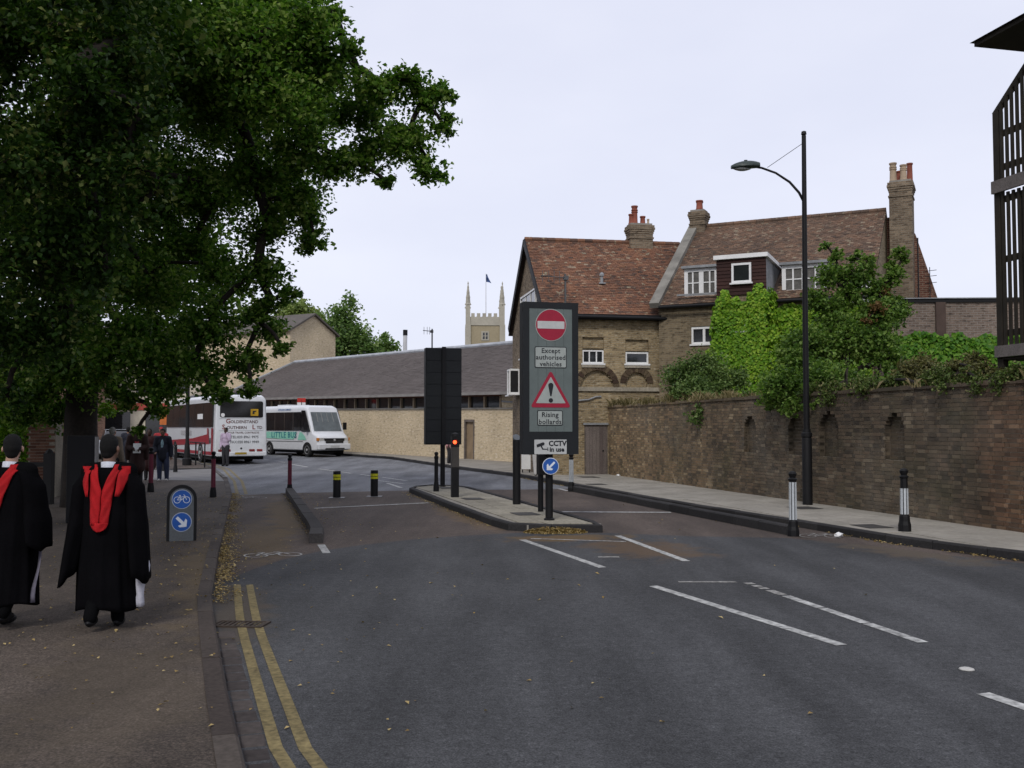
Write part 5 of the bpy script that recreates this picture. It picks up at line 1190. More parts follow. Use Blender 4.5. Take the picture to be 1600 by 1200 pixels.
def sidepanel(mb, s, X, pts, d=0.006, mi=0):
    """flat panel on the vehicle's side x = s*X; outline in y,z"""
    v = [(s * (X + 0.001), y, z) for y, z in pts] + [(s * (X + d), y, z) for y, z in pts]; n = len(pts)
    mb.add(v, [tuple(range(n, 2 * n)), tuple(range(n))[::-1]] + [(i, (i + 1) % n, n + (i + 1) % n, n + i) for i in range(n)], mi)
def vehicle_arch(parent, s, X, y, r):
    m = MB(); P = [(y + (r + 0.09) * math.cos(a), 0.36 + (r + 0.05) * math.sin(a)) for a in [math.pi * i / 14 for i in range(15)]]; P = [(a, max(b, 0.36)) for a, b in P]
    sidepanel(m, s, X, P, 0.004); m.build('wheel_arch', m_under, parent)
# coach
CL, CW_, CHt = 11.2, 2.46, 3.22
coach = thing('coach', 'white and red touring coach seen from behind at the left kerb', 'coach', (-12.55, 46.2, gz(47)), R(30))
sec = lambda z1, w=CW_, rt=0.22: section(w, 0.36, z1, rt, 0.07, 0.07)
body = loft([(0.0, sec(CHt - 0.22, CW_ - 0.12, 0.16)), (0.05, sec(CHt - 0.08, CW_ - .02)), (0.3, sec(CHt)), (5, sec(CHt)), (CL - 0.5, sec(CHt)), (CL - 0.1, sec(CHt - .1)), (CL, sec(CHt - .5, CW_ - .15))]).build('body', m_vw, coach, True, autosmooth=35)
m = MB(); m.box(-CW_ / 2 + .1, CW_ / 2 - .1, 0.3, CL - .3, 0.2, 0.359); m.build('underframe', m_under, coach)
for s in (-1, 1):
    m = MB(); sidepanel(m, s, CW_ / 2 - 0.035, [(0.35, 1.72), (CL - 0.2, 1.72), (CL - 0.25, 2.86), (0.35, 2.86)], 0.045); m.build('side_glass', m_vdark, coach)
    for k in range(5):
        m = MB(); y = 2.2 + k * 1.75; sidepanel(m, s, CW_ / 2 + 0.011, [(y, 1.74), (y + .05, 1.74), (y + .05, 2.84), (y, 2.84)], 0.003); m.build('glass_joint', m_under, coach)
    m = MB(); X = CW_ / 2
    for pts in ([(0.28, 0.42), (0.62, 0.42), (0.62, 1.66), (0.28, 1.66)], [(0.98, 0.92), (1.42, 0.92), (1.42, 1.66), (1.2, 1.66)], [(1.42, 0.92), (CL - .3, 0.72), (CL - .3, 1.0), (4.5, 1.16), (1.42, 1.38)], [(0.63, 0.42), (CL - .2, 0.42), (CL - .2, 0.56), (0.63, 0.58)]): sidepanel(m, s, X, pts, 0.004)
    m.build('red_stripe', m_vred, coach)
    m = MB(); sidepanel(m, s, X, [(0.75, 0.95), (0.92, 0.95), (0.92, 1.2), (0.75, 1.2)], 0.006); m.build('air_grille', m_vdark, coach)
    for y in (2.75, 8.6): vehicle_arch(coach, s, X, y, 0.5); wheel(coach, s * (X - 0.14), y, 0.5, 0.3, s)
m = MB(); m.plate(rrect(-0.99, 1.0, 2.16, 2.92, 0.08), -0.012, 0.06); rw = m.build('rear_window', m_vdark, coach)
m = MB(); m.plate(rrect(0.42, 0.78, 2.24, 2.56, 0.01), -0.016, -0.012); m.build('yellow_notice', M('yellow_notice', (0.5, 0.30, 0.02), 0.5), rw)
m = MB(); m.plate([(0.5, 2.32), (0.6, 2.32), (0.6, 2.42), (0.66, 2.42), (0.7, 2.48), (0.52, 2.48)], -0.018, -0.016); m.build('child_symbol', m_ink, rw)
m = MB(); m.plate(circle2(-0.86, 2.27, 0.09, 20), -0.016, -0.012); m.build('round_sticker', m_white, rw)
m_cbr = M('brown_lettering', (0.10, 0.05, 0.045), 0.6); m_cgr = M('grey_lettering', (0.16, 0.165, 0.17), 0.6)
Y = -0.004
def caps(first, rest, x, z, s1, s2, mt1, mt2, sp=0.0):
    lettering(first, s1, (x, Y, z), F_, mt1, coach, 'LEFT', bold=0.006); lettering(rest, s2, (x + s1 * 0.72, Y, z - (s1 - s2) * 0.22), F_, mt2, coach, 'LEFT', bold=0.004, sx=1.0)
m_cap = M('red_lettering', (0.22, 0.04, 0.03), 0.6)
caps('G', 'OLDENSTAND', -0.72, 1.98, 0.30, 0.195, m_cap, m_cbr); caps('S', 'OUTHERN', -0.89, 1.71, 0.30, 0.195, m_cap, m_cbr); caps('L', 'TD', 0.50, 1.71, 0.30, 0.195, m_cap, m_cbr)
m = MB()
for z in (1.55, 2.10): m.box(-1.02, 1.02, -0.006, 0.003, z - 0.006, z + 0.006)
m.build('panel_line', m_cgr, coach)
lettering('TOUR TRAVEL CONTRACTS', 0.115, (0.1, Y, 1.45), F_, m_cbr, coach, bold=0.002); lettering('TEL:020 8961 9975', 0.165, (0.16, Y, 1.25), F_, m_cgr, coach, bold=0.004); lettering('FAX:020 8961 9949', 0.165, (0.16, Y, 1.02), F_, m_cgr, coach, bold=0.004)
m = MB(); m.box(-1.17, 1.17, -0.06, 0.1, 0.38, 0.56); m.build('rear_bumper', m_vw, coach, bevel=0.02)
m = MB(); m.box(-0.3, 0.24, -0.067, -0.061, 0.45, 0.55); m.build('number_plate', M('yellow_plate', (0.42, 0.28, 0.03), 0.5), coach)
m_tail = M('tail_lamp', (0.22, 0.03, 0.03), 0.25, spec=0.6)
for xs in (-0.92, -0.62, 0.5, 0.86):
    m = MB(); m.plate(rrect(xs - 0.13, xs + 0.13, 0.585, 0.69, 0.02), -0.02, 0.03); m.build('tail_light', m_tail, coach)
m = MB(); m.plate(circle2(0.0, 0.73, 0.045, 14), -0.01, 0.02); m.build('badge', m_ink, coach)
for y in (1.6, 6.4):
    m = MB(); m.rings([[(x, yy, z) for x, z in ((-0.95, CHt - .01), (-0.8, CHt + .13), (0.8, CHt + .13), (0.95, CHt - .01))] for yy in (y - .55, y + .65)]); m.build('roof_unit', M('dark_roof_unit', (0.03, 0.032, 0.035), 0.5), coach)
m = MB(); sidepanel(m, -1, CW_ / 2 + 0.011, [(2.3, 2.1), (3.4, 2.1), (3.4, 2.35), (2.3, 2.35)], 0.004); m.build('window_sticker', m_white, coach)
lettering('GOLDENSTAND', 0.34, (-CW_ / 2 - 0.006, 6.0, 1.42), (R(90), 0, R(-90)), M('faded_lettering', (0.38, 0.36, 0.36), 0.6), coach, bold=0.006)
# little bus
BL, BW, BH = 6.9, 2.1, 2.78
bus = thing('minibus', 'small white bus with green band and LITTLE BUS lettering by the cream wall', 'minibus', (-14.22, 58.75, gz(55.2)), R(222.5))
s_ = lambda z1, w=BW, z0=0.34, rt=0.2, tp=0.09: section(w, z0, z1, min(rt, (z1 - z0) * 0.4), 0.07, tp)
loft([(0.0, s_(BH - 0.2, BW - .1)), (0.08, s_(BH - .06)), (0.4, s_(BH)), (BL - 1.55, s_(BH)), (BL - 1.25, s_(BH - 0.1)), (BL - 0.62, s_(1.32, BW, 0.34, 0.12, 0.03)), (BL - 0.25, s_(1.16, BW - .06, 0.34, 0.14, 0.05)), (BL - 0.05, s_(1.0, BW - .2, 0.36, 0.16, 0.05)), (BL, s_(0.85, BW - .3, 0.4, 0.12, 0.03))]).build('body', m_vw, bus, True, autosmooth=35)
m = MB(); m.box(-0.85, 0.85, 0.3, BL - .6, 0.2, 0.339); m.build('underframe', m_under, bus)
# windscreen lies between the roof and scuttle lines
a, b = Vector((0, BL - 1.25, BH - 0.1)), Vector((0, BL - 0.62, 1.32)); dirn = (b - a); nn = Vector((0, -dirn.z, dirn.y)).normalized()
def onscreen(x, t, e): p = a + dirn * t + nn * e; return (x, p.y, p.z)
def screen(x0, x1, t0, t1, e0, e1, nm, mt, par, k=0.96):
    m = MB(); q = [(x0 * k, t0), (x1 * k, t0), (x1, t1), (x0, t1)]
    m.add([onscreen(x, t, e0) for x, t in q] + [onscreen(x, t, e1) for x, t in q], [(4, 5, 6, 7), (3, 2, 1, 0)] + [(i, 4 + i, 4 + (i + 1) % 4, (i + 1) % 4) for i in range(4)]); return m.build(nm, mt, par)
ws = screen(-0.86, 0.86, 0.2, 0.96, 0.004, 0.016, 'windscreen', M('windscreen_glass', (0.10, 0.12, 0.12), 0.07, 0.35, 1.2, 4, 0.2, 0.0, spec=0.6), bus)
for x in (-0.5, -0.15, 0.2, 0.5): screen(x - .018, x + .018, 0.22, 0.6, 0.017, 0.019, 'reflection_post' if False else 'grab_pole', M('pole_grey', (0.2, 0.2, 0.19), 0.6), ws)
for s in (-1, 1):
    X = BW / 2
    m = MB(); sidepanel(m, s, X - 0.03, [(1.35, 1.42), (BL - 1.75, 1.42), (BL - 1.75, 2.42), (1.35, 2.42)], 0.038); sg_ = m.build('side_glass', m_vdark, bus)
    for y in (2.35, 3.4, 4.35):
        m = MB(); sidepanel(m, s, X + 0.0085, [(y, 1.44), (y + .035, 1.44), (y + .035, 2.4), (y, 2.4)], 0.003); m.build('glass_joint', M('brown_joint', (0.09, 0.07, 0.055), 0.6), sg_)
    m = MB(); sidepanel(m, s, X - 0.03, [(BL - 1.68, 1.36), (BL - 0.78, 1.36), (BL - 1.32, 2.5), (BL - 1.68, 2.5)], 0.036); m.build('cab_window', m_vdark, bus)
    m = MB(); sidepanel(m, s, X - .03, [(0.5, 0.55), (1.2, 0.55), (1.2, 2.45), (0.5, 2.45)], 0.036); dr_ = m.build('door', m_vw, bus)
    m = MB(); sidepanel(m, s, X + 0.0055, [(0.58, 1.42), (1.12, 1.42), (1.12, 2.38), (0.58, 2.38)], 0.004); m.build('door_glass', m_vdark, dr_)
    m = MB(); sidepanel(m, s, X - .03, [(0.1, 1.42), (0.45, 1.42), (0.45, 2.42), (0.12, 2.42)], 0.036); m.build('rear_quarter_glass', m_vdark, bus)
    m_mint = M('mint_green', (0.27, 0.60, 0.46), 0.4, 0.05)
    m = MB()
    for pts in ([(0.05, 1.0), (0.47, 1.0), (0.47, 1.32), (0.05, 1.32)], [(1.22, 0.98), (4.4, 0.92), (4.75, 1.34), (1.22, 1.34)], [(4.85, 0.9), (BL - 1.15, 0.9), (BL - 1.3, 1.1), (5.25, 1.32), (5.05, 1.32)]): sidepanel(m, s, X, pts, 0.003)
    m.build('green_band', m_mint, bus)
    lettering('LITTLE BUS', 0.45, (s * (X + 0.008), 3.35, 1.15), (R(90), 0, R(90 * s)), M('teal_lettering', (0.015, 0.16, 0.22), 0.5), bus, bold=0.006, sx=1.12, spacing=1.12)
    m = MB(); sidepanel(m, s, X, [(0.1, 0.80), (BL - 1.5, 0.80), (BL - 1.5, 0.83), (0.1, 0.83)], 0.004); m.build('trim_strip', m_cgr, bus)
    for y in (1.75, BL - 1.05): vehicle_arch(bus, s, X - (0.0 if y < 4 else 0.0), y, 0.38); wheel(bus, s * (X - 0.11), y, 0.37, 0.24, s)
    m = MB(); m.box(s * (X + 0.18) - 0.09, s * (X + 0.18) + 0.09, BL - 0.95, BL - 0.85, 1.45, 1.85); m.tube([(s * X, BL - 1.0, 1.75), (s * (X + .12), BL - .92, 1.8)], 0.015, 6); m.build('door_mirror', m_black, bus)
m = MB(); m.box(-0.55, 0.55, BL - 0.0 + 0.002, BL + 0.02, 0.74, 0.84); m.box(-0.62, 0.62, BL - 0.03, BL + 0.012, 0.85, 1.0); m.build('grille', M('black_plastic', (0.015, 0.015, 0.016), 0.5), bus)
m = MB(); m.lathe([(0.07, 0), (0.06, 0.012), (0, 0.012)], (0, 0, 0), 16); m.build('badge', m_rim, bus, loc=(0, BL + .021, 0.9), rot=(R(-90), 0, 0))
m_amber = M('amber_lens', (0.55, 0.2, 0.03), 0.3); m_lamp = M('headlamp_glass', (0.45, 0.45, 0.42), 0.15, spec=0.6)
for s in (-1, 1):
    m = MB(); m.box(s * 0.76 - 0.13, s * 0.76 + 0.13, BL - 0.12, BL - 0.005, 0.84, 1.02); m.build('headlight', m_lamp, bus, bevel=0.02)
    m = MB(); m.box(s * 0.95 - 0.06, s * 0.95 + 0.05, BL - 0.22, BL - 0.05, 0.86, 1.02); m.build('indicator', m_amber, bus, bevel=0.02)
m = MB(); m.box(-1.0, 1.0, BL - 0.25, BL + 0.07, 0.38, 0.7); m.build('bumper', m_vw, bus, bevel=0.05)
m = MB(); m.box(-0.27, 0.27, BL + .071, BL + .078, 0.5, 0.61); m.build('number_plate', m_plate_w, bus); m = MB(); m.box(-0.6, 0.6, BL + .06, BL + .074, 0.39, 0.47); m.build('air_intake', m_under, bus)
m = MB(); m.box(-0.7, 0.7, 2.0, 3.2, BH - .02, BH + .07); m.build('roof_hatch', m_vw, bus, bevel=0.03)
lettering('LITTLE BUS COMPANY', 0.14, (BW / 2 - 0.06, 3.3, 2.56), (R(84), 0, R(90)), M('blue_lettering', (0.08, 0.16, 0.35), 0.5), bus, bold=0.002)
# parked car far up the street
car = thing('parked_car', 'silver car parked up the street behind the pedestrians under the tree', 'car', (-19.6, 49.5, gz(49.5) + 0.09), R(25))
m_sil = M('silver_paint', (0.36, 0.38, 0.41), 0.3, 0.05, coat=0.3)
sc = lambda w, z0, z1: section(w, z0, z1, 0.1, 0.08, 0.03)
loft([(0, sc(1.5, .35, .75)), (0.12, sc(1.66, .25, .86)), (1.0, sc(1.7, .22, .92)), (3.3, sc(1.7, .22, .92)), (4.05, sc(1.64, .25, .8)), (4.2, sc(1.5, .35, .65))]).build('body', m_sil, car, True, autosmooth=40)
loft([(0.25, sc(1.42, .88, .95)), (0.75, section(1.25, .88, 1.4, .12, .03, .08)), (1.2, section(1.25, .88, 1.46, .12, .03, .08)), (2.2, section(1.25, .88, 1.44, .12, .03, .08)), (3.05, sc(1.4, .88, .95))]).build('cabin_glass', m_vdark, car, True, autosmooth=40)
m = MB(); m.box(-0.5, 0.5, 0.8, 2.2, 1.452, 1.475); m.build('roof_panel', m_sil, car, bevel=0.01)
for s in (-1, 1):
    for y in (0.8, 3.4): wheel(car, s * 0.77, y, 0.3, 0.2, s)
    m = MB(); m.box(s * .62 - .13, s * .62 + .13, -0.02, 0.08, 0.62, 0.78); m.build('tail_light', m_tail, car)
m = MB(); m.box(-0.8, 0.8, -0.06, 0.12, 0.32, 0.52); m.build('bumper', m_sil, car, bevel=0.04); m = MB(); m.box(-0.26, 0.26, -0.068, -0.061, 0.42, 0.52); m.build('number_plate', MATS['yellow_plate'], car)

# ------------------------------------------------------------------ people
def capsule(mb, a, ra, b, rb, n=12, sx=1.0):
    a, b = Vector(a), Vector(b); d = (b - a); L = d.length; d = d / L if L > 1e-6 else Vector((0, 0, 1))
    x = d.orthogonal().normalized(); y = d.cross(x); rings = []
    for i in range(5):
        t = math.pi / 2 * (1 - i / 4); rings.append((a - d * ra * math.sin(t), max(1e-4, ra * math.cos(t))))
    for i in range(5):
        t = math.pi / 2 * i / 4; rings.append((b + d * rb * math.sin(t), max(1e-4, rb * math.cos(t))))
    mb.rings([[p + (x * math.cos(2 * math.pi * k / n) + y * math.sin(2 * math.pi * k / n)) * r for k in range(n)] for p, r in rings])
def ellip(mb, c, r, n=14, rot=None):
    c = Vector(c); rings = []
    for i in range(9):
        t = -math.pi / 2 + math.pi * i / 8
        ring = [Vector((max(.02, math.cos(t)) * r[0] * math.cos(2 * math.pi * k / n), max(.02, math.cos(t)) * r[1] * math.sin(2 * math.pi * k / n), r[2] * math.sin(t))) for k in range(n)]
        if rot: ring = [rot @ v for v in ring]
        rings.append([c + v for v in ring])
    mb.rings(rings)
def blob(name, mb, mat, parent, voxel=0.012, smooth=5):
    me = bpy.data.meshes.new('t'); me.from_pydata(mb.v, [], mb.f); o = bpy.data.objects.new('t', me); col.objects.link(o)
    r = o.modifiers.new('r', 'REMESH'); r.mode = 'VOXEL'; r.voxel_size = voxel
    s = o.modifiers.new('s', 'SMOOTH'); s.factor = 0.5; s.iterations = smooth
    dg = bpy.context.evaluated_depsgraph_get(); m2 = bpy.data.meshes.new_from_object(o.evaluated_get(dg))
    bpy.data.objects.remove(o); bpy.data.meshes.remove(me)
    m2.name = name; m2.materials.clear(); m2.materials.append(mat); m2.shade_smooth()
    return link(name, m2, parent)
m_hair = M('black_hair', (0.006, 0.0055, 0.005), 0.9, 0.3, 20, 90, 0.3, 0.4)
m_hairg = M('grey_hair', (0.28, 0.27, 0.25), 0.8, 0.2, 20, 90, 0.2, 0.3)
m_eye = M('dark_eye', (0.02, 0.015, 0.012), 0.3)
m_lip = M('lip', (0.22, 0.08, 0.07), 0.6)
def skin(nm, c): return M(nm, c, 0.55, 0.08, 8, 60, 0.06, 0.05)
sk_dark, sk_mid, sk_fair = skin('dark_skin', (0.055, 0.03, 0.02)), skin('brown_skin', (0.17, 0.09, 0.06)), skin('fair_skin', (0.42, 0.25, 0.18))
def person(label, loc, rot, H, sk, hair, arms, legs, clothes, voxel=0.014, head_turn=0.0, head_nod=0.0, shoes=None, hair_len=0.0):
    """faces -y; arms = ((elbow, wrist), (elbow, wrist)) for the -x and +x side, legs = ((knee, ankle), ...), in units of H"""
    t = thing('person', label, 'person', loc, rot)
    S = lambda p: (p[0] * H, p[1] * H, p[2] * H)
    cap = lambda mb, a, ra, b, rb: capsule(mb, S(a), ra * H, S(b), rb * H)
    hr = Matrix.Rotation(head_turn, 3, 'Z') @ Matrix.Rotation(head_nod, 3, 'X')
    hp = lambda x, y, z: tuple(Vector((0, -0.004, 0.868)) + hr @ Vector((x, y, z - 0.868)))
    sh = ((-0.108, 0, 0.812), (0.108, 0, 0.812)); hipj = ((-0.05, 0, 0.515), (0.05, 0, 0.515))
    def head(mb, e=0.0):
        ellip(mb, S(hp(0, -0.002, 0.945)), ((0.044 + e) * H, (0.054 + e) * H, (0.056 + e) * H), rot=hr); ellip(mb, S(hp(0, -0.018, 0.91)), ((0.036 + e) * H, (0.038 + e) * H, (0.044 + e) * H), rot=hr)
    def torso(mb, e=0.0):
        ellip(mb, S((0, 0.005, 0.755)), ((0.098 + e) * H, (0.060 + e) * H, (0.085 + e) * H)); ellip(mb, S((0, 0.0, 0.655)), ((0.083 + e) * H, (0.056 + e) * H, (0.10 + e) * H)); ellip(mb, S((0, 0.006, 0.55)), ((0.09 + e) * H, (0.064 + e) * H, (0.075 + e) * H))
        for s in sh: cap(mb, (s[0] * 0.4, 0, 0.82), 0.034 + e, s, 0.036 + e)
    def arm(mb, i, e=0.0, to=1.0):
        el, wr = arms[i]; cap(mb, sh[i], 0.034 + e, el, 0.026 + e); w2 = tuple(el[k] + (wr[k] - el[k]) * to for k in range(3)); cap(mb, el, 0.026 + e, w2, 0.018 + e)
    def leg(mb, i, e=0.0, to=1.0):
        kn, an = legs[i]; cap(mb, hipj[i], 0.054 + e, kn, 0.036 + e); w2 = tuple(kn[k] + (an[k] - kn[k]) * to for k in range(3)); cap(mb, kn, 0.036 + e, w2, 0.024 + e)
    b = MB(); head(b); cap(b, hp(0, 0.004, 0.9), 0.03, (0, 0.008, 0.82), 0.036); torso(b)
    ellip(b, S(hp(0, -0.060, 0.925)), (0.009 * H, 0.013 * H, 0.016 * H), rot=hr)
    for s in (-1, 1): ellip(b, S(hp(s * 0.0515, 0.0, 0.926)), (0.006 * H, 0.012 * H, 0.018 * H), rot=hr)
    for i in (0, 1):
        arm(b, i); leg(b, i)
        el, wr = Vector(arms[i][0]), Vector(arms[i][1]); d = (wr - el).normalized(); side = d.cross(Vector((0, 1, 0.2))).normalized(); nrm = d.cross(side)
        pc = wr + d * 0.03; ellip(b, S(pc), (0.017 * H, 0.017 * H, 0.026 * H), rot=d.to_track_quat('Z', 'Y').to_matrix())
        for k, ln in enumerate((0.036, 0.044, 0.042, 0.034)):
            p0 = wr + d * 0.042 + side * (k - 1.5) * 0.0105; p1 = p0 + d * ln * 0.55 + nrm * 0.006; p2 = p1 + d * ln * 0.4 + nrm * 0.014
            cap(b, p0, 0.0058, p1, 0.0054); cap(b, p1, 0.0054, p2, 0.0045)
        p0 = wr + d * 0.012 + side * 0.014; p1 = p0 + d * 0.024 + side * 0.016; cap(b, p0, 0.0068, p1, 0.006); cap(b, p1, 0.006, p1 + d * 0.02 + nrm * 0.008, 0.005)
    body = blob('body', b, sk, t, voxel, 3)
    for s in (-1, 1):
        e = MB(); ellip(e, S(hp(s * 0.017, -0.0515, 0.938)), (0.006 * H, 0.004 * H, 0.0035 * H), 8, hr); e.build('eye', m_eye, body, True)
    e = MB(); ellip(e, S(hp(0, -0.0535, 0.896)), (0.014 * H, 0.004 * H, 0.0035 * H), 8, hr); e.build('mouth', m_lip, body, True)
    if hair:
        h = MB(); ellip(h, S(hp(0, 0.008, 0.955)), (0.049 * H, 0.055 * H, 0.055 * H), rot=hr); ellip(h, S(hp(0, 0.013, 0.938)), (0.0475 * H, 0.052 * H, (0.05 + hair_len) * H), rot=hr); ellip(h, S(hp(0, 0.022, 0.91)), (0.036 * H, 0.034 * H, (0.035 + hair_len) * H), rot=hr); blob('hair', h, hair, t, voxel * 0.8, 5)
    for c in clothes:
        kind, nm, mat = c[:3]; e = c[3] if len(c) > 3 else 0.008
        m = MB()
        if kind == 'trousers':
            ellip(m, S((0, 0.006, 0.55)), ((0.09 + e) * H, (0.066 + e) * H, (0.062 + e) * H))
            for i in (0, 1): leg(m, i, e + .004)
        elif kind == 'top':
            torso(m, e)
            for i in (0, 1): arm(m, i, e, 0.95)
        elif kind == 'coat':
            torso(m, e); cap(m, (0, 0.004, 0.6), 0.085 + e, (0, 0.006, 0.46), 0.088 + e)
            for i in (0, 1): arm(m, i, e, 0.98)
        elif kind == 'front':
            ellip(m, S((0, -0.045, 0.72)), (0.032 * H, 0.045 * H, 0.09 * H)); ellip(m, S((0, -0.04, 0.62)), (0.034 * H, 0.05 * H, 0.1 * H))
        elif kind == 'gown':
            torso(m, e); cap(m, (0, 0.004, 0.62), 0.092 + e, (0, 0.01, 0.3), 0.12 + e)
            for i in (0, 1): arm(m, i, e + .01, 0.9); el, wr = arms[i]; cap(m, el, 0.04 + e, (el[0], el[1], el[2] - 0.18), 0.03 + e)
        elif kind == 'hood':
            for s in (-1, 1): cap(m, (s * 0.06, 0.0, 0.835), 0.016, (s * 0.012, -0.075, 0.7), 0.018)
        elif kind == 'cap':
            ellip(m, S(hp(0, 0.0, 0.972)), (0.052 * H, 0.058 * H, 0.036 * H), rot=hr); ellip(m, S(hp(0, -0.05, 0.955)), (0.036 * H, 0.04 * H, 0.007 * H), rot=hr)
        blob(nm, m, mat, t, voxel, 4)
    sh_ = MB()
    for i in (0, 1):
        an = Vector(legs[i][1]); ellip(sh_, S((an.x, an.y - 0.028, an.z - 0.022)), (0.026 * H, 0.068 * H, 0.024 * H)); cap(sh_, (an.x, an.y + .004, an.z + 0.01), 0.027, (an.x, an.y + 0.004, an.z - 0.02), 0.026)
    blob('shoes', sh_, shoes or m_black, t, voxel, 2)
    return t
ARM = lambda s, ey=0.01, wy=-0.03, ex=0.145, wx=0.15: ((s * ex, ey, 0.635), (s * wx, wy, 0.49))
LEG = lambda s, k=0.0, a=0.0, w=0.055, up=0.0: ((s * w, k - 0.008, 0.285), (s * w, a, 0.046 + up))
cloth = lambda nm, c, v=0.12: M(nm, c, 0.85, v, 6, 60, 0.12, 0.25)
c_navy, c_jean, c_lblue = cloth('navy_cloth', (0.014, 0.016, 0.026)), cloth('denim', (0.035, 0.045, 0.085)), cloth('pale_blue_shirt', (0.24, 0.36, 0.40))
c_lilac, c_char = cloth('lilac_shirt', (0.45, 0.36, 0.47)), cloth('charcoal_cloth', (0.028, 0.028, 0.032))
c_brown, c_mar, c_beige = cloth('dark_brown_gown', (0.030, 0.014, 0.012)), cloth('dark_maroon_gown', (0.05, 0.018, 0.018)), cloth('beige_jacket', (0.20, 0.16, 0.12))
c_red, c_pale, c_pink = cloth('red_cloth', (0.30, 0.025, 0.03)), cloth('pale_cloth', (0.55, 0.53, 0.50)), cloth('pink_cloth', (0.5, 0.25, 0.26))
pz = lambda y: gz(y) + 0.07
person('man in lilac shirt and charcoal trousers holding a phone to his ear behind the coach', (-12.85, 44.75, gz(44.75)), R(-20), 1.72, sk_dark, m_hair, [ARM(-1, 0.0, -0.06, 0.14, 0.11), ((0.15, -0.05, 0.68), (0.075, -0.07, 0.86))], [LEG(-1), LEG(1, 0, 0.01)], [('trousers', 'trousers', c_char), ('top', 'shirt', c_lilac, 0.014)])
person('man in open navy jacket, pale blue shirt and jeans looking down on the footway', (-11.1, 31.7, pz(31)), R(8), 1.66, sk_mid, m_hair, [((-0.15, 0.0, 0.64), (-0.12, -0.09, 0.56)), ((0.15, 0.02, 0.635), (0.155, -0.01, 0.48))], [LEG(-1, -.01, 0.0), LEG(1, 0, 0.02, 0.075)], [('trousers', 'jeans', c_jean, 0.012), ('coat', 'jacket', c_navy, 0.018), ('front', 'shirt', c_lblue)], head_nod=R(22), shoes=c_pale)
gm = person('dark skinned man in brown gown with red hood carrying white paper towards the camera', (-11.35, 30.2, pz(30)), R(14), 1.74, sk_dark, m_hair, [((-0.15, 0.0, 0.64), (-0.06, -0.1, 0.6)), ((0.15, 0.0, 0.64), (0.06, -0.1, 0.6))], [LEG(-1, -.03, -.02), LEG(1, 0.02, 0.05)], [('trousers', 'trousers', c_char), ('gown', 'gown', c_brown, 0.02), ('hood', 'hood', c_red)])
person('woman in dark maroon gown walking beside the man with the white paper', (-11.75, 32.3, pz(32)), R(10), 1.66, sk_dark, m_hair, [ARM(-1), ARM(1)], [LEG(-1, 0, 0), LEG(1, -0.02, -0.03)], [('gown', 'gown', c_mar, 0.016), ('trousers', 'trousers', c_char)], hair_len=0.01)
person('grey haired man in beige jacket beyond the two graduates', (-10.42, 26.0, pz(26)), R(170), 1.7, sk_fair, m_hairg, [ARM(-1), ARM(1)], [LEG(-1, -.02, .02), LEG(1, 0.02, -0.02)], [('trousers', 'trousers', c_char), ('coat', 'jacket', c_beige, 0.018)])
person('person in red jacket and red cap further up the footway', (-13.7, 38.9, pz(39)), R(20), 1.72, sk_mid, m_hair, [ARM(-1), ARM(1)], [LEG(-1, -.02, .0), LEG(1, 0.02, 0.03)], [('trousers', 'trousers', c_char), ('top', 'jacket', c_red, 0.018), ('cap', 'cap', c_red)], voxel=0.02)
person('person in dark clothes far up the footway behind the grey haired man', (-15.6, 40.5, pz(40)), R(190), 1.72, sk_mid, m_hair, [ARM(-1), ARM(1)], [LEG(-1, -.02, .0), LEG(1, 0.02, 0.03)], [('trousers', 'trousers', c_char), ('coat', 'coat', c_navy, 0.018)], voxel=0.02)
person('pedestrian in pink behind the red signal bollard on the far pavement', (-2.84, 45.2, gz(45) + 0.105), R(60), 1.62, sk_mid, m_hair, [ARM(-1), ARM(1)], [LEG(-1, -.02, .0), LEG(1, 0.02, 0.03)], [('trousers', 'trousers', c_char), ('coat', 'coat', c_pink, 0.016)], voxel=0.02)
person('pedestrian in pale clothes behind the no entry sign post', (0.88, 34.2, 0.12), R(195), 1.66, sk_fair, m_hair, [ARM(-1), ARM(1)], [LEG(-1, -.02, .0), LEG(1, 0.03, 0.05)], [('trousers', 'trousers', c_pale, 0.014), ('top', 'top', c_pale, 0.016)], voxel=0.02)
pap = MB(); pap.box(-0.11, 0.11, -0.004, 0.004, 0, 0.3); tag(pap.build('paper', m_white, None, loc=(-11.28, 29.98, pz(30) + 0.93), rot=(R(-12), 0, R(14))), 'white sheet of paper held by the man in the brown gown', 'paper')

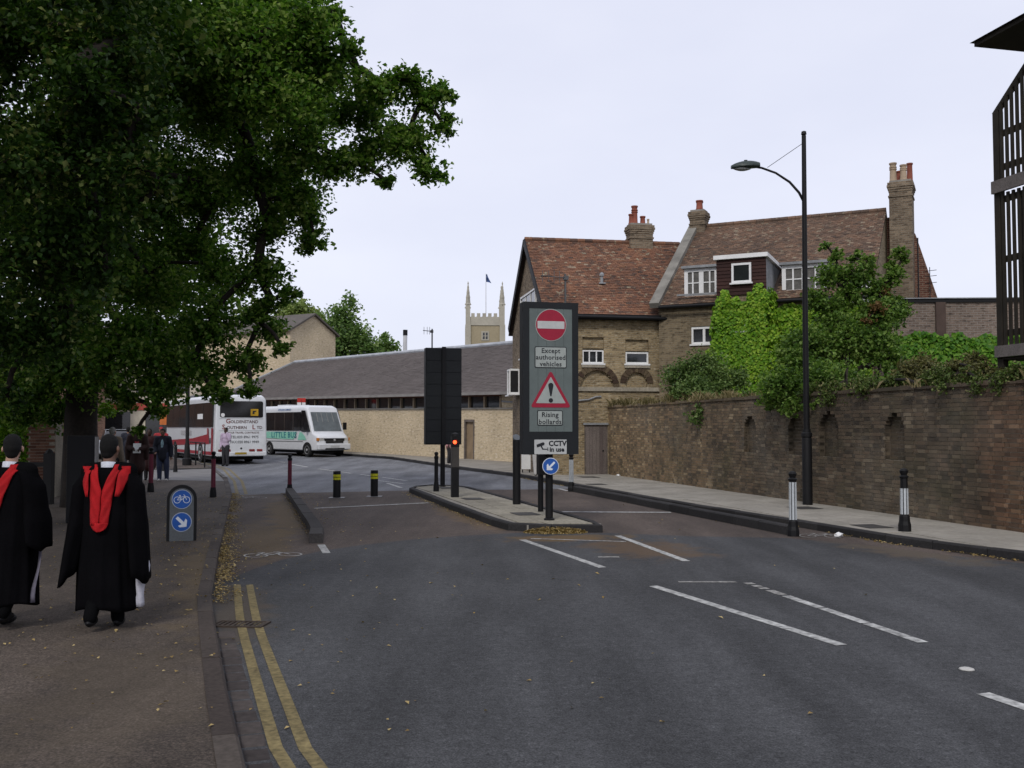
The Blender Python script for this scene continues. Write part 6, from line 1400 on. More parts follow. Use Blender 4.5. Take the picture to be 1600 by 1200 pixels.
# two graduates in black gowns, seen from behind
m_gown = M('black_gown_cloth', (0.0042, 0.004, 0.0048), 1.0, 0.2, 3, 70, 0.15, 0.2, spec=0.03)
m_gtr = M('black_trouser_cloth', (0.005, 0.005, 0.0055), 1.0, 0.2, 3, 70, 0.15, 0.2, spec=0.03)
m_hoodr = M('scarlet_hood', (0.36, 0.004, 0.007), 0.85, 0.2, 5, 60, 0.12, 0.2)
m_collar = M('white_collar', (0.62, 0.64, 0.70), 0.7, 0.05)
m_lining = M('pale_lining', (0.15, 0.14, 0.18), 0.8, 0.2, 6)
def gown(t, H, hem, sway, sleeves, hoodx, seed, hoodw=0.125, hoodin=0.078):
    rg = random.Random(seed); ph = [rg.uniform(0, 6.28) for _ in range(6)]
    def surf(a, z):
        """outline of the gown at angle a (pi/2 is the wearer's back, +y) and height z"""
        u = (z - hem) / (1.36 - hem)
        prof = [(0.0, 0.285, 0.235), (0.3, 0.265, 0.21), (0.55, 0.24, 0.175), (0.72, 0.235, 0.155), (0.86, 0.225, 0.14), (0.95, 0.185, 0.12), (1.0, 0.10, 0.085)]
        for (u0, a0, b0), (u1, a1, b1) in zip(prof, prof[1:]):
            if u <= u1 or u1 == 1.0:
                k = min(1, max(0, (u - u0) / (u1 - u0))); k = k * k * (3 - 2 * k) if u1 == 1.0 else k; rx, ry = a0 + (a1 - a0) * k, b0 + (b1 - b0) * k; break
        f = (1 - u) * 0.085 * (0.5 * math.sin(9 * a + ph[0]) + 0.35 * math.sin(14 * a + ph[1] + 2 * u) + 0.2 * math.sin(23 * a + ph[2])) * (1.0 if u < .8 else max(0, (1 - u) / .2))
        f += 0.012 * math.sin(5 * a + 9 * u + ph[3])
        s = sway * (1 - u) ** 1.5
        return Vector((rx * (1 + f) * math.cos(a) + s * 0.5, ry * (1 + f) * math.sin(a) + s, z + (0.02 * math.sin(3 * a + ph[4]) if u < 0.02 else 0)))
    n = 96; m = MB()
    m.rings([[surf(2 * math.pi * k / n, hem + (1.36 - hem) * i / 30) for k in range(n)] for i in range(31)], True, False)
    g = m.build('gown', m_gown, t, True)
    so = g.modifiers.new('cloth', 'SOLIDIFY'); so.thickness = 0.006
    # gathered yoke seam across the back
    for (sx, elb, low, open_w) in sleeves:
        m = MB(); R_ = []; N = 24; shp = Vector((sx * 0.15, 0.0, 1.325))
        pts = [shp, Vector((sx * 0.225, 0.0, 1.2)), Vector(elb) * 0.5 + Vector((sx * 0.235, 0, 1.1)) * 0.5, Vector(elb), Vector(low)]
        rad = [(0.06, 0.085), (0.085, 0.105), (0.085, 0.12), (0.09, 0.15), (open_w * 0.6, open_w * 1.3)]
        fine = []
        for i in range(len(pts) - 1):
            for k in range(5): fine.append((pts[i].lerp(pts[i + 1], k / 5), rad[i][0] + (rad[i + 1][0] - rad[i][0]) * k / 5, rad[i][1] + (rad[i + 1][1] - rad[i][1]) * k / 5))
        fine.append((pts[-1], rad[-1][0], rad[-1][1]))
        for i, (p, rx, ry) in enumerate(fine):
            q = i / (len(fine) - 1)
            R_.append([p + Vector((rx * math.cos(a) * (1 + .10 * q * math.sin(5 * a + ph[5])), ry * math.sin(a) * (1 + .12 * q * math.sin(4 * a + ph[2])), -0.03 * q * q * math.sin(a) - 0.075 * q ** 3 * sx * math.cos(a) - 0.012 * q * math.cos(5 * a))) for a in [2 * math.pi * k / N for k in range(N)]])
        m.rings(R_, True, False); s_o = m.build('sleeve', m_gown, t, True); so = s_o.modifiers.new('cloth', 'SOLIDIFY'); so.thickness = 0.006
    def strip(nm, edges, lift=0.02, mat=m_hoodr, puff=0.018):
        """band of hood lying on the back: rows of (z, x of outer edge, x of inner edge)"""
        m = MB(); rows = []
        for z, xo, xi in edges:
            row = []
            for k in range(9):
                q = k / 8; x = xo + (xi - xo) * q
                best = min((surf(math.pi * j / 60, min(z, 1.35)) for j in range(61)), key=lambda v: abs(v.x - x))
                row.append((x, best.y + lift + puff * math.sin(math.pi * q) + (0.006 * math.sin(z * 40 + k)), z))
            rows.append(row)
        m.rings(rows, False, False); o = m.build(nm, mat, t, True); s2 = o.modifiers.new('cloth', 'SOLIDIFY'); s2.thickness = 0.007; return o
    h0 = hoodx
    for sgn in (-1, 1):
        E = []
        for i in range(17):
            q = i / 16; z = 1.385 - q * 0.505
            E.append((z, h0 * q + sgn * (hoodw - (hoodw - 0.075) * q), h0 * q + sgn * max(0.002, hoodin * (1 - q / 0.45))))
        strip('hood_fold', E, 0.022, puff=0.009)
    E = []
    for i in range(9):
        q = i / 8; z = 0.90 - q * 0.075; w = 0.078 * math.sqrt(max(0.02, 1 - q * q)); E.append((z, h0 - w, h0 + w))
    strip('hood_tip', E, 0.03)
    return surf, strip
def collar(t, H, rz=0):
    m = MB(); m.rings([[(0.066 * k * math.cos(a), 0.066 * k * math.sin(a) + 0.012, z - 0.02 * math.sin(a) * -1 * .4) for a in [2 * math.pi * i / 28 for i in range(28)]] for k, z in ((1.12, 1.345), (1.0, 1.40), (0.94, 1.402))], True, False)
    m.build('shirt_collar', m_collar, t, True)
GH = 1.63
gA = person('graduate on the right, black gown with red lined hood, walking away holding white cloth', (-3.45, 8.55, 0.072), R(184), GH, sk_mid, m_hair, [((-0.15, 0.0, 0.62), (-0.16, -0.05, 0.47)), ((0.16, 0.0, 0.62), (0.175, -0.02, 0.47))], [LEG(-1, 0.0, -0.03, 0.05), ((0.04, -0.02, 0.285), (0.04, 0.14, 0.075))], [('trousers', 'trousers', m_gtr), ('top', 'jacket', m_gtr, 0.01)], voxel=0.0085, head_turn=R(-12), shoes=m_black)
surfA, stripA = gown(gA, GH, 0.17, -0.02, [(-1, (-0.255, 0.0, 0.88), (-0.30, 0.03, 0.47), 0.13), (1, (0.255, 0.0, 0.86), (0.325, 0.03, 0.43), 0.13)], 0.02, 3)
for sx in (-1, 1):
    stripA('hood_shoulder', [(1.37 - 0.25 * i / 8, sx * (0.134 - 0.002 * i), sx * (0.212 + 0.014 * math.sin(math.pi * i / 8) - 0.0085 * i)) for i in range(9)], 0.06, puff=0.012)
collar(gA, GH)
gB = person('graduate at the far left, black gown with red V hood, cut by the picture edge', (-4.31, 8.6, 0.072), R(170), GH, sk_fair, m_hair, [((-0.16, 0.0, 0.62), (-0.17, -0.05, 0.50)), ((0.15, 0.0, 0.62), (0.16, -0.05, 0.47))], [((-0.06, 0.0, 0.285), (-0.06, 0.13, 0.09)), LEG(1, -0.01, -0.03, 0.05)], [('trousers', 'trousers', m_gtr), ('top', 'jacket', m_gtr, 0.01)], voxel=0.0085, head_turn=R(25), shoes=m_black)
surfB, stripB = gown(gB, GH, 0.20, 0.03, [(-1, (-0.27, 0.0, 0.93), (-0.29, 0.0, 0.74), 0.12), (1, (0.28, 0.0, 0.88), (0.33, 0.03, 0.5), 0.15)], 0.09, 8, 0.135, 0.06)
collar(gB, GH)
gA.scale = (0.94, 1, 1); gB.scale = (0.95, 1, 1)
tl = MB(); tl.rings([[(-0.29 + 0.02 * math.sin(z * 9) + dx, 0.02 + 0.05 * math.sin(z * 6 + dx * 20), z) for dx in (-.03, -.015, 0, .015, .03)] for z in [0.22 + 0.06 * i for i in range(9)]], False, False); o = tl.build('gown_lining', m_lining, gB, True); s = o.modifiers.new('cloth', 'SOLIDIFY'); s.thickness = 0.006
wb = MB(); R_ = []
for i in range(13):
    q = i / 12; z = 0.66 - 0.46 * q; w = 0.028 + 0.042 * math.sin(math.pi * min(1, q * 1.05)) + 0.01 * math.sin(7 * q)
    R_.append([(0.012 * math.sin(q * 8) + w * math.cos(a) * (1 + .22 * math.sin(3 * a + 4 * q)), 0.06 * math.sin(a) * (1 + .2 * math.sin(5 * a)) + 0.02 * q, z) for a in [2 * math.pi * k / 20 for k in range(20)]])
wb.rings(R_); tag(wb.build('white_cloth', M('white_bag_cloth', (0.50, 0.50, 0.56), 0.8, 0.12, 8), None, True, loc=(-3.185, 8.55, 0.05)), 'white cloth bundle hanging from the right graduate\'s hand', 'cloth')

# ------------------------------------------------------------------ trees, shrubs, ivy, leaves
m_bark = M('lime_bark', (0.028, 0.022, 0.017), 0.95, 0.35, 3, 18, 0.35, 0.8)
m_twig = M('dark_twig', (0.03, 0.024, 0.018), 0.9)
m_lime = M_leaf('lime_leaf', [(0.0, (0.024, 0.064, 0.006)), (0.4, (0.066, 0.158, 0.016)), (0.75, (0.135, 0.24, 0.032)), (1.0, (0.27, 0.35, 0.10))], 0.5)
LIME1 = [(-2.48,19,8.31,0.61),(-1.71,19,8.18,0.54),(-1.34,19,7.62,0.34),(-1.98,19,7.43,0.59),(-1.58,19,6.78,0.44),(-2.6,20,7.53,0.71),(-3.13,20,8.32,0.77),(-1.93,18.5,8.38,0.33),(-1.24,19,8.18,0.2),(-2.53,19.5,6.68,0.25),(-3.77,18,9.16,0.87),(-4.71,18,8.92,1.1),(-5.56,17,8.63,1.09),(-3.44,18.5,8.5,0.62),(-4.34,18,7.84,1.04),(-5.7,19,8.18,1.04),(-3.39,18.5,9.61,0.3),(-3.08,18.5,8.93,0.3),(-3.95,19,7.18,0.86),(-5.2,20,7.07,1.03),(-3.23,19.5,7.0,0.53),(-4.28,20,6.28,0.62),(-4.93,20,5.89,0.71),(-4.02,20,5.6,0.42),(-7.17,24,7.66,1.23),(-7.77,24,6.24,0.93),(-5.18,20,4.91,0.64),(-4.55,20,4.43,0.36),(-6.26,21.5,5.22,0.62),(-6.07,20,3.94,0.75),(-5.06,20,3.87,0.54),(-4.55,19.5,3.38,0.28),(-5.41,20,3.16,0.49),(-6.44,20,3.03,0.75),(-5.12,19.5,2.59,0.3),(-5.83,19.5,2.47,0.38),(-7.02,20,2.64,0.62),(-4.85,20,4.33,0.32),(-7.74,20,3.42,1.03),(-9.34,21,3.23,1.22),(-8.11,22,5.15,1.13),(-7.38,20.5,2.14,0.29),(-8.04,20.5,2.4,0.46),(-10.92,22,3.3,1.13),(-7.7,20.5,1.74,0.18),(-9.9,22,2.17,0.57),(-10.75,22,2.17,0.64),(-5.45,24,7.5,0.93),(-8.52,24,4.06,1.08),(-10.03,25,5.78,1.61),(-6.57,24,9.71,1.85),(-4.8,23,9.53,1.18),(-8.93,25,7.74,1.77),(-11.36,25,7.74,2.41),(-8.97,25,10.7,2.41),(-5.56,23,10.44,1.33)]
LIME2 = [(-6.29,13,6.93,1.09),(-5.27,13,6.84,0.88),(-4.68,12.5,5.78,0.5),(-4.88,12.5,5.12,0.66),(-4.46,12.5,4.84,0.32),(-5.92,13,5.47,1.09),(-5.48,13,4.49,0.71),(-6.23,13,4.02,1.0),(-5.34,13,3.81,0.35),(-6.86,14,3.11,0.81),(-6.24,14,3.47,0.54),(-6.08,12,5.03,0.77),(-5.32,12,5.9,0.69),(-4.74,12.5,4.51,0.32),(-7.12,14,2.2,0.36)]
WILDTREE = [(6.24,22.8,2.77,0.62),(7.07,22.4,2.82,0.75),(7.72,22,2.66,0.59),(7.12,24,3.75,0.69),(8.05,24,3.9,0.85),(8.82,24,3.83,0.65),(7.91,24.5,4.58,0.5),(8.94,24.3,4.56,0.56),(8.56,25,5.21,0.32),(9.69,25,4.8,0.4),(6.66,23.5,3.4,0.45),(6.04,23.2,2.41,0.33),(7.5,21.2,2.29,0.33),(6.87,21.8,2.3,0.34),(7.93,25,6.38,0.18),(8.25,25,6.18,0.16),(8.66,25,6.1,0.23),(9.06,25,5.7,0.23),(9.79,25,6.18,0.24),(9.62,25,5.78,0.24),(8.73,25,5.45,0.29),(9.95,25,6.02,0.16),(8.25,25,5.61,0.26),(7.52,24.5,4.9,0.28),(8.93,23.5,3.4,0.45),(6.28,22.2,2.24,0.29)]
BUSH = [(5.2,30.5,3.4,0.63),(5.89,30.5,3.6,0.75),(5.41,29.5,2.87,0.65),(5.27,27.8,2.13,0.43),(5.59,28.5,2.56,0.44),(6.18,30,3.08,0.58),(5.1,30.5,2.81,0.43),(6.76,30,3.28,0.42),(6.55,27.5,2.62,0.32)]
BROWN = [(7.91,19.8,2.83,0.36),(8.07,19,2.72,0.34),(8.34,18.5,2.82,0.31),(8.48,17.8,2.72,0.3),(8.64,17.2,2.63,0.29),(8.45,20.5,3.06,0.33),(7.84,20.3,2.66,0.26),(8.72,18.8,3.02,0.24)]
ORANGE = [(8.84,24,4.71,0.25),(8.6,24,4.37,0.19),(9.15,24.4,5.13,0.19)]
TREE_A = [(-15.95,95,12.68,1.1),(-16.24,95,10.83,1.83),(-14.71,95,10.22,1.47),(-16.54,95,9.3,1.83),(-13.78,95,9.3,1.1),(-15.65,95,13.91,0.61),(-16.86,95,12.06,0.98)]
TREE_B = [(-23.44,110,14.76,1.56),(-22.01,110,13.69,1.56),(-21.29,110,12.26,1.41),(-25.31,112,14.63,1.44),(-28.57,112,14.63,1.3),(-30.01,112,14.27,1.15)]
TREE_C = [(-14.19,110,11.2,0.92),(-13.47,110,10.48,0.92),(-15.25,110,10.48,0.71),(-13.98,110,11.91,0.42)]
HEDGE = [(-12.54,25,2.22,0.8),(-11.91,25,2.7,0.64),(-12.52,25,1.42,0.8),(-12.66,25,0.62,0.64),(-12.18,25,0.62,0.48),(-11.79,26,2.24,0.42),(-11.02,27,2.26,0.38)]
def big_tree(name, label, base, trunk_pts, trunk_r, clumps, extra, mat, leaf, twigs, per, every=4, group=None):
    t = thing(name, label, 'tree', base, 0, group)
    b = Vector(base)
    rel = [(x - b.x, y - b.y, z - b.z, r) for x, y, z, r in clumps]
    rex = [(x - b.x, y - b.y, z - b.z, r) for x, y, z, r in extra]
    mb = MB(); tp_ = [Vector(p) for p in trunk_pts]
    mb.tube(tp_, trunk_r, 14)
    limbs(mb, tp_[len(tp_) // 2:], rel + rex, 0.014, 0.012)
    mb.build('trunk', m_bark, t, True)
    P, TW = spray_clumps(rel, twigs, per, leaf, 0.085, knots=26)
    Pi, TWi = spray_clumps(rel, twigs * 0.35, per, leaf, 0.14, 0.6); P = np.concatenate([P, P.mean(0) * 0 + Pi])
    crown = leaf_mesh('crown', P, np.full(len(P), leaf), mat, t, droop=0.35, tilt=0.75)
    twig_mesh('twigs', TW, 0.007, m_twig, crown, every)
    if rex:
        P2, TW2 = spray_clumps(rex, twigs * 0.42, per, leaf, 0.16)
        leaf_mesh('upper_crown', P2, np.full(len(P2), leaf * 1.6), mat, t, droop=0.3, tilt=0.8)
    return t
up1 = [(-9.3 + 5.0 * math.cos(a) * q, 20.5 + 5.5 * math.sin(a) * q, z, 1.9) for a, q, z in [(rng.uniform(0, 6.28), rng.uniform(.2, 1), rng.uniform(10.5, 15)) for _ in range(16)]] + [(-12.5, 19, 6.5, 2.0), (-13, 23, 5.0, 2.0), (-13.5, 21, 9, 2.2), (-11, 25, 9, 2.2), (-9, 27, 6, 2.0), (-10.5, 17.5, 8.5, 1.8), (-7, 16.5, 10.5, 1.6), (-12.0, 26.5, 4.0, 1.4), (-9.5, 19.5, 6.8, 1.5), (-7.4, 18.6, 8.2, 1.2), (-8.6, 19.0, 4.6, 1.0)]
up2 = [(-9 + 4.2 * math.cos(a) * q, 11.5 + 4.6 * math.sin(a) * q, z, 1.7) for a, q, z in [(rng.uniform(0, 6.28), rng.uniform(.2, 1), rng.uniform(8, 12.5)) for _ in range(14)]] + [(-10.5, 9.5, 6, 1.9), (-11.5, 12.5, 5, 1.9), (-8.6, 14, 5.5, 1.5), (-7.5, 10.5, 7.2, 1.5), (-9, 8.5, 8, 1.8), (-7.8, 14.2, 3.6, 0.9), (-7.6, 12.5, 6.2, 1.2), (-5.2, 8.2, 7.6, 1.4), (-4.4, 10.6, 7.9, 1.1), (-6.5, 6.5, 7.0, 1.6), (-5.0, 4.4, 7.2, 1.4)]
LIME1 += [(-9.3,20.6,3.1,0.6),(-8.9,20.4,2.75,0.45),(-9.9,20.5,2.6,0.5),(-9.4,20.8,3.8,0.7),(-8.4,20.2,3.0,0.5)]
big_tree('lime_tree', 'big lime tree whose long bough reaches right over the road', (-9.35, 21.6, 0.05), [(0.1, 0, -0.1), (0, 0, 0.4), (0, 0, 2.0), (0.1, -.1, 4.0), (0.0, -.2, 6.5), (0.2, -.1, 9.5), (0.1, 0.1, 12.5)], [0.5, 0.38, 0.33, 0.31, 0.25, 0.17, 0.08], LIME1, up1, m_lime, 0.10, 15, 14)
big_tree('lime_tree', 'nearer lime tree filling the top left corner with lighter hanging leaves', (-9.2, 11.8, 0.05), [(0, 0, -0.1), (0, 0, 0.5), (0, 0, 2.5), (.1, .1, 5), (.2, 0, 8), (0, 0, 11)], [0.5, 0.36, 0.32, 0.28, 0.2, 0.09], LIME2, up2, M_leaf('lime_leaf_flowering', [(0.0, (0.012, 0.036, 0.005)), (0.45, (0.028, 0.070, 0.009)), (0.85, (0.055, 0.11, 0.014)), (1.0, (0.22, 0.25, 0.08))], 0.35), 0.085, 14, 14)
m_bush = M_leaf('elder_leaf', [(0.0, (0.038, 0.082, 0.014)), (0.5, (0.105, 0.195, 0.03)), (1.0, (0.22, 0.31, 0.075))], 0.42)
m_brown = M_leaf('dry_brown_leaf', [(0.0, (0.06, 0.06, 0.02)), (0.5, (0.11, 0.115, 0.038)), (1.0, (0.21, 0.18, 0.075))], 0.3)
m_orange = M_leaf('withered_leaf', [(0.0, (0.12, 0.065, 0.025)), (1.0, (0.22, 0.14, 0.06))], 0.3)
m_ivy = M_leaf('ivy_leaf', [(0.0, (0.07, 0.18, 0.006)), (0.5, (0.14, 0.29, 0.012)), (1.0, (0.27, 0.40, 0.035))], 0.3)
m_far = M_leaf('far_leaf', [(0.0, (0.06, 0.12, 0.03)), (0.5, (0.13, 0.22, 0.06)), (1.0, (0.23, 0.31, 0.11))], 0.4)
m_willow = M_leaf('willow_leaf', [(0.0, (0.13, 0.19, 0.05)), (1.0, (0.28, 0.34, 0.11))], 0.35)
def shrub(name, label, cat, base, clumps, mat, leaf, twigs, per, every=2, trunk=None, spread=0.09, tilt=0.8, r=0.05, sag=0.2):
    t = thing(name, label, cat, base); b = Vector(base); rel = [(x - b.x, y - b.y, z - b.z, q) for x, y, z, q in clumps]
    mb = MB(); tp_ = [Vector((0, 0, -0.2)), Vector((0.05, 0, 0.4)), Vector((0.1, 0.05, 1.0))] if trunk is None else [Vector(p) for p in trunk]
    mb.tube(tp_, [r * 1.3] + [r] * (len(tp_) - 1), 8); limbs(mb, tp_[-2:], rel, 0.008, r * 0.12, 0.05); mb.build('trunk', m_bark, t, True)
    P, TW = spray_clumps(rel, twigs, per, leaf, spread, sag=sag); cr_ = leaf_mesh('crown', P, np.full(len(P), leaf), mat, t, droop=0.3, tilt=tilt)
    if every: twig_mesh('twigs', TW, 0.006, m_twig, cr_, every)
    return t
WILDTREE += [(7.91, 24.6, 5.54, 0.42), (8.54, 24.6, 5.62, 0.38), (9.1, 24.6, 5.2, 0.42), (8.3, 24.6, 5.05, 0.45), (9.5, 24.6, 5.55, 0.3), (8.85, 24.6, 5.9, 0.25), (8.1, 24.8, 6.0, 0.2), (9.35, 24.6, 4.6, 0.45), (7.4, 24.3, 4.95, 0.35)]
shrub('elder_tree', 'dark green self sown tree spilling over the wall beside the lamp column', 'tree', (7.9, 23.6, 2.0), WILDTREE, m_bush, 0.09, 34, 12, r=0.07)
shrub('buddleia_bush', 'grey green bush growing on the wall top and hanging over it by the house', 'bush', (5.75, 29.6, 2.0), BUSH, M_leaf('buddleia_leaf', [(0.0, (0.045, 0.085, 0.022)), (0.5, (0.11, 0.18, 0.045)), (1.0, (0.22, 0.29, 0.10))], 0.35), 0.085, 34, 11)
shrub('bramble_bank', 'low brownish scrub along the top of the wall below the timber tower', 'bush', (8.2, 18.4, 1.95), BROWN, m_brown, 0.06, 90, 12, spread=0.06, tilt=1.2)
shrub('withered_branch', 'small withered orange branch among the leaves near the right chimney', 'branch', (8.9, 24.2, 3.0), ORANGE, m_orange, 0.08, 45, 7, 0, r=0.02)
shrub('tall_tree', 'tall irregular green tree behind the gabled cream block', 'tree', (-15.5, 95, 0.7), TREE_A, m_far, 0.34, 3.2, 12, 0, [(0, 0, -.3), (0, 0, 4), (0, 0, 8)], 0.5, r=0.25)
shrub('willow_tree', 'pale yellow green willow showing above the gabled block', 'tree', (-22.0, 110, 1.0), TREE_B, m_willow, 0.45, 2.2, 12, 0, [(0, 0, -.3), (0, 0, 4), (0, 0, 9)], 0.35, r=0.25)
shrub('small_tree', 'small distant tree above the roof ridge left of the metal flue', 'tree', (-14.0, 110, 1.0), TREE_C, m_far, 0.4, 2.6, 11, 0, [(0, 0, -.3), (0, 0, 4), (0, 0, 8)], 0.35, r=0.18)
hg = thing('hedge', 'leafy green hedge behind the graduates at the left edge', 'hedge', (-12.3, 25.0, 0.05))
P, TW = spray_clumps([(x + 12.3, y - 25, z - .05, r) for x, y, z, r in HEDGE] + [(-1.0 - i, 0.6 + .2 * i, 0.9, 1.1) for i in range(5)] + [(-1.0 - i, 0.8 + .2 * i, 2.0, 0.9) for i in range(5)], 16, 12, 0.08)
hc = leaf_mesh('foliage', P, np.full(len(P), 0.09), m_ivy, hg); twig_mesh('stems', TW, 0.006, m_twig, hg, 2)
gpi = thing('gate_pier', 'red brick gate pier glimpsed behind the left graduate', 'pier', (-11.5, 24.6, 0.05), R(10))
bk = MB(); bk.box(-0.104, 0.104, -0.05, 0.05, -0.03, 0.03); b0 = None; m_pb = M_tone('pier_brick', [(0.0, (0.12, 0.05, 0.032)), (1.0, (0.26, 0.13, 0.085))], True)
co = MB(); co.box(-0.31, 0.31, -0.31, 0.31, 0, 2.0); co.build('core', m_mortar, gpi)
for c in range(26):
    for i in range(3):
        x = -0.215 + i * 0.215 + (0.05 if c % 2 else -0.03)
        if abs(x) > 0.26: continue
        if b0 is None: b0 = bk.build('brick', m_pb, gpi); o = b0
        else: o = b0.copy(); col.objects.link(o)
        o.location = (x, -0.275, 0.05 + c * 0.075)
cpp = MB(); cpp.box(-0.36, 0.36, -0.36, 0.36, 2.0, 2.1); cpp.build('cap', m_stone, gpi)
fp_ = thing('gate_post', 'dark wooden post standing before the tree beside the left graduate', 'post', (-10.3, 22.2, 0.05)); mb = MB(); mb.box(-0.09, 0.09, -0.09, 0.09, 0, 1.15); mb.lathe([(0.1, 1.15), (0.06, 1.22), (0, 1.25)], (0, 0, 0), 8); mb.build('shaft', m_black, fp_); mb = MB(); mb.box(-1.9, -0.09, -0.03, 0.03, 0.85, 0.95); mb.box(-1.9, -0.09, -0.03, 0.03, 0.4, 0.5); mb.build('rails', m_black, fp_)
def ivy_panel(name, label, parent_obj, faces, n, size, mat, thick=0.14, tufts_=()):
    """leaves shingled over wall faces: each face is origin, across, up, outward, width, height (world)"""
    P = []; N = []
    for o, ux, uz, nn, w, h, cut in faces:
        k = int(n * w * h); a = nrng.random((k, 2)); edge = np.array([mnoise.noise((q[0] * w * 1.3, q[1] * h * 1.3, 3.1)) for q in a])
        keep = (a[:, 1] < cut + 0.14 * edge) & (a[:, 0] + .06 * edge < 1.0); a = a[keep]
        bulge = np.array([mnoise.noise((q[0] * w * 0.9, q[1] * h * 0.9, 7.7)) for q in a])
        p = np.array(o)[None] + a[:, :1] * w * np.array(ux) + a[:, 1:] * h * np.array(uz) + (nrng.random((len(a), 1)) * thick + 0.04 + 0.16 * np.clip(bulge, 0, 1)[:, None]) * np.array(nn)
        P.append(p); N.append(np.tile(np.array(nn) * 1.0 + np.array([0, 0, 0.45]), (len(p), 1)))
    for c, r, nn in tufts_:
        k = int(900 * r); q = unit(nrng.normal(0, 1, (k, 3))) * r * nrng.random((k, 1)) ** 0.5; q[:, 2] *= 1.5; P.append(np.array(c)[None] + q); N.append(np.tile(np.array(nn) + np.array([0, 0, 0.5]), (k, 1)))
    P = np.concatenate(P); N = np.concatenate(N)
    return tag(leaf_mesh(name, P, np.full(len(P), size), mat, None, droop=0.9, aspect=0.9, normal=N, tilt=0.32), label, 'ivy')
bu, bv, bo_ = np.array([0.898, -0.439, 0]), np.array([0.439, 0.898, 0]), np.array([5.26, 35.5, 0])
Bp = lambda s, d, z: bo_ + bu * s + bv * d + np.array([0, 0, z])
ivy_panel('ivy', 'bright yellow green ivy covering the stair tower and front of the dormer house', None, [(Bp(2.36, -1.0, 2.2), bu, (0, 0, 1), -bv, 1.68, 4.1, 0.93), (Bp(2.36, 0.0, 2.2), -bv, (0, 0, 1), -bu, 1.0, 4.0, 0.9), (Bp(4.02, -1.0, 2.2), bv, (0, 0, 1), bu, 1.15, 4.3, 0.98), (Bp(4.0, 0.0, 2.2), bu, (0, 0, 1), -bv, 3.2, 3.75, 0.97), (Bp(1.75, 0.0, 2.2), bu, (0, 0, 1), -bv, 0.65, 2.9, 0.8)], 1000, 0.105, m_ivy, 0.14, [(Bp(2.38 + rng.uniform(-.12, .05), rng.uniform(-1.1, -.7), z), rng.uniform(.12, .3), -bv) for z in [2.4 + .27 * i for i in range(13)]] + [(Bp(4.0 + rng.uniform(-.05, .12), rng.uniform(-1.1, -.6), z), rng.uniform(.12, .3), -bv) for z in [2.4 + .27 * i for i in range(14)]] + [(Bp(2.5 + 1.5 * rng.random(), -1.08, 6.0 + rng.uniform(-.15, .2)), rng.uniform(.1, .25), -bv) for _ in range(9)] + [(Bp(3.75, -1.1, 6.3), .16, -bv), (Bp(3.85, -1.1, 6.42), .1, -bv)] + [(Bp(4.2 + 2.6 * rng.random(), -.15, rng.uniform(2.6, 5.9)), rng.uniform(.15, .35), -bv) for _ in range(26)])
fu = np.array([math.cos(R(-3)), math.sin(R(-3)), 0]); fo_ = np.array([11.75, 31.4, 0])
ivy_panel('ivy', 'bright green ivy bank along the foot of the flat roofed brick range', None, [(fo_ + np.array([0, -0.05, 2.4]), fu, (0, 0, 1), np.array([-.052, -.998, 0]), 6.0, 2.35, 0.97)], 560, 0.15, M_leaf('green_ivy_leaf', [(0.0, (0.035, 0.12, 0.008)), (0.5, (0.08, 0.21, 0.012)), (1.0, (0.16, 0.29, 0.03))], 0.3))
# dry grass and weeds along the wall top
def tufts(name, label, spots, n, h, mat, per=26):
    V = []; F = []; T = []
    for (x, y, z, r, hh) in spots:
        for _ in range(per):
            a = rng.uniform(0, 6.28); d = r * math.sqrt(rng.random()); bx, by = x + d * math.cos(a), y + d * math.sin(a); L = hh * rng.uniform(0.5, 1.2); la = rng.uniform(0, 6.28); ln = rng.uniform(0.1, 0.75) * L; w = 0.012
            k = len(V); ca, sa = math.cos(la + 1.57) * w, math.sin(la + 1.57) * w
            V += [(bx - ca, by - sa, z), (bx + ca, by + sa, z), (bx + math.cos(la) * ln * .45 + ca * .7, by + math.sin(la) * ln * .45 + sa * .7, z + L * 0.65), (bx + math.cos(la) * ln, by + math.sin(la) * ln, z + L * (1 - 0.3 * ln / L))]
            F += [(k, k + 1, k + 2), (k, k + 2, k + 3)]; T += [rng.random()] * 2
    return tag(join_np(name, np.array(V), np.array(F), mat, None, np.array(T)), label, 'grass', None, 'stuff')
sp = []
for i in range(240):
    t = rng.uniform(0.2, 21.5); dens = 1.0 if t < 9 else 0.3
    if rng.random() > dens: continue
    x, y = wallpt(t, rng.uniform(-0.75, 0.0)); sp.append((x, y, WH + 0.08, 0.22, rng.uniform(0.06, 0.34 if t < 9 else 0.3)))
tufts('dry_grass', 'dry straw coloured grass and weeds along the top of the brick wall', sp, 0, 0, M_leaf('straw_blade', [(0.0, (0.09, 0.08, 0.03)), (0.5, (0.19, 0.155, 0.075)), (1.0, (0.32, 0.26, 0.15))], 0.3))
tr_ = []
for i in range(46):
    t = 11.5 + 10.5 * rng.random(); x, y = wallpt(t, rng.uniform(-0.45, 0.02)); tr_.append((x, y, WH + rng.uniform(0.0, 0.3), rng.uniform(0.12, 0.3)))
shrub('trailing_growth', 'tangled green and brown growth trailing along the wall top right of the lamp column', 'bush', (7.0, 21.0, 2.0), tr_, M_leaf('trailing_leaf', [(0.0, (0.05, 0.06, 0.018)), (0.4, (0.07, 0.115, 0.025)), (0.8, (0.12, 0.17, 0.042)), (1.0, (0.22, 0.20, 0.09))], 0.3), 0.05, 110, 9, 3, spread=0.06, tilt=1.0, r=0.02, sag=0.5)
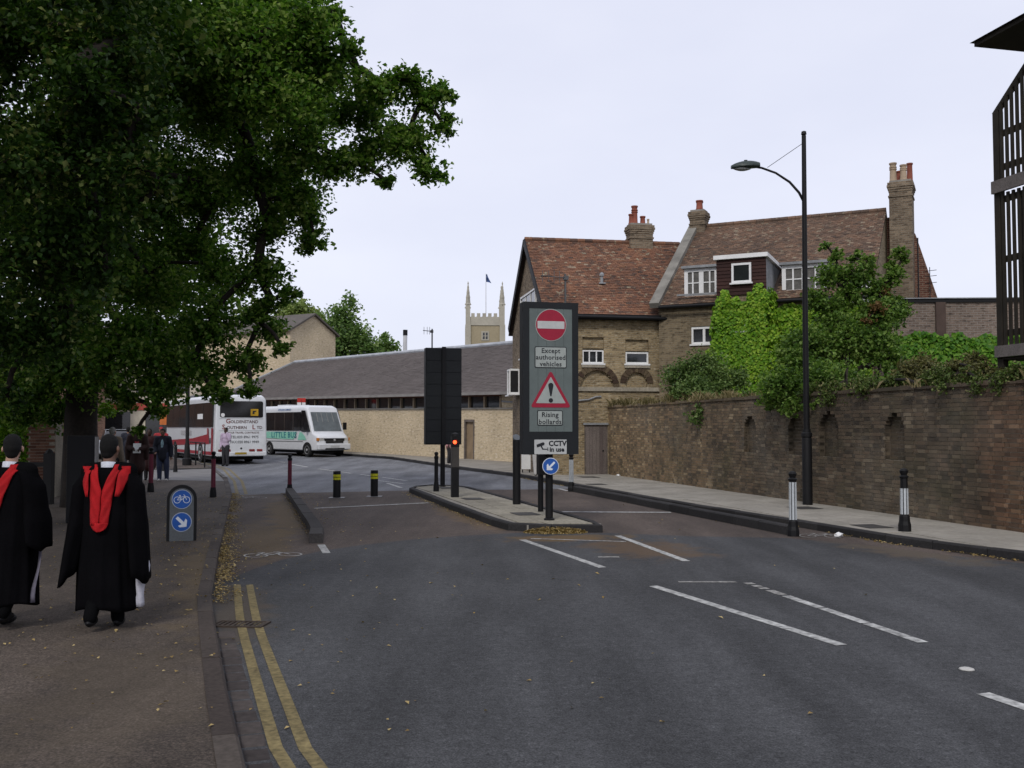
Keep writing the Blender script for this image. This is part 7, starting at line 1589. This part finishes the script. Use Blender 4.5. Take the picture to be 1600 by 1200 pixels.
# fallen leaves and blossom
def litter(name, label, pts, size, mat):
    P = np.array(pts); size = size * nrng.uniform(0.6, 1.1, len(P)); return tag(leaf_mesh(name, P, size, mat, None, droop=0, tilt=0.22), label, 'fallen leaves', None, 'stuff')
m_fall = M_leaf('fallen_lime_leaf', [(0.0, (0.14, 0.09, 0.03)), (0.5, (0.30, 0.21, 0.075)), (1.0, (0.48, 0.38, 0.18))], 0.15, 0.7)
L_ = []
g1 = resample([p for p in LK if 9.4 < p[1] < 27], 0.02)
for p in g1:
    dens = 7 if p.y < 15 else 4
    for _ in range(dens):
        if mnoise.noise((p.x * 1.3, p.y * 1.3, 0)) < rng.uniform(-0.6, 0.35): continue
        L_.append((p.x + abs(rng.gauss(0.02, 0.13)) + 0.02, p.y + rng.uniform(-.05, .05), rng.uniform(0.012, 0.035)))
for _ in range(1500):
    y = 5.5 + 20.5 * rng.random() ** 0.8; k = lerp2(LK, y); x = k - 0.05 - abs(rng.gauss(0, 1.3))
    if mnoise.noise((x * 0.7, y * 0.7, 5)) < rng.uniform(-.7, .3): continue
    L_.append((x, y, 0.086))
for _ in range(110):
    y = rng.uniform(5.5, 16); L_.append((lerp2(LK, y) + abs(rng.gauss(0.3, 1.4)), y, 0.018))
for _ in range(700):
    q = rng.random(); x, y = -3.1 - 2.75 * q, 16.5 + 10.2 * q; L_.append((x - 0.12 - abs(rng.gauss(0, 0.10)), y, rng.uniform(.014, .03)))
for _ in range(120):
    q = rng.random(); L_.append((-3.1 - 2.75 * q + 0.15 + abs(rng.gauss(0, .4)), 16.5 + 10.2 * q, 0.018))
for _ in range(420):
    q = rng.random(); L_.append((-2.85 + 2.5 * q - abs(rng.gauss(0.02, 0.1)), 27.2 - 9.4 * q, 0.018))
litter('fallen_leaves', 'yellow fallen lime leaves scattered over the footway and gathered in the gutter', L_, 0.036, m_fall)
L_ = []
for _ in range(2300):
    q = rng.random(); w = 0.20 * math.sin(math.pi * min(1, max(0.02, q))) ** 0.5; d = abs(rng.gauss(0, 0.5)) * w
    L_.append((0.2 + 1.05 * q, 16.79 - d - 0.01 * q, 0.015 + max(0, 0.10 * (1 - d / max(.01, w)) * math.sin(math.pi * q) ** 0.5) * rng.random()))
litter('leaf_heap', 'heap of yellow leaves swept against the near kerb of the island', L_, 0.045, m_fall)
L_ = []
for p in resample([p for p in RK if 9 < p[1] < 36], 0.02):
    for _ in range(2):
        if mnoise.noise((p.x * 0.9, p.y * 0.9, 2)) > rng.uniform(-.25, .5): L_.append((p.x - abs(rng.gauss(0.02, 0.06)) - .02, p.y, rng.uniform(0.01, 0.03)))
for _ in range(60): q = rng.random(); L_.append((rng.uniform(-3, 6), rng.uniform(6, 24), 0.02))
litter('gutter_leaves', 'thin line of pale dry leaves along the right hand kerb', L_, 0.045, m_fall)
